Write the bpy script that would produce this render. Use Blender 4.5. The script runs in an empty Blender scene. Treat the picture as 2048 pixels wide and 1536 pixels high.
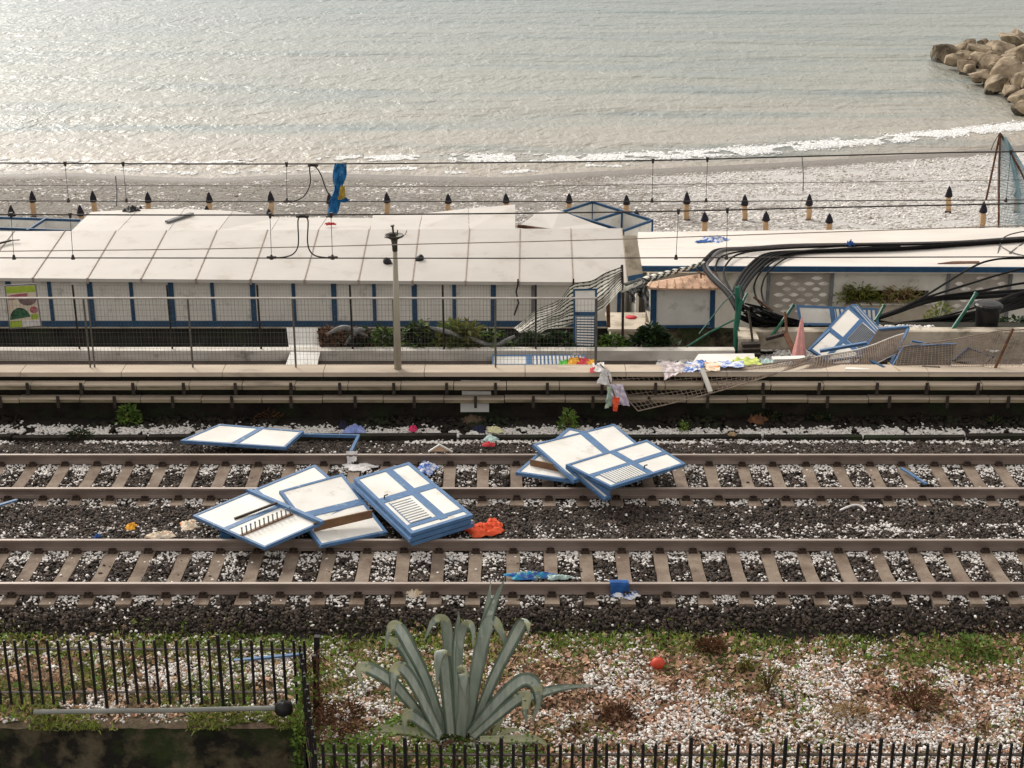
import bpy, math, random
import numpy as np
from mathutils import Vector, noise as mnoise

# ------------------------------------------------------------------ camera, light, exposure
SC = bpy.context.scene
COL = SC.collection
PITCH = math.radians(20.74); CAMH = 11.48; FPX = 3100.0
cam = bpy.data.cameras.new("camera"); cam_o = bpy.data.objects.new("camera", cam); COL.objects.link(cam_o)
cam.sensor_width = 36.0; cam.lens = 36.0 * FPX / 2048.0
cam.clip_start = 0.1; cam.clip_end = 6000
cam_o.location = (0, 0, CAMH); cam_o.rotation_euler = (math.pi / 2 - PITCH, 0, 0)
SC.camera = cam_o
SUN_EL = math.radians(33); SUN_AZ = math.radians(-34)      # azimuth from +Y (the sea), negative = left
w = bpy.data.worlds.new("World"); SC.world = w; w.use_nodes = True
nt = w.node_tree; bg = nt.nodes["Background"]
sky = nt.nodes.new("ShaderNodeTexSky"); sky.sky_type = 'NISHITA'; sky.sun_disc = False
sky.sun_elevation = SUN_EL; sky.sun_rotation = SUN_AZ
sky.air_density = 1.0; sky.dust_density = 6.0; sky.ozone_density = 1.0
hs = nt.nodes.new("ShaderNodeHueSaturation"); hs.inputs["Saturation"].default_value = 0.12
nt.links.new(sky.outputs[0], hs.inputs["Color"])
cl = nt.nodes.new("ShaderNodeMix"); cl.data_type = 'RGBA'; cl.inputs[0].default_value = 0.6   # thin even cloud veiling the sky
cl.inputs[7].default_value = (5.2, 4.85, 4.4, 1.0)
nt.links.new(hs.outputs[0], cl.inputs[6]); nt.links.new(cl.outputs[2], bg.inputs[0])
bg.inputs[1].default_value = 0.15
sl = bpy.data.lights.new("sun", 'SUN'); sl.energy = 1.7; sl.angle = math.radians(14); sl.color = (1.0, 0.9, 0.77)
sun_o = bpy.data.objects.new("sun", sl); COL.objects.link(sun_o)
sd = Vector((math.sin(SUN_AZ) * math.cos(SUN_EL), math.cos(SUN_AZ) * math.cos(SUN_EL), math.sin(SUN_EL)))
sun_o.rotation_euler = sd.to_track_quat('Z', 'Y').to_euler()
SC.view_settings.view_transform = 'Standard'; SC.view_settings.look = 'None'
SC.view_settings.exposure = 0.32; SC.view_settings.gamma = 1.0
SC.view_settings.use_curve_mapping = False
SC.render.engine = 'CYCLES'

# ------------------------------------------------------------------ photograph ray helpers
CP, SP = math.cos(PITCH), math.sin(PITCH)
CAM = Vector((0, 0, CAMH))
def ray(px, py):
    u = (px - 1024) / FPX; v = (py - 768) / FPX
    return Vector((u, CP - v * SP, -(SP + v * CP)))
def PZ(px, py, z):
    d = ray(px, py); return CAM + d * ((z - CAMH) / d.z)
def PY(px, py, Y):
    d = ray(px, py); return CAM + d * (Y / d.y)
def scale_at(p):
    return FPX / (p[1] * CP + (CAMH - p[2]) * SP)
R = random.Random(7)
NR = np.random.default_rng(5)

# ------------------------------------------------------------------ materials
def _nd(t, kind, **kw):
    n = t.nodes.new(kind)
    for k, v in kw.items():
        if k in n.inputs: n.inputs[k].default_value = v
        else: setattr(n, k, v)
    return n
def rgba(c): return (c[0], c[1], c[2], 1.0)
def material(name, c1, c2=None, scale=4.0, rough=0.7, bump=0.0, bscale=None, stretch=(1, 1, 1), spec=0.3, metal=0.0,
             lo=0.35, hi=0.65, island=0.0, c3=None, s3=1.0, lo3=0.55, hi3=0.7, detail=5.0, trans=0.0):
    m = bpy.data.materials.new(name); m.use_nodes = True
    t = m.node_tree; b = t.nodes["Principled BSDF"]
    L = t.links
    b.inputs["Roughness"].default_value = rough
    b.inputs["Specular IOR Level"].default_value = spec
    b.inputs["Metallic"].default_value = metal
    geo = _nd(t, "ShaderNodeNewGeometry")
    mp = _nd(t, "ShaderNodeMapping"); mp.inputs["Scale"].default_value = stretch
    L.new(geo.outputs["Position"], mp.inputs["Vector"])
    if c2 is None: c2 = tuple(x * 0.75 for x in c1)
    nz = _nd(t, "ShaderNodeTexNoise", Scale=scale, Detail=detail, Roughness=0.6)
    L.new(mp.outputs[0], nz.inputs["Vector"])
    rp = _nd(t, "ShaderNodeMapRange"); rp.inputs["From Min"].default_value = lo; rp.inputs["From Max"].default_value = hi
    L.new(nz.outputs[0], rp.inputs["Value"])
    mx = _nd(t, "ShaderNodeMix", data_type='RGBA')
    mx.inputs[6].default_value = rgba(c1); mx.inputs[7].default_value = rgba(c2)
    L.new(rp.outputs[0], mx.inputs[0])
    col = mx.outputs[2]
    if c3 is not None:
        n3 = _nd(t, "ShaderNodeTexNoise", Scale=s3, Detail=6.0, Roughness=0.65)
        L.new(mp.outputs[0], n3.inputs["Vector"])
        r3 = _nd(t, "ShaderNodeMapRange"); r3.inputs["From Min"].default_value = lo3; r3.inputs["From Max"].default_value = hi3
        L.new(n3.outputs[0], r3.inputs["Value"])
        m3 = _nd(t, "ShaderNodeMix", data_type='RGBA'); m3.inputs[7].default_value = rgba(c3)
        L.new(r3.outputs[0], m3.inputs[0]); L.new(col, m3.inputs[6]); col = m3.outputs[2]
    if island > 0:
        hsv = _nd(t, "ShaderNodeHueSaturation")
        mr = _nd(t, "ShaderNodeMapRange"); mr.inputs["To Min"].default_value = 1 - island; mr.inputs["To Max"].default_value = 1 + island
        L.new(geo.outputs["Random Per Island"], mr.inputs["Value"])
        L.new(mr.outputs[0], hsv.inputs["Value"]); L.new(col, hsv.inputs["Color"]); col = hsv.outputs[0]
    L.new(col, b.inputs["Base Color"])
    if bump > 0:
        bz = _nd(t, "ShaderNodeTexNoise", Scale=bscale or scale * 3, Detail=6.0, Roughness=0.6)
        L.new(mp.outputs[0], bz.inputs["Vector"])
        bp = _nd(t, "ShaderNodeBump", Strength=bump, Distance=0.05)
        L.new(bz.outputs[0], bp.inputs["Height"]); L.new(bp.outputs[0], b.inputs["Normal"])
    if trans > 0:
        b.inputs["Subsurface Weight"].default_value = 0.0
        tr = _nd(t, "ShaderNodeBsdfTranslucent"); L.new(col, tr.inputs[0])
        ms = _nd(t, "ShaderNodeMixShader"); ms.inputs[0].default_value = trans
        out = t.nodes["Material Output"]
        L.new(b.outputs[0], ms.inputs[1]); L.new(tr.outputs[0], ms.inputs[2]); L.new(ms.outputs[0], out.inputs[0])
    return m

M = {}
M['stone'] = material("ballast_stone", (0.085, 0.063, 0.051), (0.03, 0.023, 0.019), 6, 0.75, 0.3, 40, island=0.55)
M['hail'] = material("hail", (0.84, 0.81, 0.78), (0.64, 0.61, 0.59), 9, 0.55, 0.15, 30, island=0.1)
M['bed'] = material("ballast_bed", (0.045, 0.036, 0.031), (0.02, 0.017, 0.015), 12, 0.9, 0.8, 60)
M['rail_side'] = material("rusty_rail", (0.24, 0.19, 0.165), (0.15, 0.11, 0.09), 3, 0.55, 0.15, 30, stretch=(.25, 1, 1), spec=0.4)
M['rail_top'] = material("worn_rail_head", (0.42, 0.36, 0.32), (0.3, 0.25, 0.215), 2, 0.5, 0, stretch=(.3, 1, 1), metal=0.15, spec=.35)
M['sleeper'] = material("sleeper_concrete", (0.27, 0.215, 0.17), (0.17, 0.125, 0.095), 3, 0.85, 0.3, 40, c3=(0.1, 0.065, 0.045), s3=2.0, lo3=.52, hi3=.72)
M['clip'] = material("rusty_iron_clip", (0.06, 0.035, 0.025), (0.025, 0.017, 0.014), 20, 0.8)
M['white'] = material("white_panel", (0.82, 0.81, 0.78), (0.7, 0.68, 0.63), 1.3, 0.45, 0.03, 8, c3=(0.45, 0.41, 0.34), s3=2.2, lo3=.57, hi3=.76)
M['blue'] = material("blue_paint", (0.095, 0.2, 0.38), (0.065, 0.145, 0.29), 5, 0.45, 0.05, 30, c3=(0.2, 0.33, 0.5), s3=5, lo3=.58, hi3=.7)
M['mblue'] = material("mid_blue_paint", (0.05, 0.14, 0.31), (0.035, 0.1, 0.23), 5, 0.45, 0.05, 30, c3=(0.2, 0.3, 0.42), s3=5, lo3=.6, hi3=.7)  # darker blue than the other loose frames, with pale flecks
M['dblue'] = material("dark_blue_paint", (0.024, 0.085, 0.18), (0.016, 0.06, 0.13), 4, 0.5, 0.05, 30)
M['cabin_wall'] = material("cabin_wall_paint", (0.82, 0.79, 0.74), (0.73, 0.7, 0.65), 0.9, 0.6, 0.04, 12, c3=(.44, .42, .38), s3=1.6, lo3=.58, hi3=.75)
M['roof'] = material("cabin_roof_sheet", (0.56, 0.53, 0.495), (0.5, 0.47, 0.435), 0.5, 0.55, 0.05, 5, c3=(0.4, 0.35, 0.29), s3=1.0, lo3=.56, hi3=.8)
M['seam'] = material("roof_seam_strip", (0.4, 0.33, 0.28), (0.28, 0.22, 0.18), 3, 0.8)
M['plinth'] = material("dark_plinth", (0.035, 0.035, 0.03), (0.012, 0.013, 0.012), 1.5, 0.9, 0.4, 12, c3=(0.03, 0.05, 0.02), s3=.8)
M['coping'] = material("coping_concrete", (0.56, 0.47, 0.375), (0.42, 0.35, 0.28), 1.0, 0.85, 0.15, 30, stretch=(.4, 1, 1), c3=(.24, .2, .16), s3=1.7, lo3=.58, hi3=.75)
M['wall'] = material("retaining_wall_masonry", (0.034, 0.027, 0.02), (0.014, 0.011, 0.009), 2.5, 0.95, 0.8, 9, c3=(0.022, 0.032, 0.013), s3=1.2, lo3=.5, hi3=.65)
M['duct'] = material("duct_concrete", (0.36, 0.3, 0.21), (0.22, 0.18, 0.115), 2.2, 0.9, 0.3, 30, stretch=(.3, 1, 1), c3=(.07, .06, .035), s3=1.6, lo3=.55, hi3=.72)
M['iron'] = material("brown_iron", (0.05, 0.036, 0.028), (0.025, 0.019, 0.016), 8, 0.7)
M['black_iron'] = material("black_fence_paint", (0.012, 0.011, 0.011), (0.03, 0.02, 0.016), 5, 0.5, spec=.4, lo=.5, hi=.75)
M['galv'] = material("galvanised_rail", (0.6, 0.57, 0.53), (0.45, 0.42, 0.39), 3, 0.4, metal=0.3)
M['wire_grey'] = material("mesh_wire", (0.13, 0.12, 0.105), (0.08, 0.072, 0.065), 3, 0.6)
M['mesh_brown'] = material("rusty_mesh_wire", (0.34, 0.265, 0.21), (0.2, 0.15, 0.12), 6, 0.7)
M['darkpost'] = material("dark_post", (0.03, 0.022, 0.018), (0.018, 0.014, 0.012), 5, 0.7)
M['cat'] = material("overhead_wire", (0.06, 0.05, 0.045), (0.035, 0.03, 0.028), 2, 0.5)
M['ppost'] = material("lamp_post_paint", (0.42, 0.39, 0.31), (0.33, 0.3, 0.23), 2, 0.55, .05, 20, stretch=(1, 1, .3))
M['lampdark'] = material("lamp_collar_metal", (0.08, 0.075, 0.06), (0.045, 0.04, 0.033), 8, 0.5, metal=.2)
M['black'] = material("black_plastic", (0.012, 0.012, 0.014), (0.022, 0.021, 0.022), 5, 0.45)
M['pave'] = material("promenade_asphalt", (0.1, 0.075, 0.062), (0.06, 0.046, 0.038), 3, 0.8, .2, 40)
M['kerbwhite'] = material("whitewashed_kerb", (0.74, 0.7, 0.64), (0.58, 0.545, 0.49), 1.6, 0.85, .15, 20, c3=(.24, .22, .19), s3=3, lo3=.58, hi3=.75)
M['conc'] = material("stained_concrete", (0.62, 0.55, 0.45), (0.46, 0.4, 0.32), 1.2, 0.9, .2, 14, c3=(.17, .14, .09), s3=1.5, lo3=.52, hi3=.7)
M['soil'] = material("dark_bed_soil", (0.03, 0.028, 0.018), (0.014, 0.014, 0.009), 4, 0.95, .6, 20, c3=(.025, .045, .013), s3=1.5)
M['yard'] = material("yard_soil", (0.1, 0.09, 0.075), (0.06, 0.055, 0.045), 1, 0.95)
M['flatroof'] = material("flat_roof_membrane", (0.74, 0.7, 0.65), (0.66, 0.61, 0.56), 0.7, 0.6, .06, 6, stretch=(.35, 1, 1), c3=(.5, .42, .35), s3=1.0, lo3=.6, hi3=.75)
M['plaster'] = material("white_plaster", (0.76, 0.73, 0.67), (0.64, 0.61, 0.55), 1.2, 0.85, .1, 15, c3=(.33, .32, .26), s3=1.4, lo3=.58, hi3=.74)
M['lattice'] = material("lattice_block", (0.46, 0.42, 0.37), (0.36, 0.325, 0.285), 2.5, 0.9, .2, 25)
M['latlight'] = material("painted_lattice_daylight", (0.9, 0.87, 0.83), (0.66, 0.6, 0.54), 2.2, 0.8, lo=.45, hi=.55)  # bright colour stands for the sunlit beach seen through the lattice
M['greywood'] = material("grey_post", (0.22, 0.23, 0.24), (0.14, 0.145, 0.15), 3, 0.7)
M['orange_roof'] = material("torn_hut_roof", (0.62, 0.42, 0.29), (0.48, 0.3, 0.2), 3, 0.75, .2, 20, c3=(.22, .09, .045), s3=4, lo3=.6, hi3=.68)
M['green'] = material("green_pole_paint", (0.012, 0.13, 0.085), (0.008, 0.075, 0.05), 4, 0.45, c3=(.2, .35, .28), s3=5, lo3=.62, hi3=.7)
M['rust'] = material("rusty_brown", (0.17, 0.075, 0.035), (0.075, 0.035, 0.02), 6, 0.85, .2, 30)
M['wood'] = material("brown_shelf_wood", (0.22, 0.12, 0.06), (0.14, 0.07, 0.035), 5, 0.6, .1, 40, stretch=(.2, 1, 1))
M['hardboard'] = material("brown_board_back", (0.085, 0.066, 0.052), (0.05, 0.04, 0.032), 3, 0.8, .05, 20)
M['cable'] = material("black_cable", (0.005, 0.005, 0.006), (0.008, 0.008, 0.008), 6, 0.7, spec=.1)
M['cablegrey'] = material("grey_cable", (0.11, 0.1, 0.1), (0.07, 0.065, 0.065), 6, 0.5)
M['pink'] = material("pink_canvas", (0.72, 0.36, 0.33), (0.6, 0.28, 0.26), 6, 0.85, .2, 30, stretch=(3, 3, .3))
M['postwood'] = material("pale_canvas_sleeve", (0.58, 0.4, 0.24), (0.46, 0.3, 0.17), 5, 0.85, .3, 14, stretch=(1, 1, .4))
M['cap'] = material("dark_cap_cloth", (0.02, 0.018, 0.03), (0.012, 0.011, 0.016), 6, 0.8, .2, 20)
M['net'] = material("blue_net", (0.3, 0.42, 0.46), (0.22, 0.33, 0.38), 3, 0.8)
M['rock'] = material("breakwater_rock", (0.46, 0.37, 0.26), (0.17, 0.13, 0.09), 1.1, 0.9, .6, 4, c3=(.08, .06, .04), s3=.5, lo3=.5, hi3=.66)  # strong mottling stands in for lit tops and shaded gaps
M['wetrock'] = material("wet_rock", (0.075, 0.06, 0.042), (0.035, 0.03, 0.022), 1.5, 0.45, .6, 5)
M['foam'] = material("sea_foam", (0.86, 0.86, 0.85), (0.75, 0.76, 0.76), 3, 0.7, .3, 10)
M['agave'] = material("agave_leaf", (0.34, 0.385, 0.33), (0.22, 0.265, 0.225), 3, 0.55, .1, 30, stretch=(3, 3, .6), c3=(.52, .57, .52), s3=3.2, lo3=.56, hi3=.74)
M['agave_mid'] = material("agave_leaf_streak", (0.5, 0.55, 0.49), (0.33, 0.385, 0.34), 5, 0.6, .1, 30, stretch=(3, 3, .5))  # paler streak down the middle of a leaf
M['agave_edge'] = material("agave_leaf_edge", (0.2, 0.255, 0.2), (0.13, 0.175, 0.14), 5, 0.55, .1, 30, stretch=(3, 3, .5))
M['agave_pale'] = material("agave_pale_leaf", (0.5, 0.51, 0.34), (0.38, 0.41, 0.27), 3, 0.55, .1, 30, c3=(.45, .43, .22), s3=2.5, lo3=.56, hi3=.74)
M['weed'] = material("weed_leaf", (0.18, 0.28, 0.05), (0.08, 0.15, 0.026), 3, 0.6, island=.45, trans=.25)
M['dkleaf'] = material("dark_leaf", (0.03, 0.06, 0.018), (0.014, 0.03, 0.01), 3, 0.55, island=.5, trans=.2)
M['yleaf'] = material("yellowed_leaf", (0.2, 0.2, 0.045), (0.11, 0.13, 0.03), 3, 0.6, island=.4, trans=.3)
M['brleaf'] = material("brown_leaf", (0.17, 0.08, 0.04), (0.09, 0.042, 0.022), 4, 0.8, island=.5, trans=.15)
M['litter'] = material("dead_leaf_litter", (0.56, 0.36, 0.26), (0.3, 0.17, 0.115), 3, 0.85, island=.5, trans=.15)
M['tan'] = material("tan_straw", (0.52, 0.39, 0.23), (0.34, 0.24, 0.13), 3, 0.85, island=.4, trans=.2)
M['grass'] = material("green_grass", (0.3, 0.33, 0.08), (0.15, 0.19, 0.038), 1.2, 0.65, island=.5, trans=.3)
M['ground'] = material("leafy_earth", (0.15, 0.105, 0.07), (0.075, 0.052, 0.035), 5, 0.95, .6, 30, c3=(.06, .075, .03), s3=.8, lo3=.5, hi3=.65)
M['oldwall'] = material("old_stone_wall", (0.12, 0.098, 0.062), (0.018, 0.016, 0.012), 2.6, 0.95, 1.0, 9, lo=.42, hi=.58, c3=(.035, .05, .016), s3=1.4, lo3=.5, hi3=.62)
M['pipe'] = material("grey_pipe", (0.3, 0.31, 0.29), (0.2, 0.21, 0.19), 4, 0.6, stretch=(.3, 1, 1))
M['ball'] = material("red_rubber_ball", (0.62, 0.07, 0.035), (0.5, 0.055, 0.03), 6, 0.5, c3=(.2, .14, .12), s3=7, lo3=.56, hi3=.66)
def cloth_mat(name, a, b, sc=9, lo=.42, hi=.58, c3=None):
    return material(name, a, b, sc, 0.85, .2, 30, lo=lo, hi=hi, c3=c3, s3=sc * .8, lo3=.56, hi3=.62)
M['c_blue'] = cloth_mat("blue_cloth", (0.02, 0.11, 0.36), (0.015, 0.07, 0.24))
M['c_bluewhite'] = cloth_mat("blue_white_cloth", (0.07, 0.16, 0.5), (0.75, 0.77, 0.82), 8)
M['c_teal'] = cloth_mat("teal_green_cloth", (0.03, 0.3, 0.5), (0.05, 0.1, 0.4), 10, c3=(.45, .6, .35))
M['c_orange'] = cloth_mat("orange_cloth", (0.85, 0.13, 0.05), (0.7, 0.08, 0.03))
M['c_red'] = cloth_mat("red_cloth", (0.6, 0.05, 0.07), (0.45, 0.04, 0.05))
M['c_pinkred'] = cloth_mat("magenta_plastic", (0.7, 0.05, 0.16), (0.5, 0.03, 0.1))
M['c_white'] = cloth_mat("white_cloth", (0.8, 0.78, 0.77), (0.62, 0.6, 0.6))
M['c_lilac'] = cloth_mat("lilac_cloth", (0.66, 0.58, 0.68), (0.5, 0.43, 0.55), c3=(.8, .75, .8))
M['c_mint'] = cloth_mat("mint_cloth", (0.45, 0.6, 0.58), (0.3, 0.42, 0.42), c3=(.6, .62, .4))
M['c_yellow'] = cloth_mat("yellow_green_cloth", (0.6, 0.66, 0.18), (0.42, 0.5, 0.12))
M['c_paleyellow'] = cloth_mat("pale_yellow_cloth", (0.75, 0.72, 0.42), (0.6, 0.58, 0.38))
M['c_tan'] = cloth_mat("tan_cloth", (0.7, 0.55, 0.38), (0.8, 0.72, 0.6), c3=(.7, .25, .08))
M['c_pattern'] = cloth_mat("patterned_cloth", (0.72, 0.68, 0.68), (0.5, 0.4, 0.42), 12)
M['c_navy'] = cloth_mat("navy_cloth", (0.012, 0.014, 0.035), (0.02, 0.022, 0.05))
M['c_periwinkle'] = cloth_mat("periwinkle_plastic", (0.2, 0.27, 0.62), (0.32, 0.38, 0.66))
M['c_gold'] = cloth_mat("gold_cloth", (0.5, 0.36, 0.06), (0.36, 0.25, 0.05))
M['c_sky'] = cloth_mat("azure_tarp", (0.015, 0.17, 0.42), (0.012, 0.1, 0.28), c3=(.15, .35, .55))
M['c_dark'] = cloth_mat("dark_stripe", (0.045, 0.05, 0.045), (0.03, 0.034, 0.03))
M['c_pale'] = cloth_mat("pale_stripe", (0.82, 0.8, 0.72), (0.72, 0.69, 0.61))
M['c_grey'] = cloth_mat("grey_cloth", (0.28, 0.28, 0.28), (0.17, 0.17, 0.17))
M['c_green'] = cloth_mat("green_plastic", (0.1, 0.42, 0.06), (0.06, 0.3, 0.04))
M['c_amber'] = cloth_mat("amber_plastic", (0.75, 0.38, 0.03), (0.6, 0.26, 0.02))
M['poster_green'] = material("poster_green", (0.4, 0.52, 0.06), (0.3, 0.42, 0.05), 8, .5)
M['poster_cream'] = material("poster_cream", (0.72, 0.62, 0.48), (0.6, 0.5, 0.4), 6, .5)
M['poster_dark'] = material("poster_dish", (0.07, 0.05, 0.05), (0.3, 0.2, 0.2), 7, .5)
M['poster_salad'] = material("poster_salad", (0.05, 0.2, 0.1), (0.015, 0.03, 0.02), 12, .5)
M['poster_red'] = material("poster_meat", (0.3, 0.04, 0.05), (0.45, 0.2, 0.22), 9, .5)
# ------------------------------------------------------------------ mesh helpers
class MB:
    def __init__(s): s.v = []; s.f = []; s.m = []; s.cur = 0
    def add(s, vs, fs):
        o = len(s.v); s.v.extend(Vector(p) for p in vs)
        for f in fs: s.f.append([i + o for i in f]); s.m.append(s.cur)
        return s
    def hexa(s, p):      # 0-3 bottom ring, 4-7 top ring
        return s.add(p, [(0, 3, 2, 1), (4, 5, 6, 7), (0, 1, 5, 4), (1, 2, 6, 5), (2, 3, 7, 6), (3, 0, 4, 7)])
    def box(s, x0, y0, z0, x1, y1, z1):
        return s.hexa([(x0, y0, z0), (x1, y0, z0), (x1, y1, z0), (x0, y1, z0), (x0, y0, z1), (x1, y0, z1), (x1, y1, z1), (x0, y1, z1)])
    def bar(s, a, b, wd, ht, up=Vector((0, 0, 1))):
        a = Vector(a); b = Vector(b); d = (b - a).normalized()
        x = d.cross(up)
        if x.length < 1e-4: x = d.cross(Vector((1, 0, 0)))
        x.normalize(); y = x.cross(d).normalized(); x *= wd / 2; y *= ht / 2
        return s.hexa([a - x - y, a + x - y, b + x - y, b - x - y, a - x + y, a + x + y, b + x + y, b - x + y])
    def tube(s, pts, r, n=6, cap=True):
        pts = [Vector(p) for p in pts]; k = len(pts); rr = r if isinstance(r, (list, tuple)) else [r] * k
        o = len(s.v); prev = None
        for i, p in enumerate(pts):
            d = (pts[min(i + 1, k - 1)] - pts[max(i - 1, 0)]).normalized()
            if prev is None:
                ref = Vector((0, 0, 1)) if abs(d.z) < .9 else Vector((1, 0, 0)); x = d.cross(ref).normalized()
            else:
                x = (prev - d * prev.dot(d)).normalized()
            prev = x; y = d.cross(x)
            for j in range(n):
                a = 2 * math.pi * j / n
                s.v.append(p + (x * math.cos(a) + y * math.sin(a)) * rr[i])
        for i in range(k - 1):
            for j in range(n):
                a = o + i * n + j; b = o + i * n + (j + 1) % n
                s.f.append([a, b, b + n, a + n]); s.m.append(s.cur)
        if cap:
            s.f.append([o + j for j in range(n)][::-1]); s.m.append(s.cur)
            s.f.append([o + (k - 1) * n + j for j in range(n)]); s.m.append(s.cur)
        return s
    def lathe(s, c, prof, n=14, lean=(0, 0), wob=0.0):
        c = Vector(c); o = len(s.v); k = len(prof)
        for i, (r, z) in enumerate(prof):
            for j in range(n):
                a = 2 * math.pi * j / n; q = r * (1 + wob * math.sin(3 * a + i * 1.3))
                s.v.append(c + Vector((q * math.cos(a) + lean[0] * z, q * math.sin(a) + lean[1] * z, z)))
        for i in range(k - 1):
            for j in range(n):
                a = o + i * n + j; b = o + i * n + (j + 1) % n
                s.f.append([a, b, b + n, a + n]); s.m.append(s.cur)
        s.f.append([o + j for j in range(n)][::-1]); s.m.append(s.cur)
        s.f.append([o + (k - 1) * n + j for j in range(n)]); s.m.append(s.cur)
        return s
    def grid(s, fn, nu, nv, mfn=None):
        o = len(s.v)
        for j in range(nv + 1):
            for i in range(nu + 1): s.v.append(Vector(fn(i / nu, j / nv)))
        for j in range(nv):
            for i in range(nu):
                a = o + j * (nu + 1) + i
                s.f.append([a, a + 1, a + nu + 2, a + nu + 1]); s.m.append(mfn(i, j) if mfn else s.cur)
        return s
    def leaf(s, p, d, n, L, W):
        p = Vector(p); d = Vector(d).normalized(); sd = d.cross(Vector(n))
        if sd.length < 1e-4: sd = d.orthogonal()
        sd.normalize(); nn = sd.cross(d)
        m = p + d * L * .5 + nn * L * .08; t = p + d * L - nn * L * .06
        return s.add([p, m - sd * W / 2, t, m + sd * W / 2], [(0, 1, 2), (0, 2, 3)])

ORG = {}
def build(name, mb, mats, parent=None, smooth=False):
    if not isinstance(mats, (list, tuple)): mats = [mats]
    if parent is None:
        a = np.array([tuple(v) for v in mb.v]); lo = a.min(0); hi = a.max(0)
        org = Vector(((lo[0] + hi[0]) / 2, (lo[1] + hi[1]) / 2, lo[2])); loc = org
    else:
        org = ORG[parent.name]; loc = Vector((0, 0, 0))
    me = bpy.data.meshes.new(name); me.from_pydata([tuple(v - org) for v in mb.v], [], mb.f)
    for m in mats: me.materials.append(m)
    if len(mats) > 1: me.polygons.foreach_set("material_index", mb.m)
    if smooth: me.polygons.foreach_set("use_smooth", [True] * len(me.polygons))
    me.update()
    o = bpy.data.objects.new(name, me); COL.objects.link(o); o.location = loc
    if parent is not None: o.parent = parent
    ORG[o.name] = org
    return o
def tag(o, label, cat, group=None, kind=None):
    if label: o["label"] = label
    if cat: o["category"] = cat
    if group: o["group"] = group
    if kind: o["kind"] = kind
    return o
def thing(name, label, cat, loc, group=None):
    o = bpy.data.objects.new(name, None); COL.objects.link(o); o.location = loc; o.empty_display_size = .2
    ORG[o.name] = Vector(loc)
    return tag(o, label, cat, group)
def struct(name, mb, mats, smooth=False):
    o = build(name, mb, mats, None, smooth); o["kind"] = "structure"; return o
def dup(root, loc, label=None):
    r = root.copy(); COL.objects.link(r); r.location = loc
    if label: r["label"] = label
    for ch in list(root.children):
        c = ch.copy(); COL.objects.link(c); c.parent = r
        for g in list(ch.children):
            e = g.copy(); COL.objects.link(e); e.parent = c
    return r
ORD = "first second third fourth fifth sixth seventh eighth ninth tenth eleventh twelfth thirteenth fourteenth fifteenth sixteenth seventeenth eighteenth nineteenth twentieth".split()
def ordinal(i):
    if i < 20: return ORD[i]
    if i < 29: return "twenty-" + ORD[i - 20]
    if i == 29: return "thirtieth"
    return "thirty-" + ORD[i - 30]
def spline(cp, n):
    cp = [Vector(c) for c in cp]; P = [cp[0] * 2 - cp[1]] + cp + [cp[-1] * 2 - cp[-2]]
    out = []; k = len(cp) - 1
    for i in range(n + 1):
        t = i / n * k; s = min(int(t), k - 1); u = t - s
        a, b, c, d = P[s], P[s + 1], P[s + 2], P[s + 3]
        out.append(.5 * ((2 * b) + (c - a) * u + (2 * a - 5 * b + 4 * c - d) * u * u + (3 * b - a - 3 * c + d) * u ** 3))
    return out
def bil(q, u, v):
    return (q[0] * (1 - u) + q[1] * u) * (1 - v) + (q[3] * (1 - u) + q[2] * u) * v
def qnormal(q):
    n = (q[1] - q[0]).cross(q[3] - q[0]).normalized()
    return n if n.dot(CAM - q[0]) > 0 else -n
def plate(mb, q, u0, v0, u1, v1, t0, t1, n):
    b = [bil(q, u0, v0), bil(q, u1, v0), bil(q, u1, v1), bil(q, u0, v1)]
    return mb.hexa([p + n * t0 for p in b] + [p + n * t1 for p in b])
def nz(p, f=1.0): return mnoise.noise(Vector(p) * f)

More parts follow.
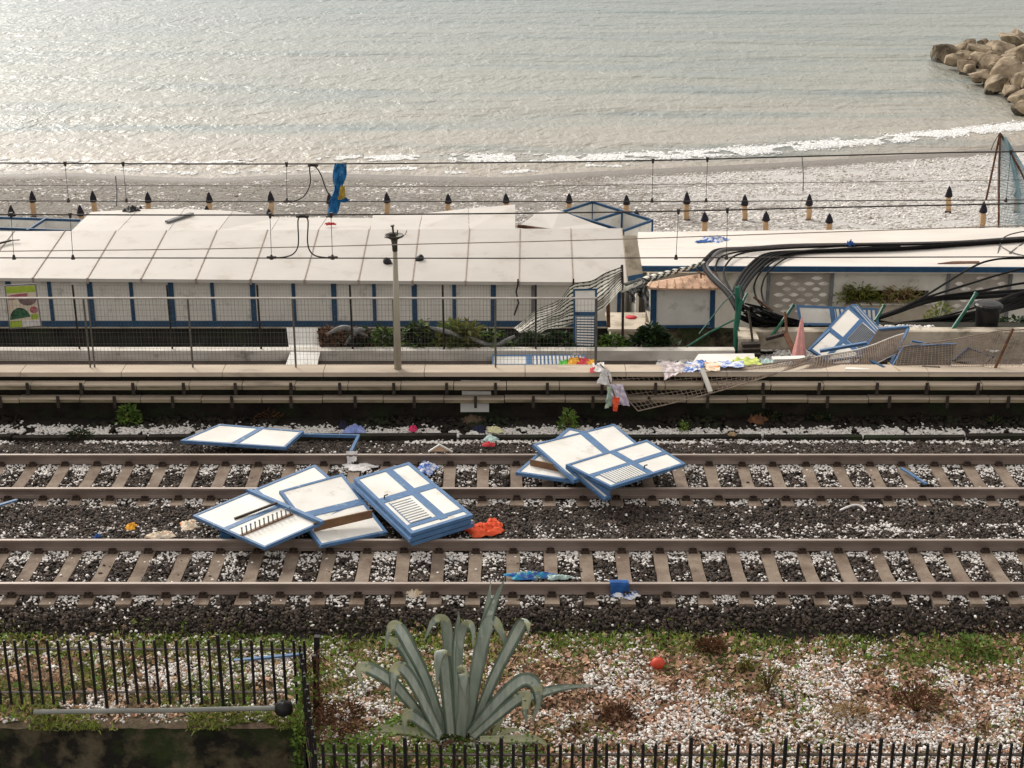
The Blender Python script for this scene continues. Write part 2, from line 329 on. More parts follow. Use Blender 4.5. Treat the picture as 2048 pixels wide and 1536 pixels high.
def panel(name, label, q, bars=(), louvres=(), bw=.055, th=.035, group=None, mats=('white', 'blue'), cat='wall panel', handle=None, border='abcd', slatmat='white'):
    """a framed flat cabin panel on the four corner points q (A, B, C, D); bars / louvres in panel fractions"""
    q = [Vector(p) for p in q]; n = qnormal(q)
    pn = (q[1] - q[0]).cross(q[3] - q[0]); dc = q[2] - CAM; q[2] = CAM + dc * ((q[0] - CAM).dot(pn) / dc.dot(pn))      # one flat plane
    base = Vector(((q[0].x + q[2].x) / 2, (q[0].y + q[2].y) / 2, min(p.z for p in q)))
    t = thing(name, label, cat, base, group)
    lu = ((q[1] - q[0]).length + (q[2] - q[3]).length) / 2; lv = ((q[3] - q[0]).length + (q[2] - q[1]).length) / 2
    s = MB(); plate(s, q, .004, .004, .996, .996, 0, th, n); build('sheet', s, M[mats[0]], t)
    f = MB(); bu, bv = bw / lu, bw / lv
    if 'a' in border: plate(f, q, 0, 0, 1, bv, -.008, th + .012, n)
    if 'c' in border: plate(f, q, 0, 1 - bv, 1, 1, -.008, th + .012, n)
    if 'd' in border: plate(f, q, 0, bv, bu, 1 - bv, -.007, th + .0115, n)
    if 'b' in border: plate(f, q, 1 - bu, bv, 1, 1 - bv, -.007, th + .0115, n)
    for k, (u0, v0, u1, v1) in enumerate(bars): plate(f, q, u0, v0, u1, v1, .002, th + .010 - .0007 * k, n)
    if f.v: build('frame', f, M[mats[1]], t)
    for (u0, v0, u1, v1, k, ax) in louvres:
        b = MB(); plate(b, q, u0, v0, u1, v1, .003, th + .004, n); lo = build('louvre', b, M[mats[1]], t)
        s = MB()
        for i in range(k):
            a, c = (i + .22) / k, (i + .78) / k
            if ax == 'v': plate(s, q, u0 + .03 * (u1 - u0), v0 + (v1 - v0) * a, u1 - .03 * (u1 - u0), v0 + (v1 - v0) * c, .005, th + .02, n)
            else: plate(s, q, u0 + (u1 - u0) * a, v0 + .03 * (v1 - v0), u0 + (u1 - u0) * c, v1 - .03 * (v1 - v0), .005, th + .02, n)
        build('slats', s, M[slatmat], lo)
    if handle:
        p = bil(q, *handle) + n * (th + .012); h = MB()
        h.tube([p, p + n * .05], .012, 6); h.tube([p + n * .05, p + n * .05 + (q[1] - q[0]).normalized() * .07], .011, 6)
        build('handle', h, M['black'], t)
    return t
def cloth(name, label, q, amp, mats, nu=14, nv=12, stripes=None, cat='cloth', group=None, ragged=.06, seed=0, f=2.2, parent=None):
    q = [Vector(p) for p in q]; n = qnormal(q); L = max((q[1] - q[0]).length, (q[3] - q[0]).length)
    eu = (q[1] - q[0]).normalized(); ev = (q[3] - q[0]).normalized()
    def fn(u, v):
        p = bil(q, u, v); s = seed * 3.7
        k = nz((u * f + s, v * f * 1.3, s)) + .6 * nz((u * f * 2.7, v * f * 2.9 + s, 5.1)) + .35 * nz((u * f * 6, v * f * 6 + s, 2.1))
        p = p + n * (abs(k) * amp * 1.2 + amp * .15)
        ed = ragged * L
        p = p + eu * ed * nz((v * 6 + s, 1.3, u * 2)) + ev * ed * nz((u * 6, s, v * 2 + 4.4))
        return p
    mb = MB(); mats = mats if isinstance(mats, (list, tuple)) else [mats]
    mf = None
    if stripes:
        ax, k = stripes
        mf = (lambda i, j: ((i if ax == 'u' else j) // k) % 2)
    mb.grid(fn, nu, nv, mf)
    o = build(name, mb, [M[m] for m in mats], parent, smooth=True)
    return o if parent else tag(o, label, cat, group)
def crumple(name, label, p, rx, ry, rz, mat, cat='cloth', seed=1, group=None):
    """a crumpled heap of cloth or plastic lying at p"""
    mb = MB(); p = Vector(p)
    def fn(u, v):
        a = 2 * math.pi * u; r = v
        e = 1 + .6 * nz((math.cos(a) * 1.4 + seed * 5, math.sin(a) * 1.4, seed)) + .28 * nz((math.cos(a) * 4, math.sin(a) * 4, seed * 2.))
        x = math.cos(a) * r * rx * e; y = math.sin(a) * r * ry * e
        z = rz * (1 - r ** 3) * (.4 + .7 * abs(nz((x * 11 + seed, y * 11, 3)))) + rz * 1.1 * abs(nz((x * 19, y * 19 + seed, 7))) * (1 - r * .7)
        return p + Vector((x, y, z))
    mb.grid(fn, 40, 12)
    return tag(build(name, mb, M[mat], None, smooth=True), label, cat, group)

# ---- fast scattering: many copies of small shapes merged into one mesh
def icosa():
    g = (1 + 5 ** .5) / 2
    v = np.array([(-1, g, 0), (1, g, 0), (-1, -g, 0), (1, -g, 0), (0, -1, g), (0, 1, g), (0, -1, -g), (0, 1, -g), (g, 0, -1), (g, 0, 1), (-g, 0, -1), (-g, 0, 1)], float) / math.hypot(1, g)
    f = np.array([(0, 11, 5), (0, 5, 1), (0, 1, 7), (0, 7, 10), (0, 10, 11), (1, 5, 9), (5, 11, 4), (11, 10, 2), (10, 7, 6), (7, 1, 8), (3, 9, 4), (3, 4, 2), (3, 2, 6), (3, 6, 8), (3, 8, 9), (4, 9, 5), (2, 4, 11), (6, 2, 10), (8, 6, 7), (9, 8, 1)])
    return v, f
def scatter(name, pts, size, mat, protos, flat=(1, 1, 1), tilt=.5, smooth=False, stretch=.35):
    """pts Nx3, size N: random rotated copies of small prototype shapes, one merged mesh"""
    n = len(pts); V = []; F = []; off = 0
    which = NR.integers(0, len(protos), n)
    for k, (pv, pf) in enumerate(protos):
        idx = np.where(which == k)[0]; m = len(idx)
        if m == 0: continue
        a = NR.uniform(0, 2 * np.pi, m); b = NR.normal(0, tilt, m); c = NR.normal(0, tilt, m)
        ca, sa, cb, sb, cc, sc_ = np.cos(a), np.sin(a), np.cos(b), np.sin(b), np.cos(c), np.sin(c)
        Rz = np.zeros((m, 3, 3)); Rz[:, 0, 0] = ca; Rz[:, 0, 1] = -sa; Rz[:, 1, 0] = sa; Rz[:, 1, 1] = ca; Rz[:, 2, 2] = 1
        Rx = np.zeros((m, 3, 3)); Rx[:, 1, 1] = cb; Rx[:, 1, 2] = -sb; Rx[:, 2, 1] = sb; Rx[:, 2, 2] = cb; Rx[:, 0, 0] = 1
        Ry = np.zeros((m, 3, 3)); Ry[:, 0, 0] = cc; Ry[:, 0, 2] = sc_; Ry[:, 2, 0] = -sc_; Ry[:, 2, 2] = cc; Ry[:, 1, 1] = 1
        RR = Rx @ Ry @ Rz
        sv = size[idx][:, None] * (1 + NR.uniform(-stretch, stretch, (m, 3))) * np.array(flat)
        v = pv[None, :, :] * sv[:, None, :]
        v = np.einsum('mij,mkj->mki', RR, v) + pts[idx][:, None, :]
        V.append(v.reshape(-1, 3)); F.append((pf[None] + (np.arange(m) * len(pv))[:, None, None] + off).reshape(-1, pf.shape[1])); off += m * len(pv)
    V = np.concatenate(V); F = np.concatenate(F)
    org = np.array([V[:, 0].mean(), V[:, 1].mean(), V[:, 2].min()])
    me = bpy.data.meshes.new(name); k = F.shape[1]
    me.vertices.add(len(V)); me.vertices.foreach_set("co", (V - org).astype(np.float32).ravel())
    me.loops.add(F.size); me.loops.foreach_set("vertex_index", F.astype(np.int32).ravel())
    me.polygons.add(len(F)); me.polygons.foreach_set("loop_start", (np.arange(len(F)) * k).astype(np.int32))
    me.polygons.foreach_set("loop_total", np.full(len(F), k, np.int32))
    if smooth: me.polygons.foreach_set("use_smooth", np.ones(len(F), bool))
    me.materials.append(mat); me.update(calc_edges=True)
    o = bpy.data.objects.new(name, me); COL.objects.link(o); o.location = org
    return o
IV, IF = icosa()
STONES = []
for k in range(8):
    d = 1 + NR.uniform(-.34, .3, (12, 1)); s = NR.uniform(.7, 1.25, 3); STONES.append((IV * d * s, IF))
GRAIN = [(IV * NR.uniform(.85, 1.1, (12, 1)), IF) for k in range(3)]
def blade_protos():
    out = []
    for k in range(5):
        h = 1.0; w_ = .09 + .05 * k / 4; b = .3 + .15 * k
        v = np.array([(-w_, 0, 0), (w_, 0, 0), (w_ * .7, b * .3, h * .55), (-w_ * .7, b * .3, h * .55), (0, b, h)])
        out.append((v, np.array([(0, 1, 2), (0, 2, 3), (3, 2, 4)])))
    return out
BLADES = blade_protos()
def flake_protos():
    out = []
    for k in range(5):
        a = .3 + .12 * k; c = .12 * k
        v = np.array([(-1, 0, 0), (0, -a, c), (1, 0, .1), (0, a, c * .6)]); out.append((v, np.array([(0, 1, 2), (0, 2, 3)])))
    return out
FLAKES = flake_protos()
def vnoise(x, y, f, seed=0):
    """smooth 2-D value noise on arrays, 0..1"""
    x = np.asarray(x) * f + seed * 17.3; y = np.asarray(y) * f + seed * 9.1
    xi = np.floor(x).astype(int); yi = np.floor(y).astype(int); u = x - xi; v = y - yi
    def h(a, b):
        n = (a * 374761393 + b * 668265263 + seed * 1013) & 0x7fffffff
        n = ((n ^ (n >> 13)) * 1274126177) & 0x7fffffff
        return ((n ^ (n >> 16)) & 0xffff) / 65535.0
    u = u * u * (3 - 2 * u); v = v * v * (3 - 2 * v)
    return (h(xi, yi) * (1 - u) + h(xi + 1, yi) * u) * (1 - v) + (h(xi, yi + 1) * (1 - u) + h(xi + 1, yi + 1) * u) * v
# ================================================================== SETTING
SEA_Z = -8.0
_w = [(-900, 346), (-200, 346), (0, 347), (150, 343), (300, 351), (420, 355), (560, 348), (700, 346), (850, 350), (1010, 353), (1120, 345), (1250, 338), (1400, 331), (1550, 324), (1700, 315), (1900, 303), (2048, 288), (2300, 258), (2700, 215)]
_wp = [PZ(x, y, SEA_Z) for x, y in _w]
WX = np.array([p.x for p in _wp]); WY = np.array([p.y for p in _wp])
def yw(X): return np.interp(X, WX, WY)
def beach_z(X, Y):
    d = yw(X) - Y
    return np.minimum(SEA_Z + .085 * d, -5.8)
def on_beach(px, py):
    d = ray(px, py); t = 40.0
    for _ in range(3000):
        p = CAM + d * t
        if p.z <= float(beach_z(p.x, p.y)): return p
        t += .02
    return p
def attr_sheet(name, X, Y, Z, shore, mat):
    nr, ncol = X.shape
    me = bpy.data.meshes.new(name)
    me.vertices.add(nr * ncol); me.vertices.foreach_set("co", np.stack([X, Y, Z], -1).astype(np.float32).ravel())
    i = np.arange(nr - 1)[:, None] * ncol + np.arange(ncol - 1)[None]
    F = np.stack([i, i + 1, i + ncol + 1, i + ncol], -1).reshape(-1, 4)
    me.loops.add(F.size); me.loops.foreach_set("vertex_index", F.astype(np.int32).ravel())
    me.polygons.add(len(F)); me.polygons.foreach_set("loop_start", (np.arange(len(F)) * 4).astype(np.int32)); me.polygons.foreach_set("loop_total", np.full(len(F), 4, np.int32))
    me.polygons.foreach_set("use_smooth", np.ones(len(F), bool))
    if shore is not None:
        a = me.attributes.new("shore", 'FLOAT', 'POINT'); a.data.foreach_set("value", shore.astype(np.float32).ravel())
    me.materials.append(mat); me.update(calc_edges=True)
    o = bpy.data.objects.new(name, me); COL.objects.link(o); o["kind"] = "structure"
    return o
def ramp(t, stops):
    r = t.nodes.new("ShaderNodeValToRGB"); e = r.color_ramp.elements
    while len(e) > 1: e.remove(e[-1])
    for k, (p, c) in enumerate(stops):
        q = e[0] if k == 0 else e.new(p)
        q.position = p; q.color = rgba(c)
    return r
def sea_material():
    m = bpy.data.materials.new("sea_water"); m.use_nodes = True; t = m.node_tree; L = t.links; b = t.nodes["Principled BSDF"]
    at = _nd(t, "ShaderNodeAttribute", attribute_name="shore")
    dv = _nd(t, "ShaderNodeMath", operation='DIVIDE'); dv.inputs[1].default_value = 100.0; L.new(at.outputs["Fac"], dv.inputs[0])
    geo = _nd(t, "ShaderNodeNewGeometry")
    rp = ramp(t, [(0.0, (.34, .3, .25)), (.03, (.37, .335, .28)), (.09, (.32, .305, .26)), (.3, (.27, .28, .245)), (.7, (.2, .235, .225)), (1, (.14, .19, .2))])
    L.new(dv.outputs[0], rp.inputs[0])
    pm = _nd(t, "ShaderNodeMapping"); pm.inputs["Scale"].default_value = (.12, .75, 1); pm.inputs["Rotation"].default_value = (0, 0, .1); L.new(geo.outputs["Position"], pm.inputs["Vector"])
    pn = _nd(t, "ShaderNodeTexNoise", Scale=.24, Detail=4.0, Roughness=.6); L.new(pm.outputs[0], pn.inputs["Vector"])
    pr = _nd(t, "ShaderNodeMapRange"); pr.inputs["From Min"].default_value = .5; pr.inputs["From Max"].default_value = .68; pr.inputs["To Max"].default_value = .75; L.new(pn.outputs[0], pr.inputs["Value"])
    px_ = _nd(t, "ShaderNodeMix", data_type='RGBA'); px_.inputs[7].default_value = rgba((.13, .19, .2)); L.new(pr.outputs[0], px_.inputs[0]); L.new(rp.outputs[0], px_.inputs[6])  # darker water patches that also put swell shading into the colour
    L.new(px_.outputs[2], b.inputs["Base Color"])
    b.inputs["Roughness"].default_value = .32; b.inputs["IOR"].default_value = 1.333
    prev = None
    for sc, st, dist, strn, rot in ((.11, (.22, 1.3, 1), 1.6, .6, .08), (.55, (.8, .75, 1), .55, .7, -.2), (1.5, (1.0, .55, 1), .26, .75, .3), (3.5, (1, .5, 1), .08, .7, -.2)):
        mp = _nd(t, "ShaderNodeMapping"); mp.inputs["Scale"].default_value = st; mp.inputs["Rotation"].default_value = (0, 0, rot)
        L.new(geo.outputs["Position"], mp.inputs["Vector"])
        n = _nd(t, "ShaderNodeTexNoise", Scale=sc, Detail=3.0, Roughness=.55, Distortion=.5); L.new(mp.outputs[0], n.inputs["Vector"])
        bp = _nd(t, "ShaderNodeBump", Strength=strn, Distance=dist); L.new(n.outputs[0], bp.inputs["Height"])
        if prev is not None: L.new(prev.outputs[0], bp.inputs["Normal"])
        prev = bp
    L.new(prev.outputs[0], b.inputs["Normal"])
    return m
def beach_material():
    m = bpy.data.materials.new("pebble_beach"); m.use_nodes = True; t = m.node_tree; L = t.links; b = t.nodes["Principled BSDF"]
    at = _nd(t, "ShaderNodeAttribute", attribute_name="shore")
    geo = _nd(t, "ShaderNodeNewGeometry"); sx = _nd(t, "ShaderNodeSeparateXYZ"); L.new(geo.outputs["Position"], sx.inputs[0])
    def noise(scale, st=(1, 1, 1), det=5.0, ro=.62):
        mp = _nd(t, "ShaderNodeMapping"); mp.inputs["Scale"].default_value = st; L.new(geo.outputs["Position"], mp.inputs["Vector"])
        n = _nd(t, "ShaderNodeTexNoise", Scale=scale, Detail=det, Roughness=ro); L.new(mp.outputs[0], n.inputs["Vector"]); return n
    def mr(src, a, c, d=0, e=1):
        n = _nd(t, "ShaderNodeMapRange"); n.inputs["From Min"].default_value = a; n.inputs["From Max"].default_value = c; n.inputs["To Min"].default_value = d; n.inputs["To Max"].default_value = e
        L.new(src, n.inputs["Value"]); return n
    def mix(f, a, c):
        n = _nd(t, "ShaderNodeMix", data_type='RGBA'); L.new(f, n.inputs[0])
        for k, s in ((6, a), (7, c)):
            if isinstance(s, tuple): n.inputs[k].default_value = rgba(s)
            else: L.new(s, n.inputs[k])
        return n.outputs[2]
    peb = mix(mr(noise(3.2, (1, 1, 1), 6, .75).outputs[0], .38, .62).outputs[0], (.13, .115, .1), (.29, .265, .24))
    # hail lying thicker towards the right end of the beach, in streaks
    hm = noise(.18, (.5, 2.2, 1), 4); hf = noise(3.4, (.8, 1.7, 1), 7, .78)
    gx = mr(sx.outputs[0], -16, 22, -.16, .12)
    ad = _nd(t, "ShaderNodeMath", operation='ADD'); L.new(gx.outputs[0], ad.inputs[0]); L.new(hf.outputs[0], ad.inputs[1])
    m2 = mr(hm.outputs[0], .35, .7, -.09, .09); ad2 = _nd(t, "ShaderNodeMath", operation='ADD'); L.new(ad.outputs[0], ad2.inputs[0]); L.new(m2.outputs[0], ad2.inputs[1])
    dry = mr(at.outputs["Fac"], 1.6, 3.5, -.3, 0); ad3 = _nd(t, "ShaderNodeMath", operation='ADD'); L.new(ad2.outputs[0], ad3.inputs[0]); L.new(dry.outputs[0], ad3.inputs[1])
    c = mix(mr(ad3.outputs[0], .465, .535, 0, .92).outputs[0], peb, (.6, .585, .57))
    wn = noise(1.1); wa = _nd(t, "ShaderNodeMath", operation='MULTIPLY_ADD'); L.new(wn.outputs[0], wa.inputs[0]); wa.inputs[1].default_value = 1.6; L.new(at.outputs["Fac"], wa.inputs[2])
    wet = mr(wa.outputs[0], 1.9, 3.1)
    c = mix(wet.outputs[0], (.17, .145, .125), c)
    L.new(c, b.inputs["Base Color"])
    rg = mr(wet.outputs[0], 0, 1, .45, .85); L.new(rg.outputs[0], b.inputs["Roughness"])
    bp = _nd(t, "ShaderNodeBump", Strength=.9, Distance=.12); L.new(hf.outputs[0], bp.inputs["Height"]); L.new(bp.outputs[0], b.inputs["Normal"])
    return m
# sea
xs = np.linspace(-140, 140, 141); rows = np.concatenate([np.linspace(-4, 12, 33), np.linspace(13, 100, 60), np.geomspace(105, 4000, 24)])
X, D = np.meshgrid(xs, rows); Y = yw(X) + D
attr_sheet("sea", X * np.where(D > 100, (D / 100), 1.0), Y, np.full_like(X, SEA_Z), np.maximum(D, 0), sea_material())
# beach
ys = np.linspace(36.4, 100, 200); xs = np.linspace(-60, 60, 161)
X, Y = np.meshgrid(xs, ys); Z = beach_z(X, Y) + .12 * (vnoise(X, Y, .35, 3) - .5) * np.clip((yw(X) - Y) / 3, 0, 1) - .02
attr_sheet("beach", X, Y, Z, yw(X) - Y, beach_material())
# ground sheet under everything landward
g = MB(); g.add([(-900, -300, -9.2), (900, -300, -9.2), (900, 40, -9.2), (-900, 40, -9.2)], [(0, 1, 2, 3)]); struct("ground", g, M['yard'])

# sea foam along the swash line
fx = []; _f = [(-250, 318, .5), (0, 319, .8), (80, 323, .9), (200, 325, .8), (320, 327, .5), (430, 326, .5), (560, 322, 1.0), (700, 318, 1.6), (850, 316, 1.6), (1000, 317, 1.6), (1130, 318, 1.5), (1250, 315, 1.6), (1400, 308, 1.7), (1550, 297, 1.8), (1700, 285, 1.8), (1850, 271, 1.8), (2048, 253, 1.9), (2300, 226, 1.9)]
fp = [PZ(a, b, SEA_Z) for a, b, c in _f]; FX = np.array([p.x for p in fp]); FY = np.array([p.y for p in fp]); FW = np.array([c for a, b, c in _f])
n = 46000; x = NR.uniform(FX[0], FX[-1], n); wdt = np.interp(x, FX, FW)
y = np.interp(x, FX, FY) + NR.normal(0, .3, n) * wdt + .5 * (vnoise(x, x * 0, .25, 4) - .5)
keep = vnoise(x, y, .9, 5) * .6 + vnoise(x, y, 2.6, 6) * .4 > np.where(x < 2, .5, .36) + .05 * np.abs(y - np.interp(x, FX, FY))
x, y = x[keep], y[keep]
o = scatter("sea_foam", np.stack([x, y, np.full(len(x), SEA_Z + .02)], 1), NR.uniform(.03, .11, len(x)), M['foam'], GRAIN, flat=(1.7, .8, .3), tilt=.1)
tag(o, "white foam line breaking along the beach edge", "foam", kind="stuff")
# faint second foam line further up on the left
n = 5000; x = NR.uniform(-28, 8, n); y = yw(x) + .35 + NR.normal(0, .2, n) + 1.2 * vnoise(x, x * 0, .3, 9)
keep = vnoise(x, y, 1.3, 11) > .6; x, y = x[keep], y[keep]
o = scatter("swash_foam", np.stack([x, y, np.full(len(x), SEA_Z + .01)], 1), NR.uniform(.03, .09, len(x)), M['foam'], GRAIN, flat=(1.9, .8, .25), tilt=.1)
tag(o, "thin broken foam film left on the wet sand", "foam", kind="stuff")

# ---- railway bed
BY = np.array([15.0, 20.3, 20.72, 21.05, 21.28, 22.3, 23.25, 23.7, 24.3, 24.75, 25.85, 26.8, 27.25, 27.8, 28.3, 29.5]); BZ = np.array([-.5, -.52, -.46, -.27, -.2, -.215, -.2, -.185, -.185, -.2, -.215, -.2, -.22, -.33, -.36, -.34])
def bed_z(Y): return np.interp(Y, BY, BZ)
xs = np.linspace(-16, 16, 200); ys = np.linspace(20.6, 29.4, 90); X, Y = np.meshgrid(xs, ys)
Z = bed_z(Y) - .03 + .03 * (vnoise(X, Y, 1.3, 2) - .5)
attr_sheet("ballast_bed", X, Y, Z, None, M['bed'])
TRK = {'near': (21.545, 23.052), 'far': (25.10, 26.607)}
SLX = {'near': [-7.79 + .6 * k for k in range(-3, 32)], 'far': [-8.93 + .6 * k for k in range(-3, 35)]}
for k in SLX:
    SLX[k] = [x + R.uniform(-.022, .022) for x in SLX[k]]
SLHALF = 1.115; SLW = .125
def on_sleeper(x, y, mx=0.0, my=0.0):
    hit = np.zeros(len(x), bool)
    for k, (a, b) in TRK.items():
        c = (a + b) / 2; inY = np.abs(y - c) < SLHALF + my
        s = np.array(SLX[k]); d = np.abs(x[:, None] - s[None]).min(1)
        hit |= inY & (d < SLW + mx)
    return hit
def near_rail(y, m):
    hit = np.zeros(len(y), bool)
    for k in TRK:
        for r in TRK[k]: hit |= np.abs(y - r) < m
    return hit
N = 160000
y = NR.uniform(20.7, 28.05, N); x = NR.uniform(-1, 1, N) * (y * .365 + 2.8)
sz = NR.uniform(.019, .038, N)
keep = ~(on_sleeper(x, y, .005, .0) & (NR.uniform(0, 1, N) > .012)) & ~near_rail(y, .085)
crib = on_sleeper(x, y, 10, 0)
keep &= (NR.uniform(0, 1, N) < np.where(crib, .72, 1.0))
keep &= ~((y < 21.0) & (NR.uniform(0, 1, N) > np.clip((y - 20.72) / .25 + .12 * (vnoise(x, y, .8, 3) - .3) * 4, 0, 1)))
x, y, sz = x[keep], y[keep], sz[keep]
z = bed_z(y) - .012 + NR.uniform(-.012, .022, len(x)) + .03 * (vnoise(x, y, 1.3, 2) - .5)
o = scatter("ballast_stones", np.stack([x, y, z], 1), sz, M['stone'], STONES, flat=(1.1, 1.05, .8))
tag(o, "dark brown crushed stone ballast around the sleepers", "ballast", kind="stuff")
# hail between the stones
def hail_points(n, y0, y1, dens, spread):
    y = NR.uniform(y0, y1, n); x = NR.uniform(-1, 1, n) * (y * .365 + 2.8)
    k = dens(x, y) > NR.uniform(0, 1, n); return x[k], y[k]
def rail_hail(x, y):
    d = np.zeros(len(x))
    for k in TRK:
        a, b = TRK[k]
        d = np.maximum(d, np.where((y < b - .07) & (y > b - .6), 1.15 - np.clip((b - .07 - y) - .12, 0, 1) * 2.9, 0))
        d = np.maximum(d, np.where((y < a - .07) & (y > a - .42), .8 - 1.9 * (a - .07 - y), 0))
        d = np.maximum(d, np.where((y > a + .05) & (y < b), .17 + .15 * (vnoise(x, y, .5, 8) > .55), 0))
    d = np.maximum(d, np.where((y > 23.1) & (y < 24.0), .2 + .25 * (vnoise(x, y, .35, 12) > .5), .0))
    d = np.maximum(d, .05)
    cl = vnoise(x, y, 5.0, 21) * .5 + vnoise(x, y, 10.0, 22) * .5
    return np.clip(d, 0, 1) * (cl > .53 - .3 * np.clip(d, 0, 1))
x, y = hail_points(215000, 20.75, 27.9, rail_hail, 0)
k = ~on_sleeper(x, y, .0, 0) | (NR.uniform(0, 1, len(x)) < .03); k &= ~near_rail(y, .078); x, y = x[k], y[k]
z = bed_z(y) + .004 + NR.uniform(-.005, .022, len(x))
o = scatter("hail_on_ballast", np.stack([x, y, z], 1), NR.uniform(.009, .027, len(x)), M['hail'], STONES, flat=(1.1, 1.1, .75), tilt=.2)
tag(o, "white hail caught between the ballast stones", "hail", kind="stuff")
def band_hail(x, y):
    c = 28.5 + .14 * (vnoise(x, x * 0, .5, 31) - .5) - .006 * x
    d = np.exp(-((y - c) / .2) ** 2) * 1.3 + .75 * np.exp(-((y - 27.93 - .06 * vnoise(x, x * 0, .8, 33)) / .07) ** 2) * (vnoise(x, x * 0, .6, 35) > .3)
    return np.clip(d, 0, 1) * (vnoise(x, y, 5, 36) > .26)
x, y = hail_points(52000, 27.7, 29.2, band_hail, 0)
z = bed_z(y) + .012 + NR.uniform(0, .035, len(x)) * np.exp(-((y - 28.5) / .2) ** 2)
o = scatter("hail_drift", np.stack([x, y, z], 1), NR.uniform(.012, .034, len(x)), M['hail'], GRAIN, flat=(1.2, 1.1, .7), tilt=.2)
tag(o, "long drift of hail along the foot of the wall", "hail", kind="stuff")
# rubble and dead stuff at the wall foot
y = NR.uniform(28.55, 29.3, 2600); x = NR.uniform(-13, 13, 2600)
k = vnoise(x, y, 1.4, 41) > .35; x, y = x[k], y[k]
o = scatter("wall_foot_rubble", np.stack([x, y, bed_z(y) + .01], 1), NR.uniform(.02, .075, len(x)), M['wall'], STONES, flat=(1.2, 1, .8))
tag(o, "dark earth and rubble heaped at the wall foot", "rubble", kind="stuff")
mb = MB(); 
kx = -13.0
while kx < 13:
    L = R.uniform(1.6, 3.2); yk = 28.14 + R.uniform(-.03, .03); top = -.262 + R.uniform(-.03, .02)
    if R.random() < .82: mb.hexa([(kx, yk - .07, -.5), (kx + L - .05, yk - .06, -.5), (kx + L - .05, yk + .1, -.5), (kx, yk + .1, -.5), (kx, yk - .06, top), (kx + L - .05, yk - .05, top + .012), (kx + L - .05, yk + .09, top + .01), (kx, yk + .09, top)])
    kx += L
tag(build("low_kerb", mb, M['wall']), "low mossy dark kerb running between hail and ballast", "kerb")

# rails
def rail_profile():
    return [(-.075, -.172), (.075, -.172), (.075, -.16), (.018, -.145), (.0095, -.13), (.0095, -.052), (.034, -.04), (.036, -.008), (.03, 0), (-.03, 0), (-.036, -.008), (-.034, -.04), (-.0095, -.052), (-.0095, -.13), (-.018, -.145), (-.075, -.16)]
RL = {('near', 0): "worn steel rail nearest the iron fence", ('near', 1): "second rail back, far rail of the near track", ('far', 0): "third rail back, near rail of the far track", ('far', 1): "steel rail farthest back, nearest the retaining wall"}
for k in TRK:
    for i in (0, 1):
        mb = MB(); P = rail_profile(); n = len(P)
        vs = [(X_, TRK[k][i] + a, b) for X_ in (-15, 15) for a, b in P]
        for j in range(n):
            mb.cur = 1 if j == 8 else 0
            mb.add([vs[j], vs[(j + 1) % n], vs[n + (j + 1) % n], vs[n + j]], [(0, 1, 2, 3)])
        tag(build("rail", mb, [M['rail_side'], M['rail_top']]), RL[(k, i)], "rail", "rails of the two tracks")
# sleepers, each with four clips
def sleeper_mesh():
    mb = MB(); prof = [(-SLHALF, .13), (-.9, .13), (-.55, .128), (0, .118), (.55, .128), (.9, .13), (SLHALF, .13)]
    for (a, wa), (b, wb) in zip(prof, prof[1:]):
        za = 0 if abs(a) > .5 else -.018; zb_ = 0 if abs(b) > .5 else -.018
        mb.hexa([(-wa, a, -.22), (wa, a, -.22), (wb, b, -.22), (-wb, b, -.22), (-wa + .015, a, za), (wa - .015, a, za), (wb - .015, b, zb_), (-wb + .015, b, zb_)])
    return mb
def clip_mesh(y):
    mb = MB(); mb.hexa([(-.075, y - .045, 0), (.075, y - .045, 0), (.075, y + .045, 0), (-.075, y + .045, 0), (-.06, y - .03, .035), (.06, y - .03, .035), (.06, y + .035, .045), (-.06, y + .035, .045)])
    mb.tube([(-.055, y - .05, .03), (-.055, y + .02, .065), (0, y + .045, .05), (.055, y + .02, .065), (.055, y - .05, .03)], .012, 5)
    mb.tube([(0, y, .03), (0, y, .085)], .022, 6)
    return mb
ST = -.178
proto = thing("sleeper", "", "sleeper", (0, 0, 0)); ORG[proto.name] = Vector((0, 0, 0))
so = build("tie_beam", sleeper_mesh(), M['sleeper'], proto)
for yy in (-.7535 - .115, -.7535 + .115, .7535 - .115, .7535 + .115): build("rail_clip", clip_mesh(yy), M['clip'], proto)
first = True
for k in TRK:
    c = sum(TRK[k]) / 2; vis = 0; hw = (7.95 if k == 'near' else 9.35)
    for x_ in SLX[k]:
        if abs(x_) < hw:
            lab = "%s concrete sleeper from the left under the %s track" % (ordinal(vis), k); vis += 1
        else:
            lab = "concrete sleeper of the %s track past the %s picture edge" % (k, "left" if x_ < 0 else "right")
        if first: s = proto; s.location = (x_, c, ST); first = False; s["label"] = lab
        else: s = dup(proto, (x_, c, ST + R.uniform(-.008, .008)), lab)
        s.rotation_euler = (0, 0, R.uniform(-.012, .012)); s["group"] = "sleepers of the %s track" % k

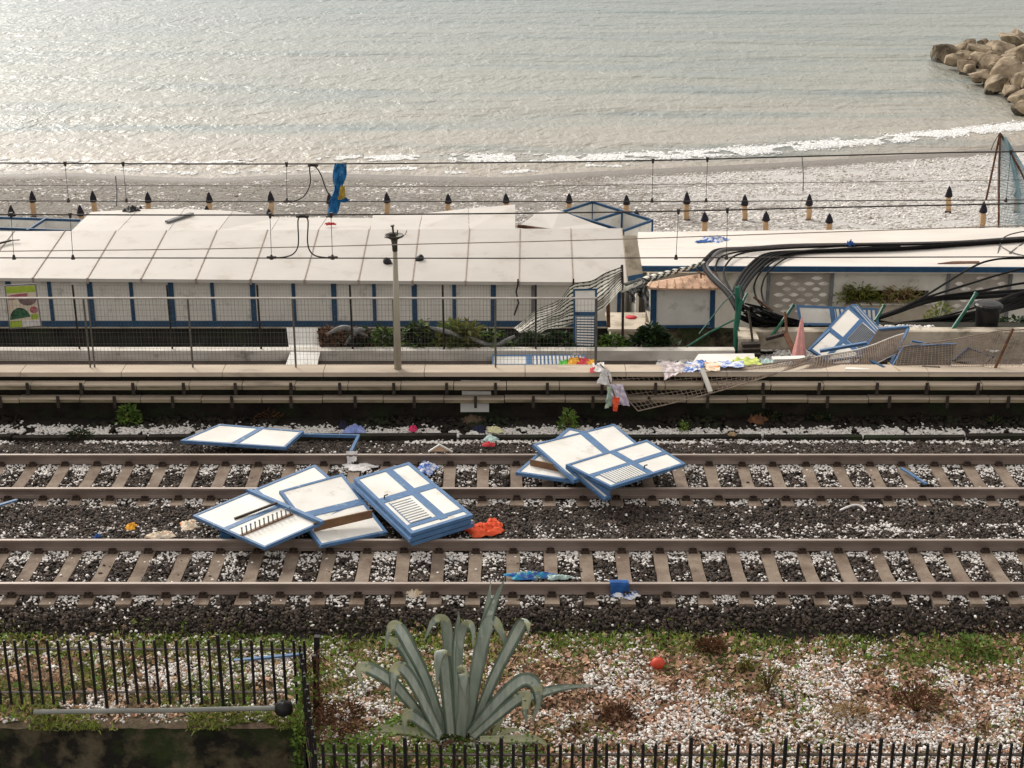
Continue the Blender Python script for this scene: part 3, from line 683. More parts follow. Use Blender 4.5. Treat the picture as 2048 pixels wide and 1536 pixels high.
# ---- retaining wall with coping and cable ducts
t = thing("retaining_wall", "dark masonry retaining wall with a pale coping beyond the tracks", "wall", (0, 29.4, -.4))
mb = MB(); xs_ = np.linspace(-18, 18, 140)
def wallf(u, v): 
    x = -18 + 36 * u; z = -.6 + 1.2 * v
    return (x, 29.36 + .05 * nz((x * 1.7, z * 2.5, 1)) + .03 * nz((x * 5, z * 6, 2)), z)
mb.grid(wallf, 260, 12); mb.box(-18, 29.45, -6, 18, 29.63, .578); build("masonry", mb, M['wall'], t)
kx = -18.0
while kx < 18:
    L = 2.03; mb = MB(); j = R.uniform(-.004, .004)
    mb.hexa([(kx, 29.2 + j, .58), (kx + L - .012, 29.2 + j, .58), (kx + L - .012, 29.66, .58), (kx, 29.66, .58), (kx, 29.21 + j, .668), (kx + L - .012, 29.21 + j, .668), (kx + L - .012, 29.655, .674), (kx, 29.655, .674)])
    build("coping_slab", mb, M['coping'], t); kx += L
for k, (z0, z1, y0, y1, lab, sp) in enumerate(((.36, .475, 29.03, 29.24, "upper concrete cable duct on brackets along the dark wall", (-12.9, 1.06)), (.085, .185, 29.03, 29.2, "lower narrow cable duct on brackets along the dark wall", (-12.6, 1.22)))):
    d = thing("cable_duct", lab, "cable duct", (0, 29.1, z0), "cable ducts on the retaining wall")
    mb = MB(); kx = -16.0
    while kx < 16:
        L = sp[1] * 1.0; j = R.uniform(-.006, .006)
        mb.cur = 0; mb.box(kx, y0, z0 + j, kx + L - .02, y1, z1 - .035 + j); mb.cur = 1; mb.box(kx - .003, y0 - .012, z1 - .033 + j, kx + L - .017, y1 + .004, z1 + j); kx += L
    build("trough", mb, [M['duct'], M['coping']], d)
    kx = sp[0]
    while kx < 12.5:
        mb = MB(); mb.box(kx - .03, y0 - .045, z0 - .1, kx + .03, y0 - .016, z1 + .05); mb.box(kx - .028, y0 - .016, z0 - .06, kx + .028, 29.33, z0 - .012)
        build("bracket", mb, M['iron'], d); kx += sp[1] * R.uniform(.92, 1.1)
# pale boards fixed to the wall
for (a, b, c, d_, lab) in ((922, 1000, 761, 772, "pale strip of board above the upper duct"), (924, 982, 782, 793, "pale torn board between the two ducts on the wall"), (921, 978, 806, 824, "pale board below the lower duct, with a dark cut")):
    mb = MB(); Yb = 29.29
    p0 = PY(a, d_, Yb); p1 = PY(b, d_, Yb); p2 = PY(b, c, Yb); p3 = PY(a, c, Yb)
    mb.hexa([p0, p1, p1 + Vector((0, .02, 0)), p0 + Vector((0, .02, 0)), p3, p2 + Vector((.0, 0, -.01)), p2 + Vector((0, .02, -.01)), p3 + Vector((0, .02, 0))])
    tag(build("wall_board", mb, M['white']), lab, "board", "pale boards on the retaining wall")

# ---- promenade, kerb wall, beds
PZ_ = -1.25
mb = MB(); mb.box(-22, 29.64, -7, 22, 35.3, PZ_); struct("promenade", mb, M['pave'])
XR = PY(1469, 720, 35.2).x
mb = MB()
def kerbbox(mb, x0, x1, y0, y1, z0, z1, seed):
    n = 40
    def f(u, v):
        x = x0 + (x1 - x0) * u
        k = .012 * nz((x * 1.3, v * 3, seed)) + .006 * nz((x * 6, v * 5, seed + 3))
        if v < .45: return (x, y0 + k, z0 + (z1 - z0) * v / .45)
        if v < .75: return (x, y0 + (y1 - y0) * (v - .45) / .3, z1 + k)
        return (x, y1 - k, z1 + (z0 - z1) * (v - .75) / .25)
    mb.grid(f, 90, 16)
kerbbox(mb, -22, XR, 35.2, 35.45, PZ_ - .02, -.985, 2); tag(build("kerb_wall", mb, M['kerbwhite']), "low whitewashed kerb wall behind the promenade", "wall")
mb = MB(); mb.box(-22, 35.46, -6.5, XR + 1.0, 36.4, -1.95)
mb.grid(lambda u, v: (-22 + (XR + 23) * u, 35.45 + 1.0 * v, -1.08 - .75 * v + .06 * nz((u * 60, v * 5, 1))), 140, 8)
struct("planting_bed", mb, M['soil'])
# taller stained concrete wall on the right, hail-strewn terrace behind it
x0 = PY(1478, 700, 36).x; t = thing("terrace_wall", "taller stained concrete wall on the right, behind the wreckage", "wall", (6, 36, -1.5))
mb = MB(); kerbbox(mb, x0, 22, 36.0, 36.3, -1.6, -.765, 5); build("wall_face", mb, M['conc'], t)
mb = MB(); mb.box(x0 + .4, 36.28, -6.5, 22, 37.0, -.87); struct("terrace", mb, M['soil'])
mb = MB(); a = PY(1476, 664, 35.6); kerbbox(mb, a.x, a.x + .5, 35.5, 36.02, -1.5, -.78, 8); build("wall_end_block", mb, M['conc'], t)

# ---- foreground ground, old wall, road below
LX = -2.86; WF = 18.24
def LXf(y): return -2.42 - .5 * (y - 16.1) / 2.4
xs = np.linspace(-14, 14, 200); ys = np.linspace(15.6, 20.95, 60); X, Y = np.meshgrid(xs, ys)
Z = np.interp(Y, [15.6, 18.3, 20.3, 20.8], [-.47, -.45, -.5, -.5]) + .09 * (vnoise(X, Y, .9, 7) - .5) + .035 * (vnoise(X, Y, 3.5, 8) - .5)
def earth_z(x, y):
    return np.interp(y, [15.6, 18.3, 20.3, 20.8, 21.0], [-.47, -.45, -.5, -.5, -.35]) + .09 * (vnoise(x, y, .9, 7) - .5) + .035 * (vnoise(x, y, 3.5, 8) - .5)
mb = MB()
def bnk(x, y): return (x, y, float(earth_z(np.array([x]), np.array([y]))[0]) if False else float(np.interp(y, [15.6, 18.3, 20.3, 20.8, 21.0], [-.47, -.45, -.5, -.5, -.4]) + .09 * (vnoise(x, y, .9, 7) - .5) + .035 * (vnoise(x, y, 3.5, 8) - .5)))
mb.grid(lambda u, v: bnk(LXf(15.6 + (WF - 15.6) * v) + (14 - LXf(15.6 + (WF - 15.6) * v)) * u, 15.6 + (WF - 15.6) * v), 120, 28)
mb.grid(lambda u, v: bnk(-14 + 28 * u, WF + (20.95 - WF) * v), 200, 28)
struct("bank", mb, M['ground'], True)
mb = MB(); mb.box(-40, 2, -4.3, 40, 19, -4.0); struct("lower_road", mb, M['yard'])
t = thing("stone_wall", "old dark stone wall under the left iron fence", "wall", (-8, 18.25, -4))
mb = MB()
def owf(u, v):
    x = -16 + (16 + LX + .03) * u; z = -4 + 3.55 * v
    return (x, WF - .02 + .09 * nz((x * 1.4, z * 1.9, 4)) + .05 * nz((x * 4, z * 5, 6)), z)
mb.grid(owf, 130, 40); build("stone_face", mb, M['oldwall'], t, True)
mb = MB()
mb.grid(lambda u, v: (LXf(15.5 + (WF - 15.5) * u) - .02 + .05 * nz((u * 5, v * 6, 4)), 15.5 + (WF - 15.5) * u, -4 + 3.5 * v), 40, 40)
mb.grid(lambda u, v: (LX + 18 * u, 15.6 + .08 * nz((u * 30, v * 5, 9)), -4 + 3.52 * v), 90, 30); build("stone_return", mb, M['oldwall'], t, True)
mb = MB()
mb.grid(lambda u, v: (-16 + (16 + LX - .1) * u, WF - .09 + .27 * v, -.43 + .03 * nz((u * 60, v * 4, 2))), 150, 6); build("wall_top", mb, M['ground'], t, True)
# ================================================================== BEACH CABINS
def eave_y(x): return 556.0 + 9.0 * x / 1250
def ridge_y(x): return 462.5 - 6.0 * x / 1250
YE, YR_, YB, YWALL = 48.6, 52.8, 56.3, 48.95
E = [-260, -152, -43, 65.6, 175, 282, 392, 501, 609, 717, 825, 931, 1038, 1146, 1255]
Rg = [-172, -72, 29, 130, 232, 333, 434, 535, 637, 738, 838, 939, 1040, 1141, 1244]
cab = thing("beach_cabin_row", "long row of white beach cabins with blue posts under a pale sheet roof", "beach cabins", (-2, 51, -5.8))
def slab(mb, q, th):
    q = [Vector(p) for p in q]; n = Vector((0, 0, -th)); return mb.hexa([q[0] + n, q[1] + n, q[2] + n, q[3] + n] + q)
epts = [PY(x, eave_y(x), YE) for x in E]; rpts = [PY(x, ridge_y(x), YR_) for x in Rg]
gap = Vector((.012, 0, 0))
for i in range(len(E) - 1):
    mb = MB(); slab(mb, [epts[i] + gap, epts[i + 1] - gap, rpts[i + 1] - gap, rpts[i] + gap], .11); build("roof_sheet", mb, M['roof'], cab)
for i in range(len(E)):
    mb = MB(); d = Vector((0, 0, .0)); mb.bar(epts[i] + d, rpts[i] + d, .028, .045)
    e = epts[i]; mb.box(e.x - .03, e.y - .03, e.z - .16, e.x + .03, e.y + .02, e.z + .03); build("roof_seam", mb, M['seam'], cab)
# far slope, with the sheets the storm lifted
bot = [142, 236, 337, 437, 543, 637, 740]; top = [(181, 423), (277, 418), (369, 418), (466, 422), (559, 434), (654, 435), (747, 436)]
for i in range(6):
    a, b = bot[i], bot[i + 1]
    q = [PY(a, ridge_y(a), YR_ + .03), PY(b, ridge_y(b), YR_ + .03), PY(*top[i + 1], YB), PY(*top[i], YB)]
    if i in (0, 3): q[3 if i == 0 else 2].z -= .02
    q = [q[0] + gap, q[1] - gap, q[2] - gap, q[3] + gap]
    mb = MB(); slab(mb, q, .05); o = build("far_roof_sheet", mb, M['roof'], cab)
bot = [740, 838, 938, 1031]; top = [(745, 430), (845, 427), (937, 417), (1031, 409)]
for i in range(3):
    a, b = bot[i], bot[i + 1]
    q = [PY(a, ridge_y(a), YR_ + .03) + gap, PY(b, ridge_y(b), YR_ + .03) - gap, PY(*top[i + 1], YB) - gap, PY(*top[i], YB) + gap]
    mb = MB(); slab(mb, q, .05); build("far_roof_sheet", mb, M['roof'], cab)
mb = MB(); pts = [PY(1042, 449, 53.2), PY(1105, 458, 52.85), PY(1222, 458, 52.85), PY(1185, 446, 53.8), PY(1120, 421, 54.9), PY(1102, 418.5, 55.2), PY(1078, 423, 55.0)]
n = Vector((0, 0, -.05)); mb.add(pts, [(0, 1, 6), (1, 4, 6), (1, 2, 3), (1, 3, 4), (4, 5, 6)]); mb.add([p + n for p in pts], [(0, 6, 1), (1, 6, 4), (1, 3, 2), (1, 4, 3), (4, 6, 5)])
build("buckled_roof_sheet", mb, M['roof'], cab)
mb = MB(); a, b = PY(1036, 452, 53.3), PY(1080, 458.5, 52.9); mb.bar(a, b, .1, .1); build("sheet_underside", mb, M['rust'], cab)  # brown bar added for the underside of the buckled sheet
# walls
XL = PY(-230, 600, YWALL).x; XE = PY(1241, 600, YWALL).x
zt = PY(600, 563, YWALL).z + .1; zb_ = PY(600, 653, YWALL).z; zbm = PY(600, 641.5, YWALL).z
pc = [-215, -135, -55, 25, 106, 186, 268, 347, 429, 509, 590, 670, 750, 830, 909, 987, 1066, 1146, 1237]
pX = [PY(x, 640, YWALL).x for x in pc]
for i in range(len(pX) - 1):
    mb = MB(); mb.box(pX[i], YWALL, zb_, pX[i + 1] - .004, YWALL + .06, zt); build("wall_panel", mb, M['cabin_wall'], cab)
for i, x in enumerate(pX):
    hw = .085 if i % 2 else .06
    mb = MB(); mb.box(x - hw, YWALL - .035, zb_ - .02, x + hw, YWALL - .004, zt); build("post", mb, M['greywood'] if i == 16 else M['dblue'], cab)
mb = MB(); mb.box(XL, YWALL - .028, zb_ + .01, XE, YWALL - .002, zbm); build("base_beam", mb, M['dblue'], cab)
mb = MB(); mb.box(XL, YWALL - .05, zb_ - .045, XE, YWALL + .3, zb_ - .004); build("floor_edge", mb, M['conc'], cab)
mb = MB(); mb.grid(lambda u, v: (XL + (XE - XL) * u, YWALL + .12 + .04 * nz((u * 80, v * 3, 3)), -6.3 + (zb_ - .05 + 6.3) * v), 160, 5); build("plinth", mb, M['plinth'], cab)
mb = MB()
mb.box(XL, YB - .5, -6, XE, YB - .44, -3.5); mb.box(XL, YWALL + .1, -6, XL + .05, YB - .5, -3.5); mb.box(XE - .05, YWALL + .07, -6, XE, YB - .5, -3.4); build("rear_wall", mb, M['cabin_wall'], cab)
# two bent downpipes / brackets at the eave
for px in (1036, 1147):
    a = PY(px, 561, YE - .05); mb = MB(); mb.tube([a + Vector((0, 0, .05)), a + Vector((0, 0, -.12)), a + Vector((-.06, .05, -.4)), a + Vector((.02, .1, -.8)), a + Vector((-.12, .2, -1.25))] if px == 1036 else [a + Vector((0, 0, .06)), a + Vector((0, 0, -.14))], .03, 6)
    build("downpipe", mb, M['black'], cab)

# roofless cabins behind the row
def cabin_box(name, label, ring, h, mids=()):
    """open-topped cabin: ring of top corners, walls hanging h below, blue rails on top, posts at the corners"""
    ring = [Vector(p) for p in ring]; c = sum(ring, Vector()) / len(ring)
    t = thing(name, label, "beach cabin", (c.x, c.y, c.z - h), "roofless beach cabins")
    segs = [(ring[i], ring[(i + 1) % len(ring)]) for i in range(len(ring))] + list(mids)
    for a, b in segs:
        mb = MB(); d = (b - a).normalized(); nn = Vector((-d.y, d.x, 0)).normalized() * .02; dn = Vector((0, 0, -h))
        mb.hexa([a - nn + dn, b - nn + dn, b + nn + dn, a + nn + dn, a - nn, b - nn, b + nn, a + nn]); build("wall_panel", mb, M['white'], t)
        mb = MB(); mb.bar(a + Vector((0, 0, .01)), b + Vector((0, 0, .01)), .075, .09); build("top_rail", mb, M['dblue'], t)
        mb = MB(); mid = Vector((0, 0, -h * .5)); mb.bar(a + mid, b + mid, .06, .09); build("mid_rail", mb, M['dblue'], t)
    for a in ring + [p for s in mids for p in s]:
        mb = MB(); mb.bar(a + Vector((0, 0, .05)), a + Vector((0, 0, -h)), .1, .1); build("post", mb, M['dblue'], t)
zr = -3.05
A, B, C_, D_ = PZ(1122, 425, zr), PZ(1185, 404.5, zr + .1), PZ(1304, 441.5, zr), PZ(1246, 462, zr - .05)
m0 = PZ(1183, 443, zr - .02); m1 = PZ(1243, 424.5, zr + .03)
cabin_box("roofless_cabin", "skewed roofless cabin with blue rails behind the right end of the roof", [A, B, C_, D_], 2.0, [(m0, m1)])
zr = -3.0
A, B, C_, D_ = PZ(-60, 434, zr), PZ(165, 441.5, zr), PZ(148, 463, zr + .1), PZ(-60, 455, zr + .1)
cabin_box("roofless_cabin", "roofless grey-walled cabin with blue rails at the left end of the row", [A, B, C_, D_], 2.0, [(PZ(92, 438, zr), PZ(56, 461, zr + .1))])
# leaning end panel
panel("cabin_panel", "tall grey panel with one blue band leaning against the end of the cabin row", [PY(1246, 471, 46.9), PY(1273, 471, 46.9), PY(1289, 566, 46.3), PY(1258, 573, 46.3)], bars=[(0, .8, 1, .9)], bw=.01, border='', mats=('conc', 'dblue'), group="loose cabin panels")
t_ = None
# things lying on the roof
def on_roof(px, py, up=.0):
    # intersect the near slope
    x = (px - 0); a, b = PY(px, eave_y(px), YE), PY(px, ridge_y(px), YR_)
    d = ray(px, py); n = (rpts[5] - epts[5]).cross(epts[6] - epts[5]); tt = (epts[5] - CAM).dot(n) / d.dot(n); return CAM + d * tt + Vector((0, 0, up))
def far_roof(px, py):
    d = ray(px, py); p0 = PY(300, ridge_y(300), YR_); p1 = PY(340, ridge_y(340), YR_); p2 = PY(320, 419, YB); n = (p1 - p0).cross(p2 - p0); return CAM + d * ((p0 - CAM).dot(n) / d.dot(n))
mb = MB(); mb.bar(far_roof(334, 447) + Vector((0, 0, .06)), far_roof(384, 430) + Vector((0, 0, .06)), .17, .07); tag(build("grey_beam", mb, M['greywood']), "grey beam lying aslant on the far roof slope", "beam")
mb = MB(); p = on_roof(-12, 492, .05); q = on_roof(22, 483, .04); mb.bar(p, q, .09, .05); mb.bar(q, on_roof(40, 482, .04), .03, .03); tag(build("broken_stick", mb, M['darkpost']), "short dark stick lying on the roof at the left edge", "stick")
crumple("torn_rubber", "black torn scrap on the upper edge of the far roof, at left", far_roof(262, 422) + Vector((0, 0, .0)), .3, .3, .2, 'black', 'scrap', 3)
crumple("red_rag", "small red rag lying on the roof ridge below the blue tarp", far_roof(661, 451) + Vector((0, 0, .03)), .2, .12, .1, 'c_red', 'rag', 5)
for px, py, lab, s in ((776, 528, "black cap with a peak on the roof, just left of the lamp post", -1), (838, 522, "black cap on the roof, right of the lamp post", 1)):
    p = on_roof(px, py, .0); t = thing("black_cap", lab, "cap", p, "black caps on the roof")
    mb = MB(); mb.lathe(p + Vector((0, 0, 0)), [(.14, 0), (.15, .06), (.13, .14), (.07, .2), (.015, .22)], 12, lean=(.25 * s, .2)); build("crown", mb, M['black'], t, True)
    mb = MB(); mb.hexa([p + Vector(v) for v in ((.08 * -s, -.12, .0), (.08 * -s, .1, .0), (-s * -.0 - s * .26, .06, -.01), (-s * .26, -.08, -.01), (.08 * -s, -.12, .04), (.08 * -s, .1, .04), (-s * .26, .06, .02), (-s * .26, -.08, .02))]); build("peak", mb, M['black'], t)

# ================================================================== FLAT-ROOFED BUILDING ON THE RIGHT
YF = 47.3
bl = thing("beach_building", "low white beach building with flat pale roof and blue fascia", "building", (8, 49, -5.8))
xl, xr = PY(1276, 540, 47).x, PY(2330, 540, 47).x
e0 = PY(1276, 534.5, 47); e1 = PY(2330, 538, 47); r0 = PY(1276, 464, 52.4); r1 = PY(2330, 452, 52.4)
mb = MB()
def rf(u, v):
    p = (e0 * (1 - u) + e1 * u) * (1 - v) + (r0 * (1 - u) + r1 * u) * v
    return p + Vector((0, 0, .02 * nz((p.x * .8, p.y * 1.5, 2)) + .02 * (abs(v - .5) < .02)))
mb.grid(rf, 80, 30); n = Vector((0, 0, -.12)); mb.hexa([e0 + n * 1.4, e1 + n * 1.4, r1 + n * 1.4, r0 + n * 1.4, e0 + n * .4, e1 + n * .4, r1 + n * .4, r0 + n * .4]); build("roof", mb, M['flatroof'], bl)
def on_flat(px, py, up=0.0):
    d = ray(px, py); n = (e1 - e0).cross(r0 - e0); return CAM + d * ((e0 - CAM).dot(n) / d.dot(n)) + Vector((0, 0, up))
mb = MB(); mb.hexa([e0 + Vector((0, -.02, -.13)), e1 + Vector((0, -.02, -.13)), e1 + Vector((0, .05, -.13)), e0 + Vector((0, .05, -.13)), e0 + Vector((0, -.02, .04)), e1 + Vector((0, -.02, .04)), e1 + Vector((0, .05, .04)), e0 + Vector((0, .05, .04))]); build("fascia", mb, M['dblue'], bl)
def fx_(px): return PY(px, 590, YF).x
def fz(py): return PY(1600, py, YF).z
ztop = fz(543) + .12
for a, b, z0 in ((1300, 1536, -6), (1661, 1693, -6), (1693, 1857, fz(581)), (1857, 1894, -6), (2016, 2330, -6)):
    mb = MB(); mb.box(fx_(a), YF, z0, fx_(b) - .003, YF + .15, ztop); build("wall", mb, M['plaster'], bl)
mb = MB(); mb.box(fx_(1693), YF + .45, -6, fx_(1857), YF + .5, fz(575)); build("recess_back", mb, M['soil'], bl)
mb = MB(); mb.grid(lambda u, v: (fx_(1690) + (fx_(1866) - fx_(1690)) * u, YF - .14 - .03 * nz((u * 9, v * 5, 2)), -6 + (fz(609) + 6) * v), 24, 12); mb.box(fx_(1690), YF - .13, -6, fx_(1866), YF + .44, fz(608)); build("planter_wall", mb, M['conc'], bl)
mb = MB(); mb.box(fx_(1712), YF - .2, fz(607) + .0, fx_(1860), YF - .04, fz(604)); build("planter_sill", mb, M['kerbwhite'], bl)
for a, b in ((1537, 1660), (1895, 2015)):
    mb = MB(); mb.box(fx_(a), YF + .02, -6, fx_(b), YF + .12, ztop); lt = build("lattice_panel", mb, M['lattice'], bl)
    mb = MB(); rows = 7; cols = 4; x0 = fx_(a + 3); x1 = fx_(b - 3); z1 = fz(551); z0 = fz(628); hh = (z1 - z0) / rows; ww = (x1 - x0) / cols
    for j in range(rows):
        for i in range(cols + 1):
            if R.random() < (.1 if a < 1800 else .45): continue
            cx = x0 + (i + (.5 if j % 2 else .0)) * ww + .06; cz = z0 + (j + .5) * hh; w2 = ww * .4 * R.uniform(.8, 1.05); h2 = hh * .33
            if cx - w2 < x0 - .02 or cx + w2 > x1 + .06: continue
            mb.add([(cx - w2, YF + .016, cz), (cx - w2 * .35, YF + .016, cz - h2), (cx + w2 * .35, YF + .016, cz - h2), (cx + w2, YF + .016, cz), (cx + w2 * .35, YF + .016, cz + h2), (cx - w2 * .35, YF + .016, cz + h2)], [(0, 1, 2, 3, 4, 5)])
    build("lattice_light_plate", mb, M['latlight'], lt)  # flat plates, the daylight through the holes is put into their colour
    for px in (a - 2, b + 2):
        mb = MB(); mb.box(fx_(px) - .05, YF - .05, -6, fx_(px) + .05, YF - .002, ztop); build("post", mb, M['greywood'], bl)
mb = MB(); mb.box(fx_(2100), YF - .2, -6, fx_(2110), YF, ztop); mb.box(xl, 52.0, -6, xr, 52.1, r0.z - .2); mb.box(xl, YF + .2, -6, xl + .1, 52.0, r0.z - .2); build("rear_wall", mb, M['plaster'], bl)
# dark strip on the roof, coloured for the dark inside a torn slot
mb = MB(); a, b, c, d = on_flat(1875, 529, .012), on_flat(1960, 528.5, .012), on_flat(1958, 525.5, .03), on_flat(1905, 526, .03); mb.hexa([a, b, c, d] + [p + Vector((0, 0, .03)) for p in (a, b, c, d)]); tag(build("slot_strip", mb, M['rust']), "thin dark strip drawn for a torn slot in the flat roof near its eave", "strip")

# ================================================================== KIOSK HUT
YH = 43.0
hut = thing("kiosk_hut", "small white kiosk hut framed in blue under a torn orange-brown roof", "hut", (PY(1368, 655, YH).x, YH + .7, -5.8))
q = [PY(1301, 577, YH), PY(1431, 577, YH), PY(1429, 655, YH), PY(1300, 656, YH)]; nn = Vector((0, -1, 0))
mb = MB(); plate(mb, q, .02, .02, .98, .98, -.05, 0, nn); build("front_board", mb, M['white'], hut)
mb = MB(); 
for a in ((0, 0, .095, 1), (.92, 0, 1, 1), (.095, .93, .92, 1), (.095, 0, .92, .035)): plate(mb, q, *a, -.01, .03, nn)
build("frame", mb, M['dblue'], hut)
x0, x1 = q[3].x, q[2].x; zb0 = q[3].z
mb = MB(); mb.grid(lambda u, v: (x0 - .05 + (PY(1472, 650, YH).x - x0 + .05) * u, YH + .05 + .05 * nz((u * 8, v * 6, 3)), -6 + (zb0 + 6 - .01) * v), 30, 20); build("plinth", mb, M['oldwall'], hut)
mb = MB(); mb.box(x0 + .02, YH + .07, zb0, x0 + .06, YH + 1.6, q[0].z); mb.box(x1 - .06, YH + .07, zb0, x1 - .02, YH + 1.6, q[1].z); mb.box(x0, YH + 1.6, -6, x1, YH + 1.64, q[0].z); build("side_wall", mb, M['conc'], hut)
pr = [PY(1288, 574, YH - .25), PY(1340, 577, YH - .25), PY(1400, 577, YH - .25), PY(1445, 576, YH - .25), PY(1425, 546, YH + 1.2), PY(1395, 548, YH + 1.3), PY(1345, 556, YH + 1.1), PY(1296, 565, YH + .7)]
mb = MB(); mb.add(pr, [(0, 1, 6, 7), (1, 2, 5, 6), (2, 3, 4, 5)]); dn = Vector((0, 0, -.06)); mb.add([p + dn for p in pr], [(0, 7, 6, 1), (1, 6, 5, 2), (2, 5, 4, 3)])
for i in range(3): mb.add([pr[i], pr[i + 1], pr[i + 1] + dn, pr[i] + dn], [(0, 3, 2, 1)])
build("roof", mb, M['orange_roof'], hut)
for k in range(9):
    u = (k + .5) / 9; a = pr[0] * (1 - u) + pr[3] * u; b = pr[7] * (1 - u) + pr[4] * u; mb = MB(); mb.bar(a + Vector((0, 0, .012)), b + Vector((0, 0, .012)), .03, .03); build("roof_batten", mb, M['orange_roof'], hut)
for k in range(10):
    p = PY(R.uniform(1394, 1432), R.uniform(548, 568), YH + R.uniform(.1, .8)) + Vector((0, 0, .05)); mb = MB(); d = Vector((R.uniform(-1, 1), R.uniform(-1, 1), R.uniform(0, .8))).normalized() * R.uniform(.1, .3); mb.bar(p, p + d, .05, .02); build("splinter", mb, M['rust'], hut)
mb = MB(); a = PY(1216, 656, 44); b = PY(1304, 655, 44); mb.hexa([(a.x, 43.9, a.z - .08), (b.x, 43.9, a.z - .08), (b.x, 45.5, a.z - .08), (a.x, 45.5, a.z - .08), (a.x, 43.9, a.z), (b.x, 43.9, a.z), (b.x, 45.5, a.z), (a.x, 45.5, a.z)]); mb.box(a.x + .1, 44, -5.9, b.x - .1, 45.4, a.z - .085); struct("boardwalk", mb, M['conc'])
mb = MB(); p = PY(1262, 640, 45); mb.lathe(p + Vector((0, 0, -.1)), [(.16, 0), (.2, .06), (.2, .15), (.18, .16), (.18, .2)], 16); tag(build("red_tub", mb, M['c_red'], None, True), "red tub in the gap between the cabin row and the hut", "tub")

# ================================================================== FENCES ALONG THE PROMENADE
def mesh_panel(mb, P, nu, nv, r):
    """wire mesh on the surface P(u, v)"""
    for i in range(nu + 1): mb.tube([P(i / nu, j / 6) for j in range(7)], r, 4, False)
    for j in range(nv + 1): mb.tube([P(i / 10, j / nv) for i in range(11)], r, 4, False)
YF1 = 29.5
f1 = thing("mesh_fence", "grey wire mesh fence with a pale top rail standing on the coping", "fence", (-4, YF1, .67))
zt1 = PY(600, 596, YF1).z; px1 = [-230, -29, 173, 380, 588, 788, 991, 1192]; X1 = [PY(x, 660, YF1).x for x in px1]
for x in X1 + [X1[2] + .09]:
    mb = MB(); mb.tube([(x, YF1, .66), (x, YF1, zt1 - .02)], .017, 8); build("post", mb, M['wire_grey'], f1)
mb = MB(); mb.tube([(X1[0], YF1, zt1), (X1[-1] , YF1, zt1)], .02, 8); build("top_rail", mb, M['galv'], f1)
for a, b in zip(X1, X1[1:]):
    mb = MB(); mesh_panel(mb, lambda u, v: (a + .02 + (b - a - .04) * u, YF1 + .012 * math.sin(u * 7 + a), zt1 - .03 - (zt1 - .03 - .72) * v), 27, 12, .0022); build("wire_mesh", mb, M['wire_grey'], f1)
mb = MB(); pa = Vector((X1[-1], YF1, zt1)); mb.tube([(PY(1192, 745, YF1).x, YF1, .66), (X1[-1], YF1, zt1)], .02, 8); build("end_post", mb, M['wire_grey'], f1)
# rear fence on the kerb wall
YF2 = 35.32
f2 = thing("garden_fence", "thin dark fence with fine mesh standing on the whitewashed kerb", "fence", (-4, YF2, -.985))
px2 = [-215, -30, 153, 340, 519, 703, 887, 1072]; X2 = [PY(x, 640, YF2).x for x in px2]
zt2 = PY(500, 571, YF2).z
for x in X2:
    mb = MB(); mb.tube([(x, YF2, -1.0), (x - .01, YF2, zt2 + .02)], .024, 8); build("post", mb, M['darkpost'], f2)
for a, b in zip(X2, X2[1:]):
    mb = MB(); mesh_panel(mb, lambda u, v: (a + .02 + (b - a - .04) * u, YF2 + .02, zt2 - (zt2 + .97) * v), 30, 16, .0014); build("wire_mesh", mb, M['wire_grey'], f2)
# poster on the rear fence
q = [PY(10, 571, 35.2), PY(71, 568, 35.2), PY(83, 652, 35.1), PY(20, 657, 35.1)]; n = qnormal(q)
ps = thing("food_poster", "tattered food poster with a green header hung on the fence at left", "poster", q[3])
mb = MB(); plate(mb, q, 0, 0, 1, 1, 0, .02, n); build("board", mb, M['poster_cream'], ps)
def pshape(nm, pts, mat, h): 
    mb = MB(); P = [bil(q, *p) for p in pts]; k = len(P); mb.add([p + n * .018 for p in P] + [p + n * h for p in P], [list(range(k))[::-1], list(range(k, 2 * k))] + [(i, (i + 1) % k, k + (i + 1) % k, k + i) for i in range(k)]); build(nm, mb, M[mat], ps)
pshape("header", [(.03, .03), (.97, .03), (.97, .18), (.03, .18)], 'poster_green', .024)
pshape("meat_picture", [(.05, .24), (.3, .21), (.7, .2), (.7, .28), (.3, .31), (.25, .34), (.05, .33)], 'poster_red', .024)
def ell(cx, cy, rx, ry, a0=0, a1=6.283, k=18): return [(cx + rx * math.cos(a0 + (a1 - a0) * i / k), cy + ry * math.sin(a0 + (a1 - a0) * i / k)) for i in range(k if a1 > 6 else k + 1)]
pshape("dish_picture", ell(.68, .32, .3, .17, 0, math.pi), 'poster_dark', .024)
pshape("salad_picture", ell(.38, .8, .33, .27, math.pi, 2 * math.pi), 'poster_salad', .026)
pshape("slice_picture", ell(.84, .6, .13, .08), 'poster_red', .025)
pshape("green_block", [(.03, .83), (.4, .83), (.4, .98), (.03, .98)], 'poster_green', .025)
pshape("green_patch", [(.72, .7), (.95, .7), (.95, .82), (.72, .82)], 'poster_green', .024)
pshape("white_block", [(.42, .84), (.97, .84), (.97, .97), (.42, .97)], 'c_white', .024)
mb = MB()
for a, b in ((q[0], q[1]), (q[1], q[2]), (q[2], q[3]), (q[3], q[0])): mb.bar(a + n * .012, b + n * .012, .03, .03)
build("edge_frame", mb, M['greywood'], ps)

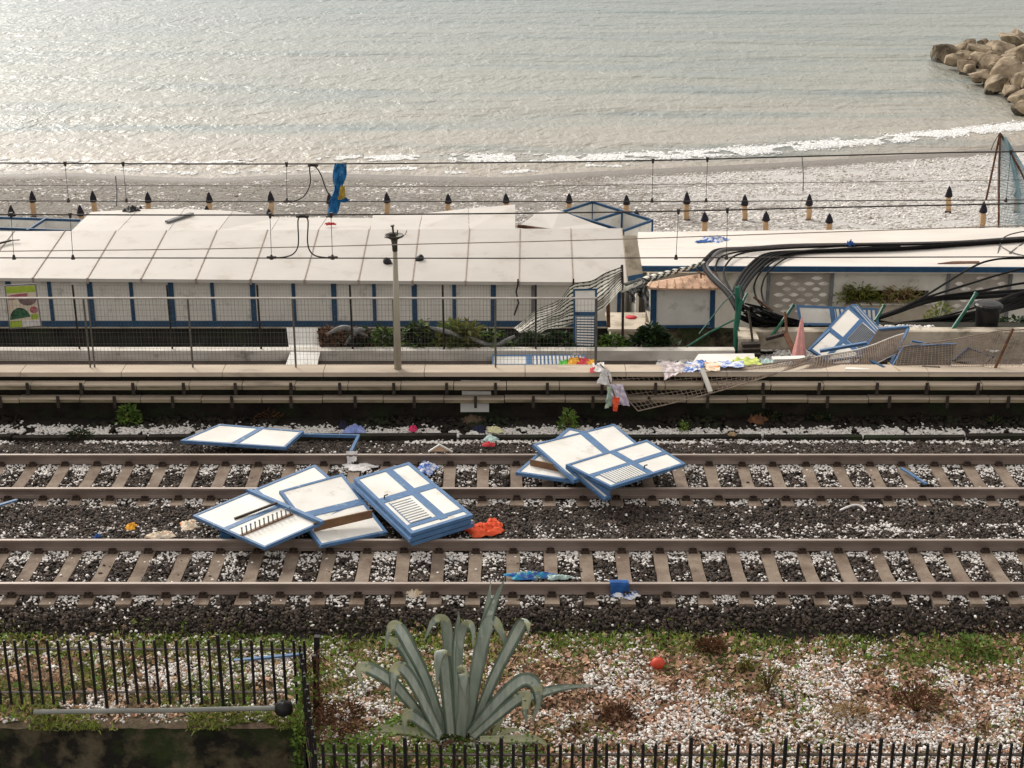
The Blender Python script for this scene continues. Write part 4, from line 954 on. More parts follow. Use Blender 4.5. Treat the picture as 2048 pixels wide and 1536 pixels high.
# lamp post with its globe torn off
lp = thing("lamp_post", "pale lamp post with a broken open head standing on the coping", "lamp post", PY(796, 738, 29.42))
b0 = PY(796, 738, 29.42); b0.z = .655; t0 = PY(790, 500, 29.42); t1 = PY(788.5, 478, 29.42)
mb = MB(); mb.tube([b0, b0 + (t0 - b0) * .5, t0], [.075, .063, .045], 14); build("post", mb, M['ppost'], lp, True)
mb = MB(); mb.tube([t0 - Vector((0, 0, .02)), t0 * .5 + t1 * .5, t1], [.052, .056, .07], 14); build("collar", mb, M['lampdark'], lp, True)
mb = MB(); mb.lathe(t1 + Vector((0, 0, -.01)), [(.07, 0), (.11, .025), (.165, .065), (.185, .095), (.17, .095), (.1, .05), (.05, .03)], 18); build("bowl", mb, M['lampdark'], lp, True)
mb = MB(); c = t1 + Vector((-.015, 0, .05))
mb.box(c.x - .075, c.y - .05, c.z - .02, c.x + .045, c.y + .06, c.z + .075); mb.tube([c + Vector((0, 0, .07)), c + Vector((-.01, 0, .2))], .02, 8); mb.tube([c + Vector((-.01, 0, .2)), c + Vector((-.015, 0, .23))], [.035, .04], 8)
mb.tube([c + Vector((.0, 0, .1)), c + Vector((.03, 0, .03)), c + Vector((.075, .0, .03)), c + Vector((.085, 0, .13))], .013, 6); build("lamp_holder", mb, M['lampdark'], lp)
for k, (dx, dy, h) in enumerate(((.25, .02, .17), (-.19, -.03, .06))):
    mb = MB(); mb.tube([t1 + Vector((dx * .2, 0, .0)), t1 + Vector((dx * .62, dy, .03)), t1 + Vector((dx * .9, dy, h * .6)), t1 + Vector((dx, dy, h))], .011, 6); build("bent_arm", mb, M['galv'], lp)

# ================================================================== OVERHEAD LINE
def wire(name, label, pts, r, group="overhead wires", mat='cat'):
    mb = MB(); mb.tube(pts, r, 6); return tag(build(name, mb, M[mat]), label, "wire", group)
YN, YFR = 22.3, 25.85
def wz(px, py, Y): return PY(px, py, Y)
wire("contact_wire", "lower wire of the near track, crossing the cabin roof", [wz(-200, 515.5, YN), wz(1024, 516.5, YN), wz(2250, 513, YN)], .0095)
wire("contact_wire", "lower wire of the far track, crossing the parasol stands", [wz(-200, 401, YFR), wz(500, 403, YFR), wz(1300, 403, YFR), wz(2250, 399, YFR)], .009)
near_m = [(-200, 429), (0, 429), (500, 430), (1000, 427), (1360, 422), (1700, 414), (2048, 407), (2250, 402)]; far_m = [(-200, 326), (0, 326), (500, 328), (900, 326), (1300, 321), (1600, 313), (1900, 305), (2048, 303), (2250, 298)]
wire("messenger_wire", "thick upper wire of the near track, along the top of the cabin roof", spline([wz(a, b, YN) for a, b in near_m], 24), .0115)
wire("messenger_wire", "thick topmost wire running along the waterline", spline([wz(a, b, YFR) for a, b in far_m], 24), .0125)
wire("feeder_wire", "reddish sloping wire rising to the right across the roofs", spline([wz(a, b, 24.0) for a, b in ((-200, 506), (0, 502.5), (400, 498), (800, 489), (1200, 479.5), (1600, 466), (2048, 451), (2250, 444))], 20), .0085, mat='seam')
wire("feeder_wire", "faint thin wire above the parasol stands", [wz(-200, 370, 33), wz(1000, 373, 33), wz(2250, 357, 33)], .006)
def ym(m, x): return float(np.interp(x, [p[0] for p in m], [p[1] for p in m]))
nd_ = {'near': [(22, 28), (140, 146), (540, 543), (662, 665), (1357, 1352), (1455, 1453)], 'far': [(130, 137), (246, 253), (573, 574), (1306, 1304), (1415, 1412), (2022, 2012)]}
for k, m, Y, yc in (('near', near_m, YN, 516), ('far', far_m, YFR, 402)):
    for i, (xa, xb) in enumerate(nd_[k]):
        a = PY(xa, ym(m, xa), Y); b = PY(xb, yc, Y)
        dr = thing("dropper", "%s dropper from the left between the two wires of the %s track" % (ordinal(i), k), "dropper wire", b, "droppers of the overhead line")
        mb = MB(); mb.tube([a, a * .45 + b * .55, b], .0045, 5); build("hanger_wire", mb, M['cat'], dr)
        mb = MB(); mb.tube([a + Vector((0, 0, .03)), a + Vector((0, 0, -.05))], [.03, .018], 7); build("upper_clamp", mb, M['cat'], dr)
        mb = MB(); mb.tube([b + Vector((0, 0, .05)), b + Vector((0, 0, -.02))], [.016, .032], 7); build("lower_clamp", mb, M['cat'], dr)
def jump(name, label, pts, Y, r=.011):
    j = thing(name, label, "jumper cable", PY(*pts[-1], Y), "jumper cables of the overhead line"); mb = MB(); mb.tube(spline([PY(a, b, Y - .03) for a, b in pts], 40), r, 6); build("cable_loop", mb, M['cat'], j, True)
    for k in (0, -1): 
        p = PY(*pts[k], Y - .02); mb = MB(); mb.tube([p + Vector((-.07, 0, 0)), p + Vector((.07, 0, 0))], .022, 7); build("clamp", mb, M['cat'], j)
jump("jumper_cable", "left loop of jumper cable hanging in front of the cabin roof", [(602, 433), (596, 441), (597, 480), (594, 498), (583, 510), (562, 515), (543, 515)], YN)
jump("jumper_cable", "right loop of jumper cable hanging in front of the cabin roof", [(608, 433), (616, 441), (615, 480), (619, 500), (630, 511), (650, 515), (666, 515)], YN)
jump("jumper_cable", "jumper cable loop curving down left in front of the beach", [(624, 331), (619, 336), (621, 360), (617, 378), (607, 393), (592, 401), (576, 403)], YFR)
jump("jumper_cable", "jumper cable hanging slack beside the blue tarp", [(628, 331), (635, 338), (643, 352), (649, 370), (655, 384), (662, 394), (668, 402)], YFR)
# blue tarp caught on the wires
def tarpf(u, v):
    py = 326 + 104 * v; c = 681 - 4 * v - 14 * v * v; wd = 11.5 + 2.5 * math.sin(v * 9) - 3 * v * v
    a = (u - .5) * 2; p = PY(c + wd * a + 3 * nz((v * 5, a, 1)), py, YFR - .1 + .0 * v)
    return p + Vector((0, .1 * nz((u * 5, v * 6, 3)) - .09 * math.cos(a * 1.5), 0))
mb = MB(); mb.grid(tarpf, 12, 36)
tp = tag(build("blue_tarp", mb, M['c_sky'], None, True), "torn blue tarp caught on the topmost wire", "tarp")
cloth("gold_patch", None, [PY(682, 368, YFR - .25), PY(690, 372, YFR - .25), PY(691, 396, YFR - .25), PY(676, 400, YFR - .25)], .04, 'c_gold', 8, 8, parent=tp)
cloth("flap", None, [PY(690, 392, YFR - .2), PY(700, 400, YFR - .2), PY(692, 405, YFR - .2), PY(678, 404, YFR - .2)], .03, 'c_sky', 8, 6, parent=tp)
# ================================================================== WRECKED PANELS ON THE TRACKS
G1 = "wrecked cabin panels on the tracks"
def Q(*c): return [PZ(a, b, z) for a, b, z in c]
panel("cabin_panel", "long two-part white panel lying flat by the far rail, at left", Q((361, 886, -.06), (440, 853, .0), (608, 867, .02), (571, 900, .01)), bars=[(0, .475, 1, .54)], bw=.05, th=.045, group=G1)
fr = thing("frame_wreckage", "empty blue L-shaped frame beside the white panel at left", "frame", PZ(718, 872, -.1), G1)
mb = MB(); mb.bar(PZ(604, 870, -.07), PZ(719, 872.5, -.05), .05, .06); build("long_rail", mb, M['blue'], fr)
mb = MB(); mb.bar(PZ(717, 873, -.05), PZ(702, 904, .02), .055, .06); build("short_rail", mb, M['blue'], fr)
# left pile
panel("cabin_panel", "white panel edged in blue, lowest at the back of the left pile", Q((508, 984, .05), (630, 934, .05), (720, 1010, .06), (600, 1062, .06)), bw=.06, th=.04, group=G1)
panel("cabin_panel", "large white panel with one blue cross rail, middle of the left pile", Q((558, 987, .2), (685, 952, .15), (775, 1069, .05), (640, 1096, .02)), bars=[(0, .44, 1, .53)], bw=.055, th=.04, group=G1)
p0 = PZ(628, 1064, .1); p1 = PZ(745, 1036, .13); up = Vector((0, -.02, .17))
mb = MB(); mb.hexa([p0, p1, p1 + Vector((0, .03, 0)), p0 + Vector((0, .03, 0)), p0 + up, p1 + up * .9, p1 + up * .9 + Vector((0, .03, 0)), p0 + up + Vector((0, .03, 0))])
tag(build("shelf_board", mb, M['wood']), "brown shelf board standing on the middle panel of the left pile", "shelf", "brown shelf boards")
pl = panel("cabin_panel", "white panel with a peg rack, leftmost of the left pile", Q((386, 1036, .1), (500, 988, .2), (644, 1050, .22), (529, 1100, .1)), bars=[(.42, .0, .5, 1)][:0] + [(0, .415, 1, .475)], bw=.045, th=.04, group=G1)
qa = Q((386, 1036, .1), (500, 988, .2), (644, 1050, .22), (529, 1100, .1)); nn = qnormal(qa)
mb = MB(); mb.bar(bil(qa, 1.0, -.02) + nn * .06, bil(qa, .99, 1.02) + nn * .06, .075, .06); build("raised_rail", mb, M['blue'], pl)
ra, rb = bil(qa, .02, .66) + nn * .045, bil(qa, .93, .66) + nn * .045
rk = MB(); rk.bar(ra, rb, .05, .025); rack = build("peg_rack", rk, M['wood'], pl)
for k in range(12):
    u = .04 + .92 * k / 11; a = ra * (1 - u) + rb * u + nn * .012; mb = MB(); mb.tube([a, a + nn * .085 + Vector((0, .012, .02))], [.014, .012], 6); mb.tube([a + nn * .085 + Vector((0, .012, .02)), a + nn * .1 + Vector((0, .014, .024))], [.018, .018], 6); build("peg", mb, M['greywood'], rack)
mb = MB(); mb.bar(bil(qa, .3, .35) + nn * .05, bil(qa, .96, .43) + nn * .1, .035, .035); tag(build("green_batten", mb, M['iron']), "thin dark batten lying across the leftmost panel", "batten")
mb = MB(); a = PZ(447, 1068, .02); mb.hexa([a + Vector(v) for v in ((-.05, -.05, -.15), (.15, -.1, -.15), (.17, .05, -.15), (-.05, .06, -.15), (-.05, -.05, .04), (.15, -.1, .02), (.17, .05, .05), (-.05, .06, .06))]); tag(build("blue_block", mb, M['dblue']), "small dark blue block under the corner of the peg-rack panel", "block", )
# right door of the left pile: stacked doors
qd = Q((707, 962, .26), (818, 929, .22), (946, 1035, .2), (822, 1073, .2))
for k, dz in enumerate((-.075, -.16)):
    off = Vector((.05 * (k + 1) - .08, -.06 + .05 * k, dz))
    panel("cabin_panel", ("blue-edged panel tucked directly under the slatted door of the left pile", "bottommost blue-edged panel of the stack under the slatted door")[k], [p + off for p in qd], bw=.07, th=.045, group=G1)
panel("cabin_door", "blue framed door with slats lying on top of the left pile, at its right", qd, bars=[(.535, 0, .66, .93), (0, .40, 1, .48), (0, .87, 1, .915)], louvres=[(.12, .5, .47, .865, 10, 'v')], bw=.075, th=.04, group=G1, cat='door', handle=(.13, .42))
mb = MB(); qs = qd; n2 = qnormal(qs)
for k, (u, v) in enumerate(((.57, .07), (.58, .62), (.6, .8))): mb.bar(bil(qs, u, v) + n2 * .058, bil(qs, u + .005, v + .07) + n2 * .058, .02, .012)
# right pile
panel("cabin_panel", "white panel with a brown shelf, lowest and leftmost of the right pile", Q((1031, 950, .04), (1136, 861, .06), (1250, 885, .05), (1146, 967, .05)), bw=.06, th=.045, group=G1)
p0 = PZ(1060, 932, .08); p1 = PZ(1117, 943, .1); up = Vector((0, -.01, .13))
mb = MB(); mb.hexa([p0, p1, p1 + Vector((0, .03, 0)), p0 + Vector((0, .03, 0)), p0 + up, p1 + up, p1 + up + Vector((0, .03, 0)), p0 + up + Vector((0, .03, 0))])
tag(build("shelf_board", mb, M['wood']), "brown shelf board standing on the lowest panel of the right pile", "shelf", "brown shelf boards")
panel("cabin_panel", "large white panel with two halves, back of the right pile", Q((1065, 894, .2), (1228, 853, .12), (1316, 926, .12), (1147, 966, .2)), bars=[(.56, 0, .645, 1)], bw=.055, th=.045, group=G1)
panel("cabin_door", "blue framed door with slats on top of the right pile", Q((1131, 934, .36), (1293, 884, .3), (1371, 932, .2), (1221, 979, .28)), bars=[(0, .47, 1, .57), (.51, 0, .585, 1)], louvres=[(.1, .57, .5, .95, 12, 'u')], bw=.055, th=.04, group=G1, cat='door', handle=(.56, .78))
panel("cabin_panel", "narrow blue-edged panel hanging over the rail under the slatted door of the right pile", [PZ(1131, 937, .31), PZ(1143, 935, .32), PZ(1222, 997, .03), PZ(1208, 1003, .03)], bw=.04, th=.05, group=G1)
mb = MB(); a, b, c = PZ(1160, 950, .27), PZ(1221, 982, .25), PZ(1218, 996, .08); nn = Vector((0, .03, 0)); mb.add([a, b, c, a + nn, b + nn, c + nn], [(0, 1, 2), (3, 5, 4), (0, 2, 5, 3), (0, 3, 4, 1), (1, 4, 5, 2)]); tag(build("blue_gusset", mb, M['blue']), "blue triangular side piece under the lower corner of the right door", "board")
# loose blue sticks
for pts, lab in ((((1802, 936, -.1), (1853, 968, -.12)), "blue stick lying between the far rails at right"), (((-30, 1019, -.1), (33, 1000, -.1)), "blue stick at the left picture edge between the tracks"), (((468, 1321, -.42), (606, 1308, -.4)), "thin blue strip lying behind the left iron fence")):
    mb = MB(); mb.bar(PZ(*pts[0]), PZ(*pts[1]), .055, .03); tag(build("blue_stick", mb, M['blue']), lab, "stick", "loose blue sticks")
mb = MB(); a, b, c, d = PZ(857, 903, .0), PZ(905, 903, .0), PZ(879, 890, .12), PZ(881, 892, .0)
nn = Vector((0, .03, 0)); mb.add([a, b, c, a + nn, b + nn, c + nn], [(0, 1, 2), (3, 5, 4), (0, 2, 5, 3), (0, 3, 4, 1), (1, 4, 5, 2)]); o = tag(build("broken_board", mb, M['orange_roof']), "triangular brown board end sticking up behind the far rail", "board")
mb = MB(); mb.bar(a + Vector((0, -.012, 0)), c + Vector((0, -.012, .012)), .03, .025); mb.bar(c + Vector((0, -.012, .012)), b + Vector((0, -.012, 0)), .03, .025)
mb2 = build("white_edge", mb, M['white'], o)
# litter on the tracks
def LT(name, lab, px, py, z, rx, ry, rz, mat, seed, cat='cloth'): return crumple(name, lab, PZ(px, py, z), rx, ry, rz, mat, cat, seed)
LT("orange_cloth", "bright orange-red cloth heap beside the slatted door", 966, 1062, -.16, .28, .25, .12, 'c_orange', 2)
LT("orange_cloth", "smaller orange-red cloth curl at the right end of the orange heap", 985, 1052, -.16, .13, .3, .1, 'c_orange', 4)
LT("blue_cloth", "blue and white cloth heap between the far rails, behind the door", 853, 938, -.16, .2, .28, .1, 'c_bluewhite', 6)
o = cloth("white_rag", "white rag hanging over the farthest rail above the door", [PY(691, 902, 26.65), PY(716, 902, 26.65), PY(713, 924, 26.5), PY(696, 928, 26.5)], .02, 'c_white', 10, 10, cat='rag')
LT("white_cloth", "white cloth spilled on a sleeper below the white rag", 718, 934, -.17, .28, .17, .06, 'c_white', 9)
LT("periwinkle_bag", "pale violet-blue plastic bag on the hail above the empty frame", 708, 862, -.3, .22, .22, .12, 'c_periwinkle', 11, 'bag')
LT("magenta_bag", "small magenta plastic bag on the hail by the low kerb", 826, 860, -.26, .09, .12, .1, 'c_pinkred', 12, 'bag')
LT("navy_cloth", "dark navy cloth lying on the hail drift", 958, 858, -.3, .16, .16, .08, 'c_navy', 13)
LT("yellow_cloth", "pale yellow cloth crumpled on the hail drift", 990, 861, -.3, .17, .17, .09, 'c_paleyellow', 14)
LT("mint_scrap", "pale mint scrap on the dark ballast, above the red scrap", 982, 878, -.2, .14, .14, .06, 'c_mint', 15, 'scrap')
LT("red_scrap", "small red scrap on the dark ballast, below the mint scrap", 979, 890, -.19, .11, .12, .06, 'c_red', 16, 'scrap')
LT("orange_scrap", "small orange scrap between the tracks at left", 262, 1055, -.17, .09, .16, .06, 'c_amber', 17, 'scrap')
LT("tan_scrap", "tan and white crumpled scrap left of the peg-rack panel", 378, 1052, -.17, .14, .2, .08, 'c_tan', 18, 'scrap')
LT("pale_rag", "pale dirty rag lying along the rail at left", 322, 1072, -.16, .25, .12, .08, 'c_tan', 19, 'rag')
LT("blue_scrap", "small blue scrap beside the rail at left", 195, 1074, -.15, .06, .08, .06, 'c_blue', 20, 'scrap')
LT("teal_cloth", "teal, blue and green cloth strip lying along the near rail", 1060, 1153, -.15, .42, .1, .09, 'c_teal', 21)
LT("pale_cloth", "pale cloth end beside the teal strip on the near rail", 1115, 1156, -.15, .2, .08, .07, 'c_mint', 22)
def towelf(u, v):
    Lp = [(21.62, .012), (21.575, .022), (21.5, .022), (21.475, -.01), (21.462, -.07), (21.455, -.15)]; k = min(int(v * 5), 4); f = v * 5 - k
    return Vector((1.52 + .29 * u + .02 * v + .012 * nz((v * 5, u, 3)), Lp[k][0] * (1 - f) + Lp[k + 1][0] * f - .012 * abs(nz((u * 5, v * 4, 7))), Lp[k][1] * (1 - f) + Lp[k + 1][1] * f + (.03 * nz((u * 4, 1, 2)) if v > .9 else .004)))
mb = MB(); mb.grid(towelf, 16, 20); tag(build("blue_towel", mb, M['c_blue'], None, True), "blue towel draped over the nearest rail", "towel")
LT("blue_cloth", "blue and white cloth crumpled on the sleeper in front of the blue towel", 1256, 1187, -.17, .2, .16, .07, 'c_bluewhite', 24)
LT("pale_stone", "pale rounded stone beside the nearest rail, left of the agave", 828, 1188, -.19, .13, .12, .12, 'c_tan', 25, 'stone')
LT("dark_ball", "dark ball-shaped scrap on the hail, left of the violet-blue bag", 686, 855, -.3, .09, .1, .16, 'c_navy', 26, 'scrap')
LT("rust_block", "reddish brown stone at the wall foot under the fallen mesh", 1515, 843, -.34, .2, .15, .17, 'rust', 27, 'stone')
LT("earth_clod", "brown earth clod at the wall foot below the pale board", 945, 843, -.36, .24, .16, .16, 'ground', 28, 'clod')
LT("tan_scrap", "small tan block on the low kerb at right", 1464, 870, -.26, .08, .08, .09, 'tan', 29, 'scrap')
mb = MB(); mb.tube(spline([PZ(1680, 1021, -.15), PZ(1695, 1014, -.14), PZ(1712, 1010, -.13), PZ(1726, 1015, -.14), PZ(1731, 1022, -.15)], 16), .02, 6); tag(build("white_hose", mb, M['c_white']), "curved piece of white hose between the tracks at right", "hose")
bt = thing("toy_ball", "red rubber ball lying on the leafy bank", "ball", PZ(1315, 1328, -.4)); bc = PZ(1315, 1328, -.38)
mb = MB(); mb.grid(lambda u, v: bc + Vector((.1 * math.cos(6.2832 * u) * math.sin(3.1416 * v), .1 * math.sin(6.2832 * u) * math.sin(3.1416 * v), .1 * math.cos(3.1416 * v))), 28, 14); build("rubber_skin", mb, M['ball'], bt, True)
mb = MB(); mb.tube([bc + Vector((.103 * math.cos(a), .103 * math.sin(a) * .3, .103 * math.sin(a) * .95)) for a in np.linspace(0, 6.28, 30)], .006, 5); build("moulded_rib", mb, M['ball'], bt)

# ================================================================== WRECKAGE ON THE PROMENADE
G2 = "wreckage on the promenade"
# striped door lying against the kerb wall
qk = [PY(984, 713, 35.12), PY(1170, 713, 35.12), PY(1172, 733, 34.75), PY(984, 733, 34.75)]
panel("cabin_door", "blue and white slatted door lying along the kerb wall", qk, bars=[(.365, 0, .43, 1)], louvres=[(.44, .1, .97, 1, 13, 'u')], bw=.04, th=.04, group=G2, cat='door')
def parasol_heap(px, py):
    t = thing("beach_parasol", "collapsed green, amber and red beach parasol beside the slatted door", "parasol", PY(px, py, 34.9))
    for k, (mt, x0, x1) in enumerate((('c_green', 1118, 1140), ('c_amber', 1136, 1158), ('c_red', 1154, 1176), ('c_amber', 1172, 1188))):
        cloth("canopy_gore", None, [PY(x0 + 4, 721 - 4 * (k in (1, 2)), 34.98), PY(x1, 720 - 3 * (k == 1), 34.98), PY(x1 + 1, 733, 34.55), PY(x0 - 2, 733, 34.55)], .06, mt, 8, 8, parent=t, seed=k)
    c = PY(1153, 716, 34.95); mb = MB(); mb.tube([c + Vector((.13 * math.cos(a), 0, .1 * math.sin(a))) for a in np.linspace(0, 6.28, 20)], .014, 6); build("ring_handle", mb, M['galv'], t)
parasol_heap(1150, 728)
# white folded sheet over the kerb wall
def sheetf(u, v):
    L = [(573, 655, 36.0), (577, 690, 35.6), (580, 706, 35.13), (570, 733, 34.6)]; Rr = [(635, 655, 36.0), (639, 690, 35.6), (640, 706, 35.13), (634, 733, 34.6)]
    k = min(int(v * 3), 2); s = v * 3 - k
    a = PY(*L[k]) * (1 - s) + PY(*L[k + 1]) * s; b = PY(*Rr[k]) * (1 - s) + PY(*Rr[k + 1]) * s
    return a * (1 - u) + b * u + Vector((0, -.012 * abs(math.sin(u * 9)), .0))
mb = MB(); mb.grid(sheetf, 30, 18); mb.grid(lambda u, v: sheetf(u, v) + Vector((0, .02, -.004)), 30, 18); tag(build("plastic_sheet", mb, M['white']), "white plastic sheet folded over the kerb wall left of the lamp post", "sheet")
# white lounger boards and towels on the fallen fence
def board(name, lab, q, th, mat, cat='board', group=G2, edge=None):
    q = [Vector(p) for p in q]; n = qnormal(q); mb = MB(); plate(mb, q, 0, 0, 1, 1, 0, th, n); o = tag(build(name, mb, M[mat]), lab, cat, group)
    return o
board("white_board", "white board lying flat at the promenade edge under the towels", [PY(1397, 712, 34.6), PY(1508, 711, 34.6), PY(1512, 727, 33.6), PY(1385, 729, 33.6)], .05, 'white')
board("white_board", "white board edge resting at the foot of the pink parasol", [PY(1543, 718, 33.8), PY(1608, 716, 33.8), PY(1614, 722, 33.4), PY(1546, 724, 33.4)], .06, 'white')
# fallen mesh hanging over the wall
tp_ = spline([PY(1198, 737, 29.62), PY(1300, 735, 29.62), PY(1410, 731, 29.62), PY(1510, 729, 29.7), PY(1575, 722, 29.9), PY(1625, 712, 30.1)], 30)
bt_ = spline([PY(1276, 822, 28.72), PY(1350, 805, 28.78), PY(1424, 786, 28.82), PY(1500, 764, 29.0), PY(1560, 744, 29.25), PY(1612, 726, 29.7)], 30)
def fall(u, v):
    k = min(int(u * 30), 29); s = u * 30 - k; a = tp_[k] * (1 - s) + tp_[k + 1] * s; b = bt_[k] * (1 - s) + bt_[k + 1] * s
    p = a * (1 - v) + b * v
    lip = max(0, 1 - abs(v - .28) / .3) * .16
    return p + Vector((0, -lip * .5, lip * .9 * (1 - u * .6)))
ff = thing("fallen_fence", "rusty mesh fence panel torn down and hanging over the wall towards the tracks", "fence", PY(1350, 822, 28.8))
mb = MB(); mesh_panel(mb, fall, 46, 11, .006); build("wire_mesh", mb, M['mesh_brown'], ff)
mb = MB(); mb.tube([fall(i / 20, 1) for i in range(21)], .012, 6); mb.tube([fall(0, i / 6) for i in range(7)], .012, 6); build("edge_wire", mb, M['mesh_brown'], ff)
mb = MB(); a, b = PY(1404, 738, 29.2), PY(1421, 784, 28.75); mb.bar(a, b, .085, .05); build("white_post", mb, M['kerbwhite'], ff)
# crumpled second panel of mesh
tq = spline([PY(1604, 721, 30.0), PY(1680, 706, 30.2), PY(1750, 688, 30.4), PY(1808, 668, 30.5)], 20); bq = spline([PY(1585, 742, 29.3), PY(1680, 738, 29.5), PY(1750, 727, 29.8), PY(1797, 706, 30.2)], 20)
def crum(u, v):
    k = min(int(u * 20), 19); s = u * 20 - k; a = tq[k] * (1 - s) + tq[k + 1] * s; b = bq[k] * (1 - s) + bq[k + 1] * s
    return a * (1 - v) + b * v + Vector((0, -.12 * math.sin(v * 3.14) * (1 - .3 * u), .02 * math.sin(u * 9)))
cf = thing("fallen_fence", "crumpled rusty mesh panel curled in front of the blue wreckage", "fence", PY(1700, 742, 30.2))
mb = MB(); mesh_panel(mb, crum, 44, 16, .0075); build("wire_mesh", mb, M['mesh_brown'], cf)
mb = MB(); mb.tube([crum(i / 16, 0) for i in range(17)], .016, 6); mb.tube([crum(i / 16, 1) for i in range(17)], .012, 6); build("edge_rail", mb, M['kerbwhite'], cf)
# standing mesh on the far right, with a slanted post
sf = thing("mesh_fence", "rusty mesh fence leaning at the right picture edge with one slanted post", "fence", PY(1980, 740, 30.2))
tr_ = spline([PY(1800, 694, 29.9), PY(1900, 680, 29.9), PY(1960, 669, 29.9), PY(2024, 660, 29.9), PY(2240, 655, 29.9)], 20); br_ = spline([PY(1790, 739, 29.5), PY(1900, 738, 29.5), PY(1960, 738, 29.5), PY(1992, 737, 29.5), PY(2240, 737, 29.5)], 20)
def sfn(u, v):
    k = min(int(u * 20), 19); s = u * 20 - k; a = tr_[k] * (1 - s) + tr_[k + 1] * s; b = br_[k] * (1 - s) + br_[k + 1] * s; return a * (1 - v) + b * v
mb = MB(); mesh_panel(mb, sfn, 58, 12, .0042); build("wire_mesh", mb, M['mesh_brown'], sf)
mb = MB(); mb.tube([PY(2026, 658, 29.88), PY(1989, 739, 29.46)], .03, 8); build("slanted_post", mb, M['rust'], sf)
mb = MB(); mb.tube([sfn(i / 20, 0) for i in range(21)], .012, 6); mb.tube([sfn(i / 20, 1) for i in range(21)], .014, 6); build("edge_rail", mb, M['mesh_brown'], sf)
mb = MB(); mb.tube([PY(1193, 744, 29.2), PY(1700, 744, 29.2), PY(2300, 745, 29.2)], .011, 6); tag(build("loose_rail", mb, M['galv']), "long pale fence rail lying along the coping edge at right", "rail")
# wrecked panels
panel("cabin_door", "white and slatted panel at the back of the wreck heap, upright", [PY(1592, 610, 36.7), PY(1755, 617, 36.7), PY(1757, 652, 36.5), PY(1600, 651, 36.5)], bars=[(.4, 0, .46, 1)], louvres=[(.47, .1, .97, .97, 9, 'u')], bw=.06, th=.04, group=G2, cat='door')
qt = [PY(1617, 701, 34.6), PY(1696, 616, 35.9), PY(1757, 670, 35.2), PY(1686, 748, 33.6)]
panel("cabin_door", "blue door with two white panes and grey slats leaning in the heap", qt, bars=[(0, .43, 1, .53), (.44, 0, .52, 1)], louvres=[(.53, .54, .95, .94, 10, 'v')], bw=.06, th=.05, group=G2, cat='door', mats=('cabin_wall', 'mblue'), slatmat='greywood')
panel("cabin_panel", "thick blue-edged panel behind the leaning door, turned side on", [PY(1699, 613, 36.1), PY(1712, 613, 36.2), PY(1764, 668, 35.4), PY(1750, 672, 35.2)], bars=[(.4, 0, .6, 1)], bw=.05, th=.06, group=G2)
mb = MB(); mb.bar(PY(1640, 702, 32.4), PY(1733, 686, 32.4), .09, .06); tag(build("blue_beam", mb, M['blue']), "blue beam lying across the foot of the leaning door", "beam", G2)
mb = MB(); mb.bar(PY(1617, 701, 34.3), PY(1660, 660, 34.8), .05, .05); tag(build("blue_beam", mb, M['blue']), "thin blue beam propped at the left corner of the leaning door", "beam", G2)
board("brown_board", "brown-backed panel with blue top edge behind the curled mesh", [PY(1758, 660, 31.6), PY(1816, 655, 31.6), PY(1780, 728, 30.0), PY(1715, 728, 30.0)], .05, 'hardboard', 'panel')
mb = MB(); mb.bar(PY(1757, 659, 31.5), PY(1818, 654, 31.5), .07, .06); mb.bar(PY(1817, 656, 31.5), PY(1781, 728, 29.9), .05, .05); tag(build("blue_edge", mb, M['blue']), "bright blue edging on the brown panel behind the curled mesh", "edging", G2)
board("brown_board", "greyish brown panel leaning upright between curled mesh and right fence", [PY(1808, 694, 30.3), PY(1911, 689, 30.3), PY(1899, 739, 29.55), PY(1782, 739, 29.55)], .05, 'hardboard', 'panel')
mb = MB(); mb.bar(PY(1806, 693, 30.25), PY(1913, 688, 30.25), .035, .04); mb.bar(PY(1806, 694, 30.25), PY(1781, 739, 29.5), .03, .04); mb.bar(PY(1824, 682, 30.5), PY(1866, 690, 30.4), .04, .04); tag(build("blue_edge", mb, M['blue']), "blue edging on the greyish brown upright panel", "edging", G2)
board("brown_board", "small dark broken panel lying by the right fence", [PY(1906, 724, 30.1), PY(1936, 697, 30.6), PY(1987, 715, 30.3), PY(1966, 735, 29.6)], .04, 'hardboard', 'panel')
mb = MB(); mb.bar(PY(1905, 722, 30.05), PY(1936, 696, 30.55), .025, .03); mb.bar(PY(1936, 696, 30.55), PY(1988, 714, 30.25), .025, .03); tag(build("blue_edge", mb, M['dblue']), "dark blue edging on the small broken panel", "edging", G2)
for a, b, lab in (((1690, 733, 29.9), (1790, 716, 30.2), "dark blue beam low down under the curled mesh"), ((1700, 738, 29.55), (1800, 731, 29.7), "second dark blue beam beside the coping under the wreck"), ((1740, 722, 29.9), (1768, 737, 29.5), "pale blue stick end under the brown panels")):
    mb = MB(); mb.bar(PY(*a), PY(*b), .07, .07); tag(build("blue_beam", mb, M['dblue']), lab, "beam", G2)
board("white_board", "thin white board on the coping below the wreckage", [PY(1692, 737, 29.5), PY(1740, 738, 29.5), PY(1738, 742, 29.35), PY(1690, 741, 29.35)], .03, 'white')
mb = MB(); mb.bar(PY(1776, 726, 29.8), PY(1799, 742, 29.3), .03, .025); tag(build("pale_stick", mb, M['tan']), "pale stick pointing at the coping below the brown panels", "stick", G2)
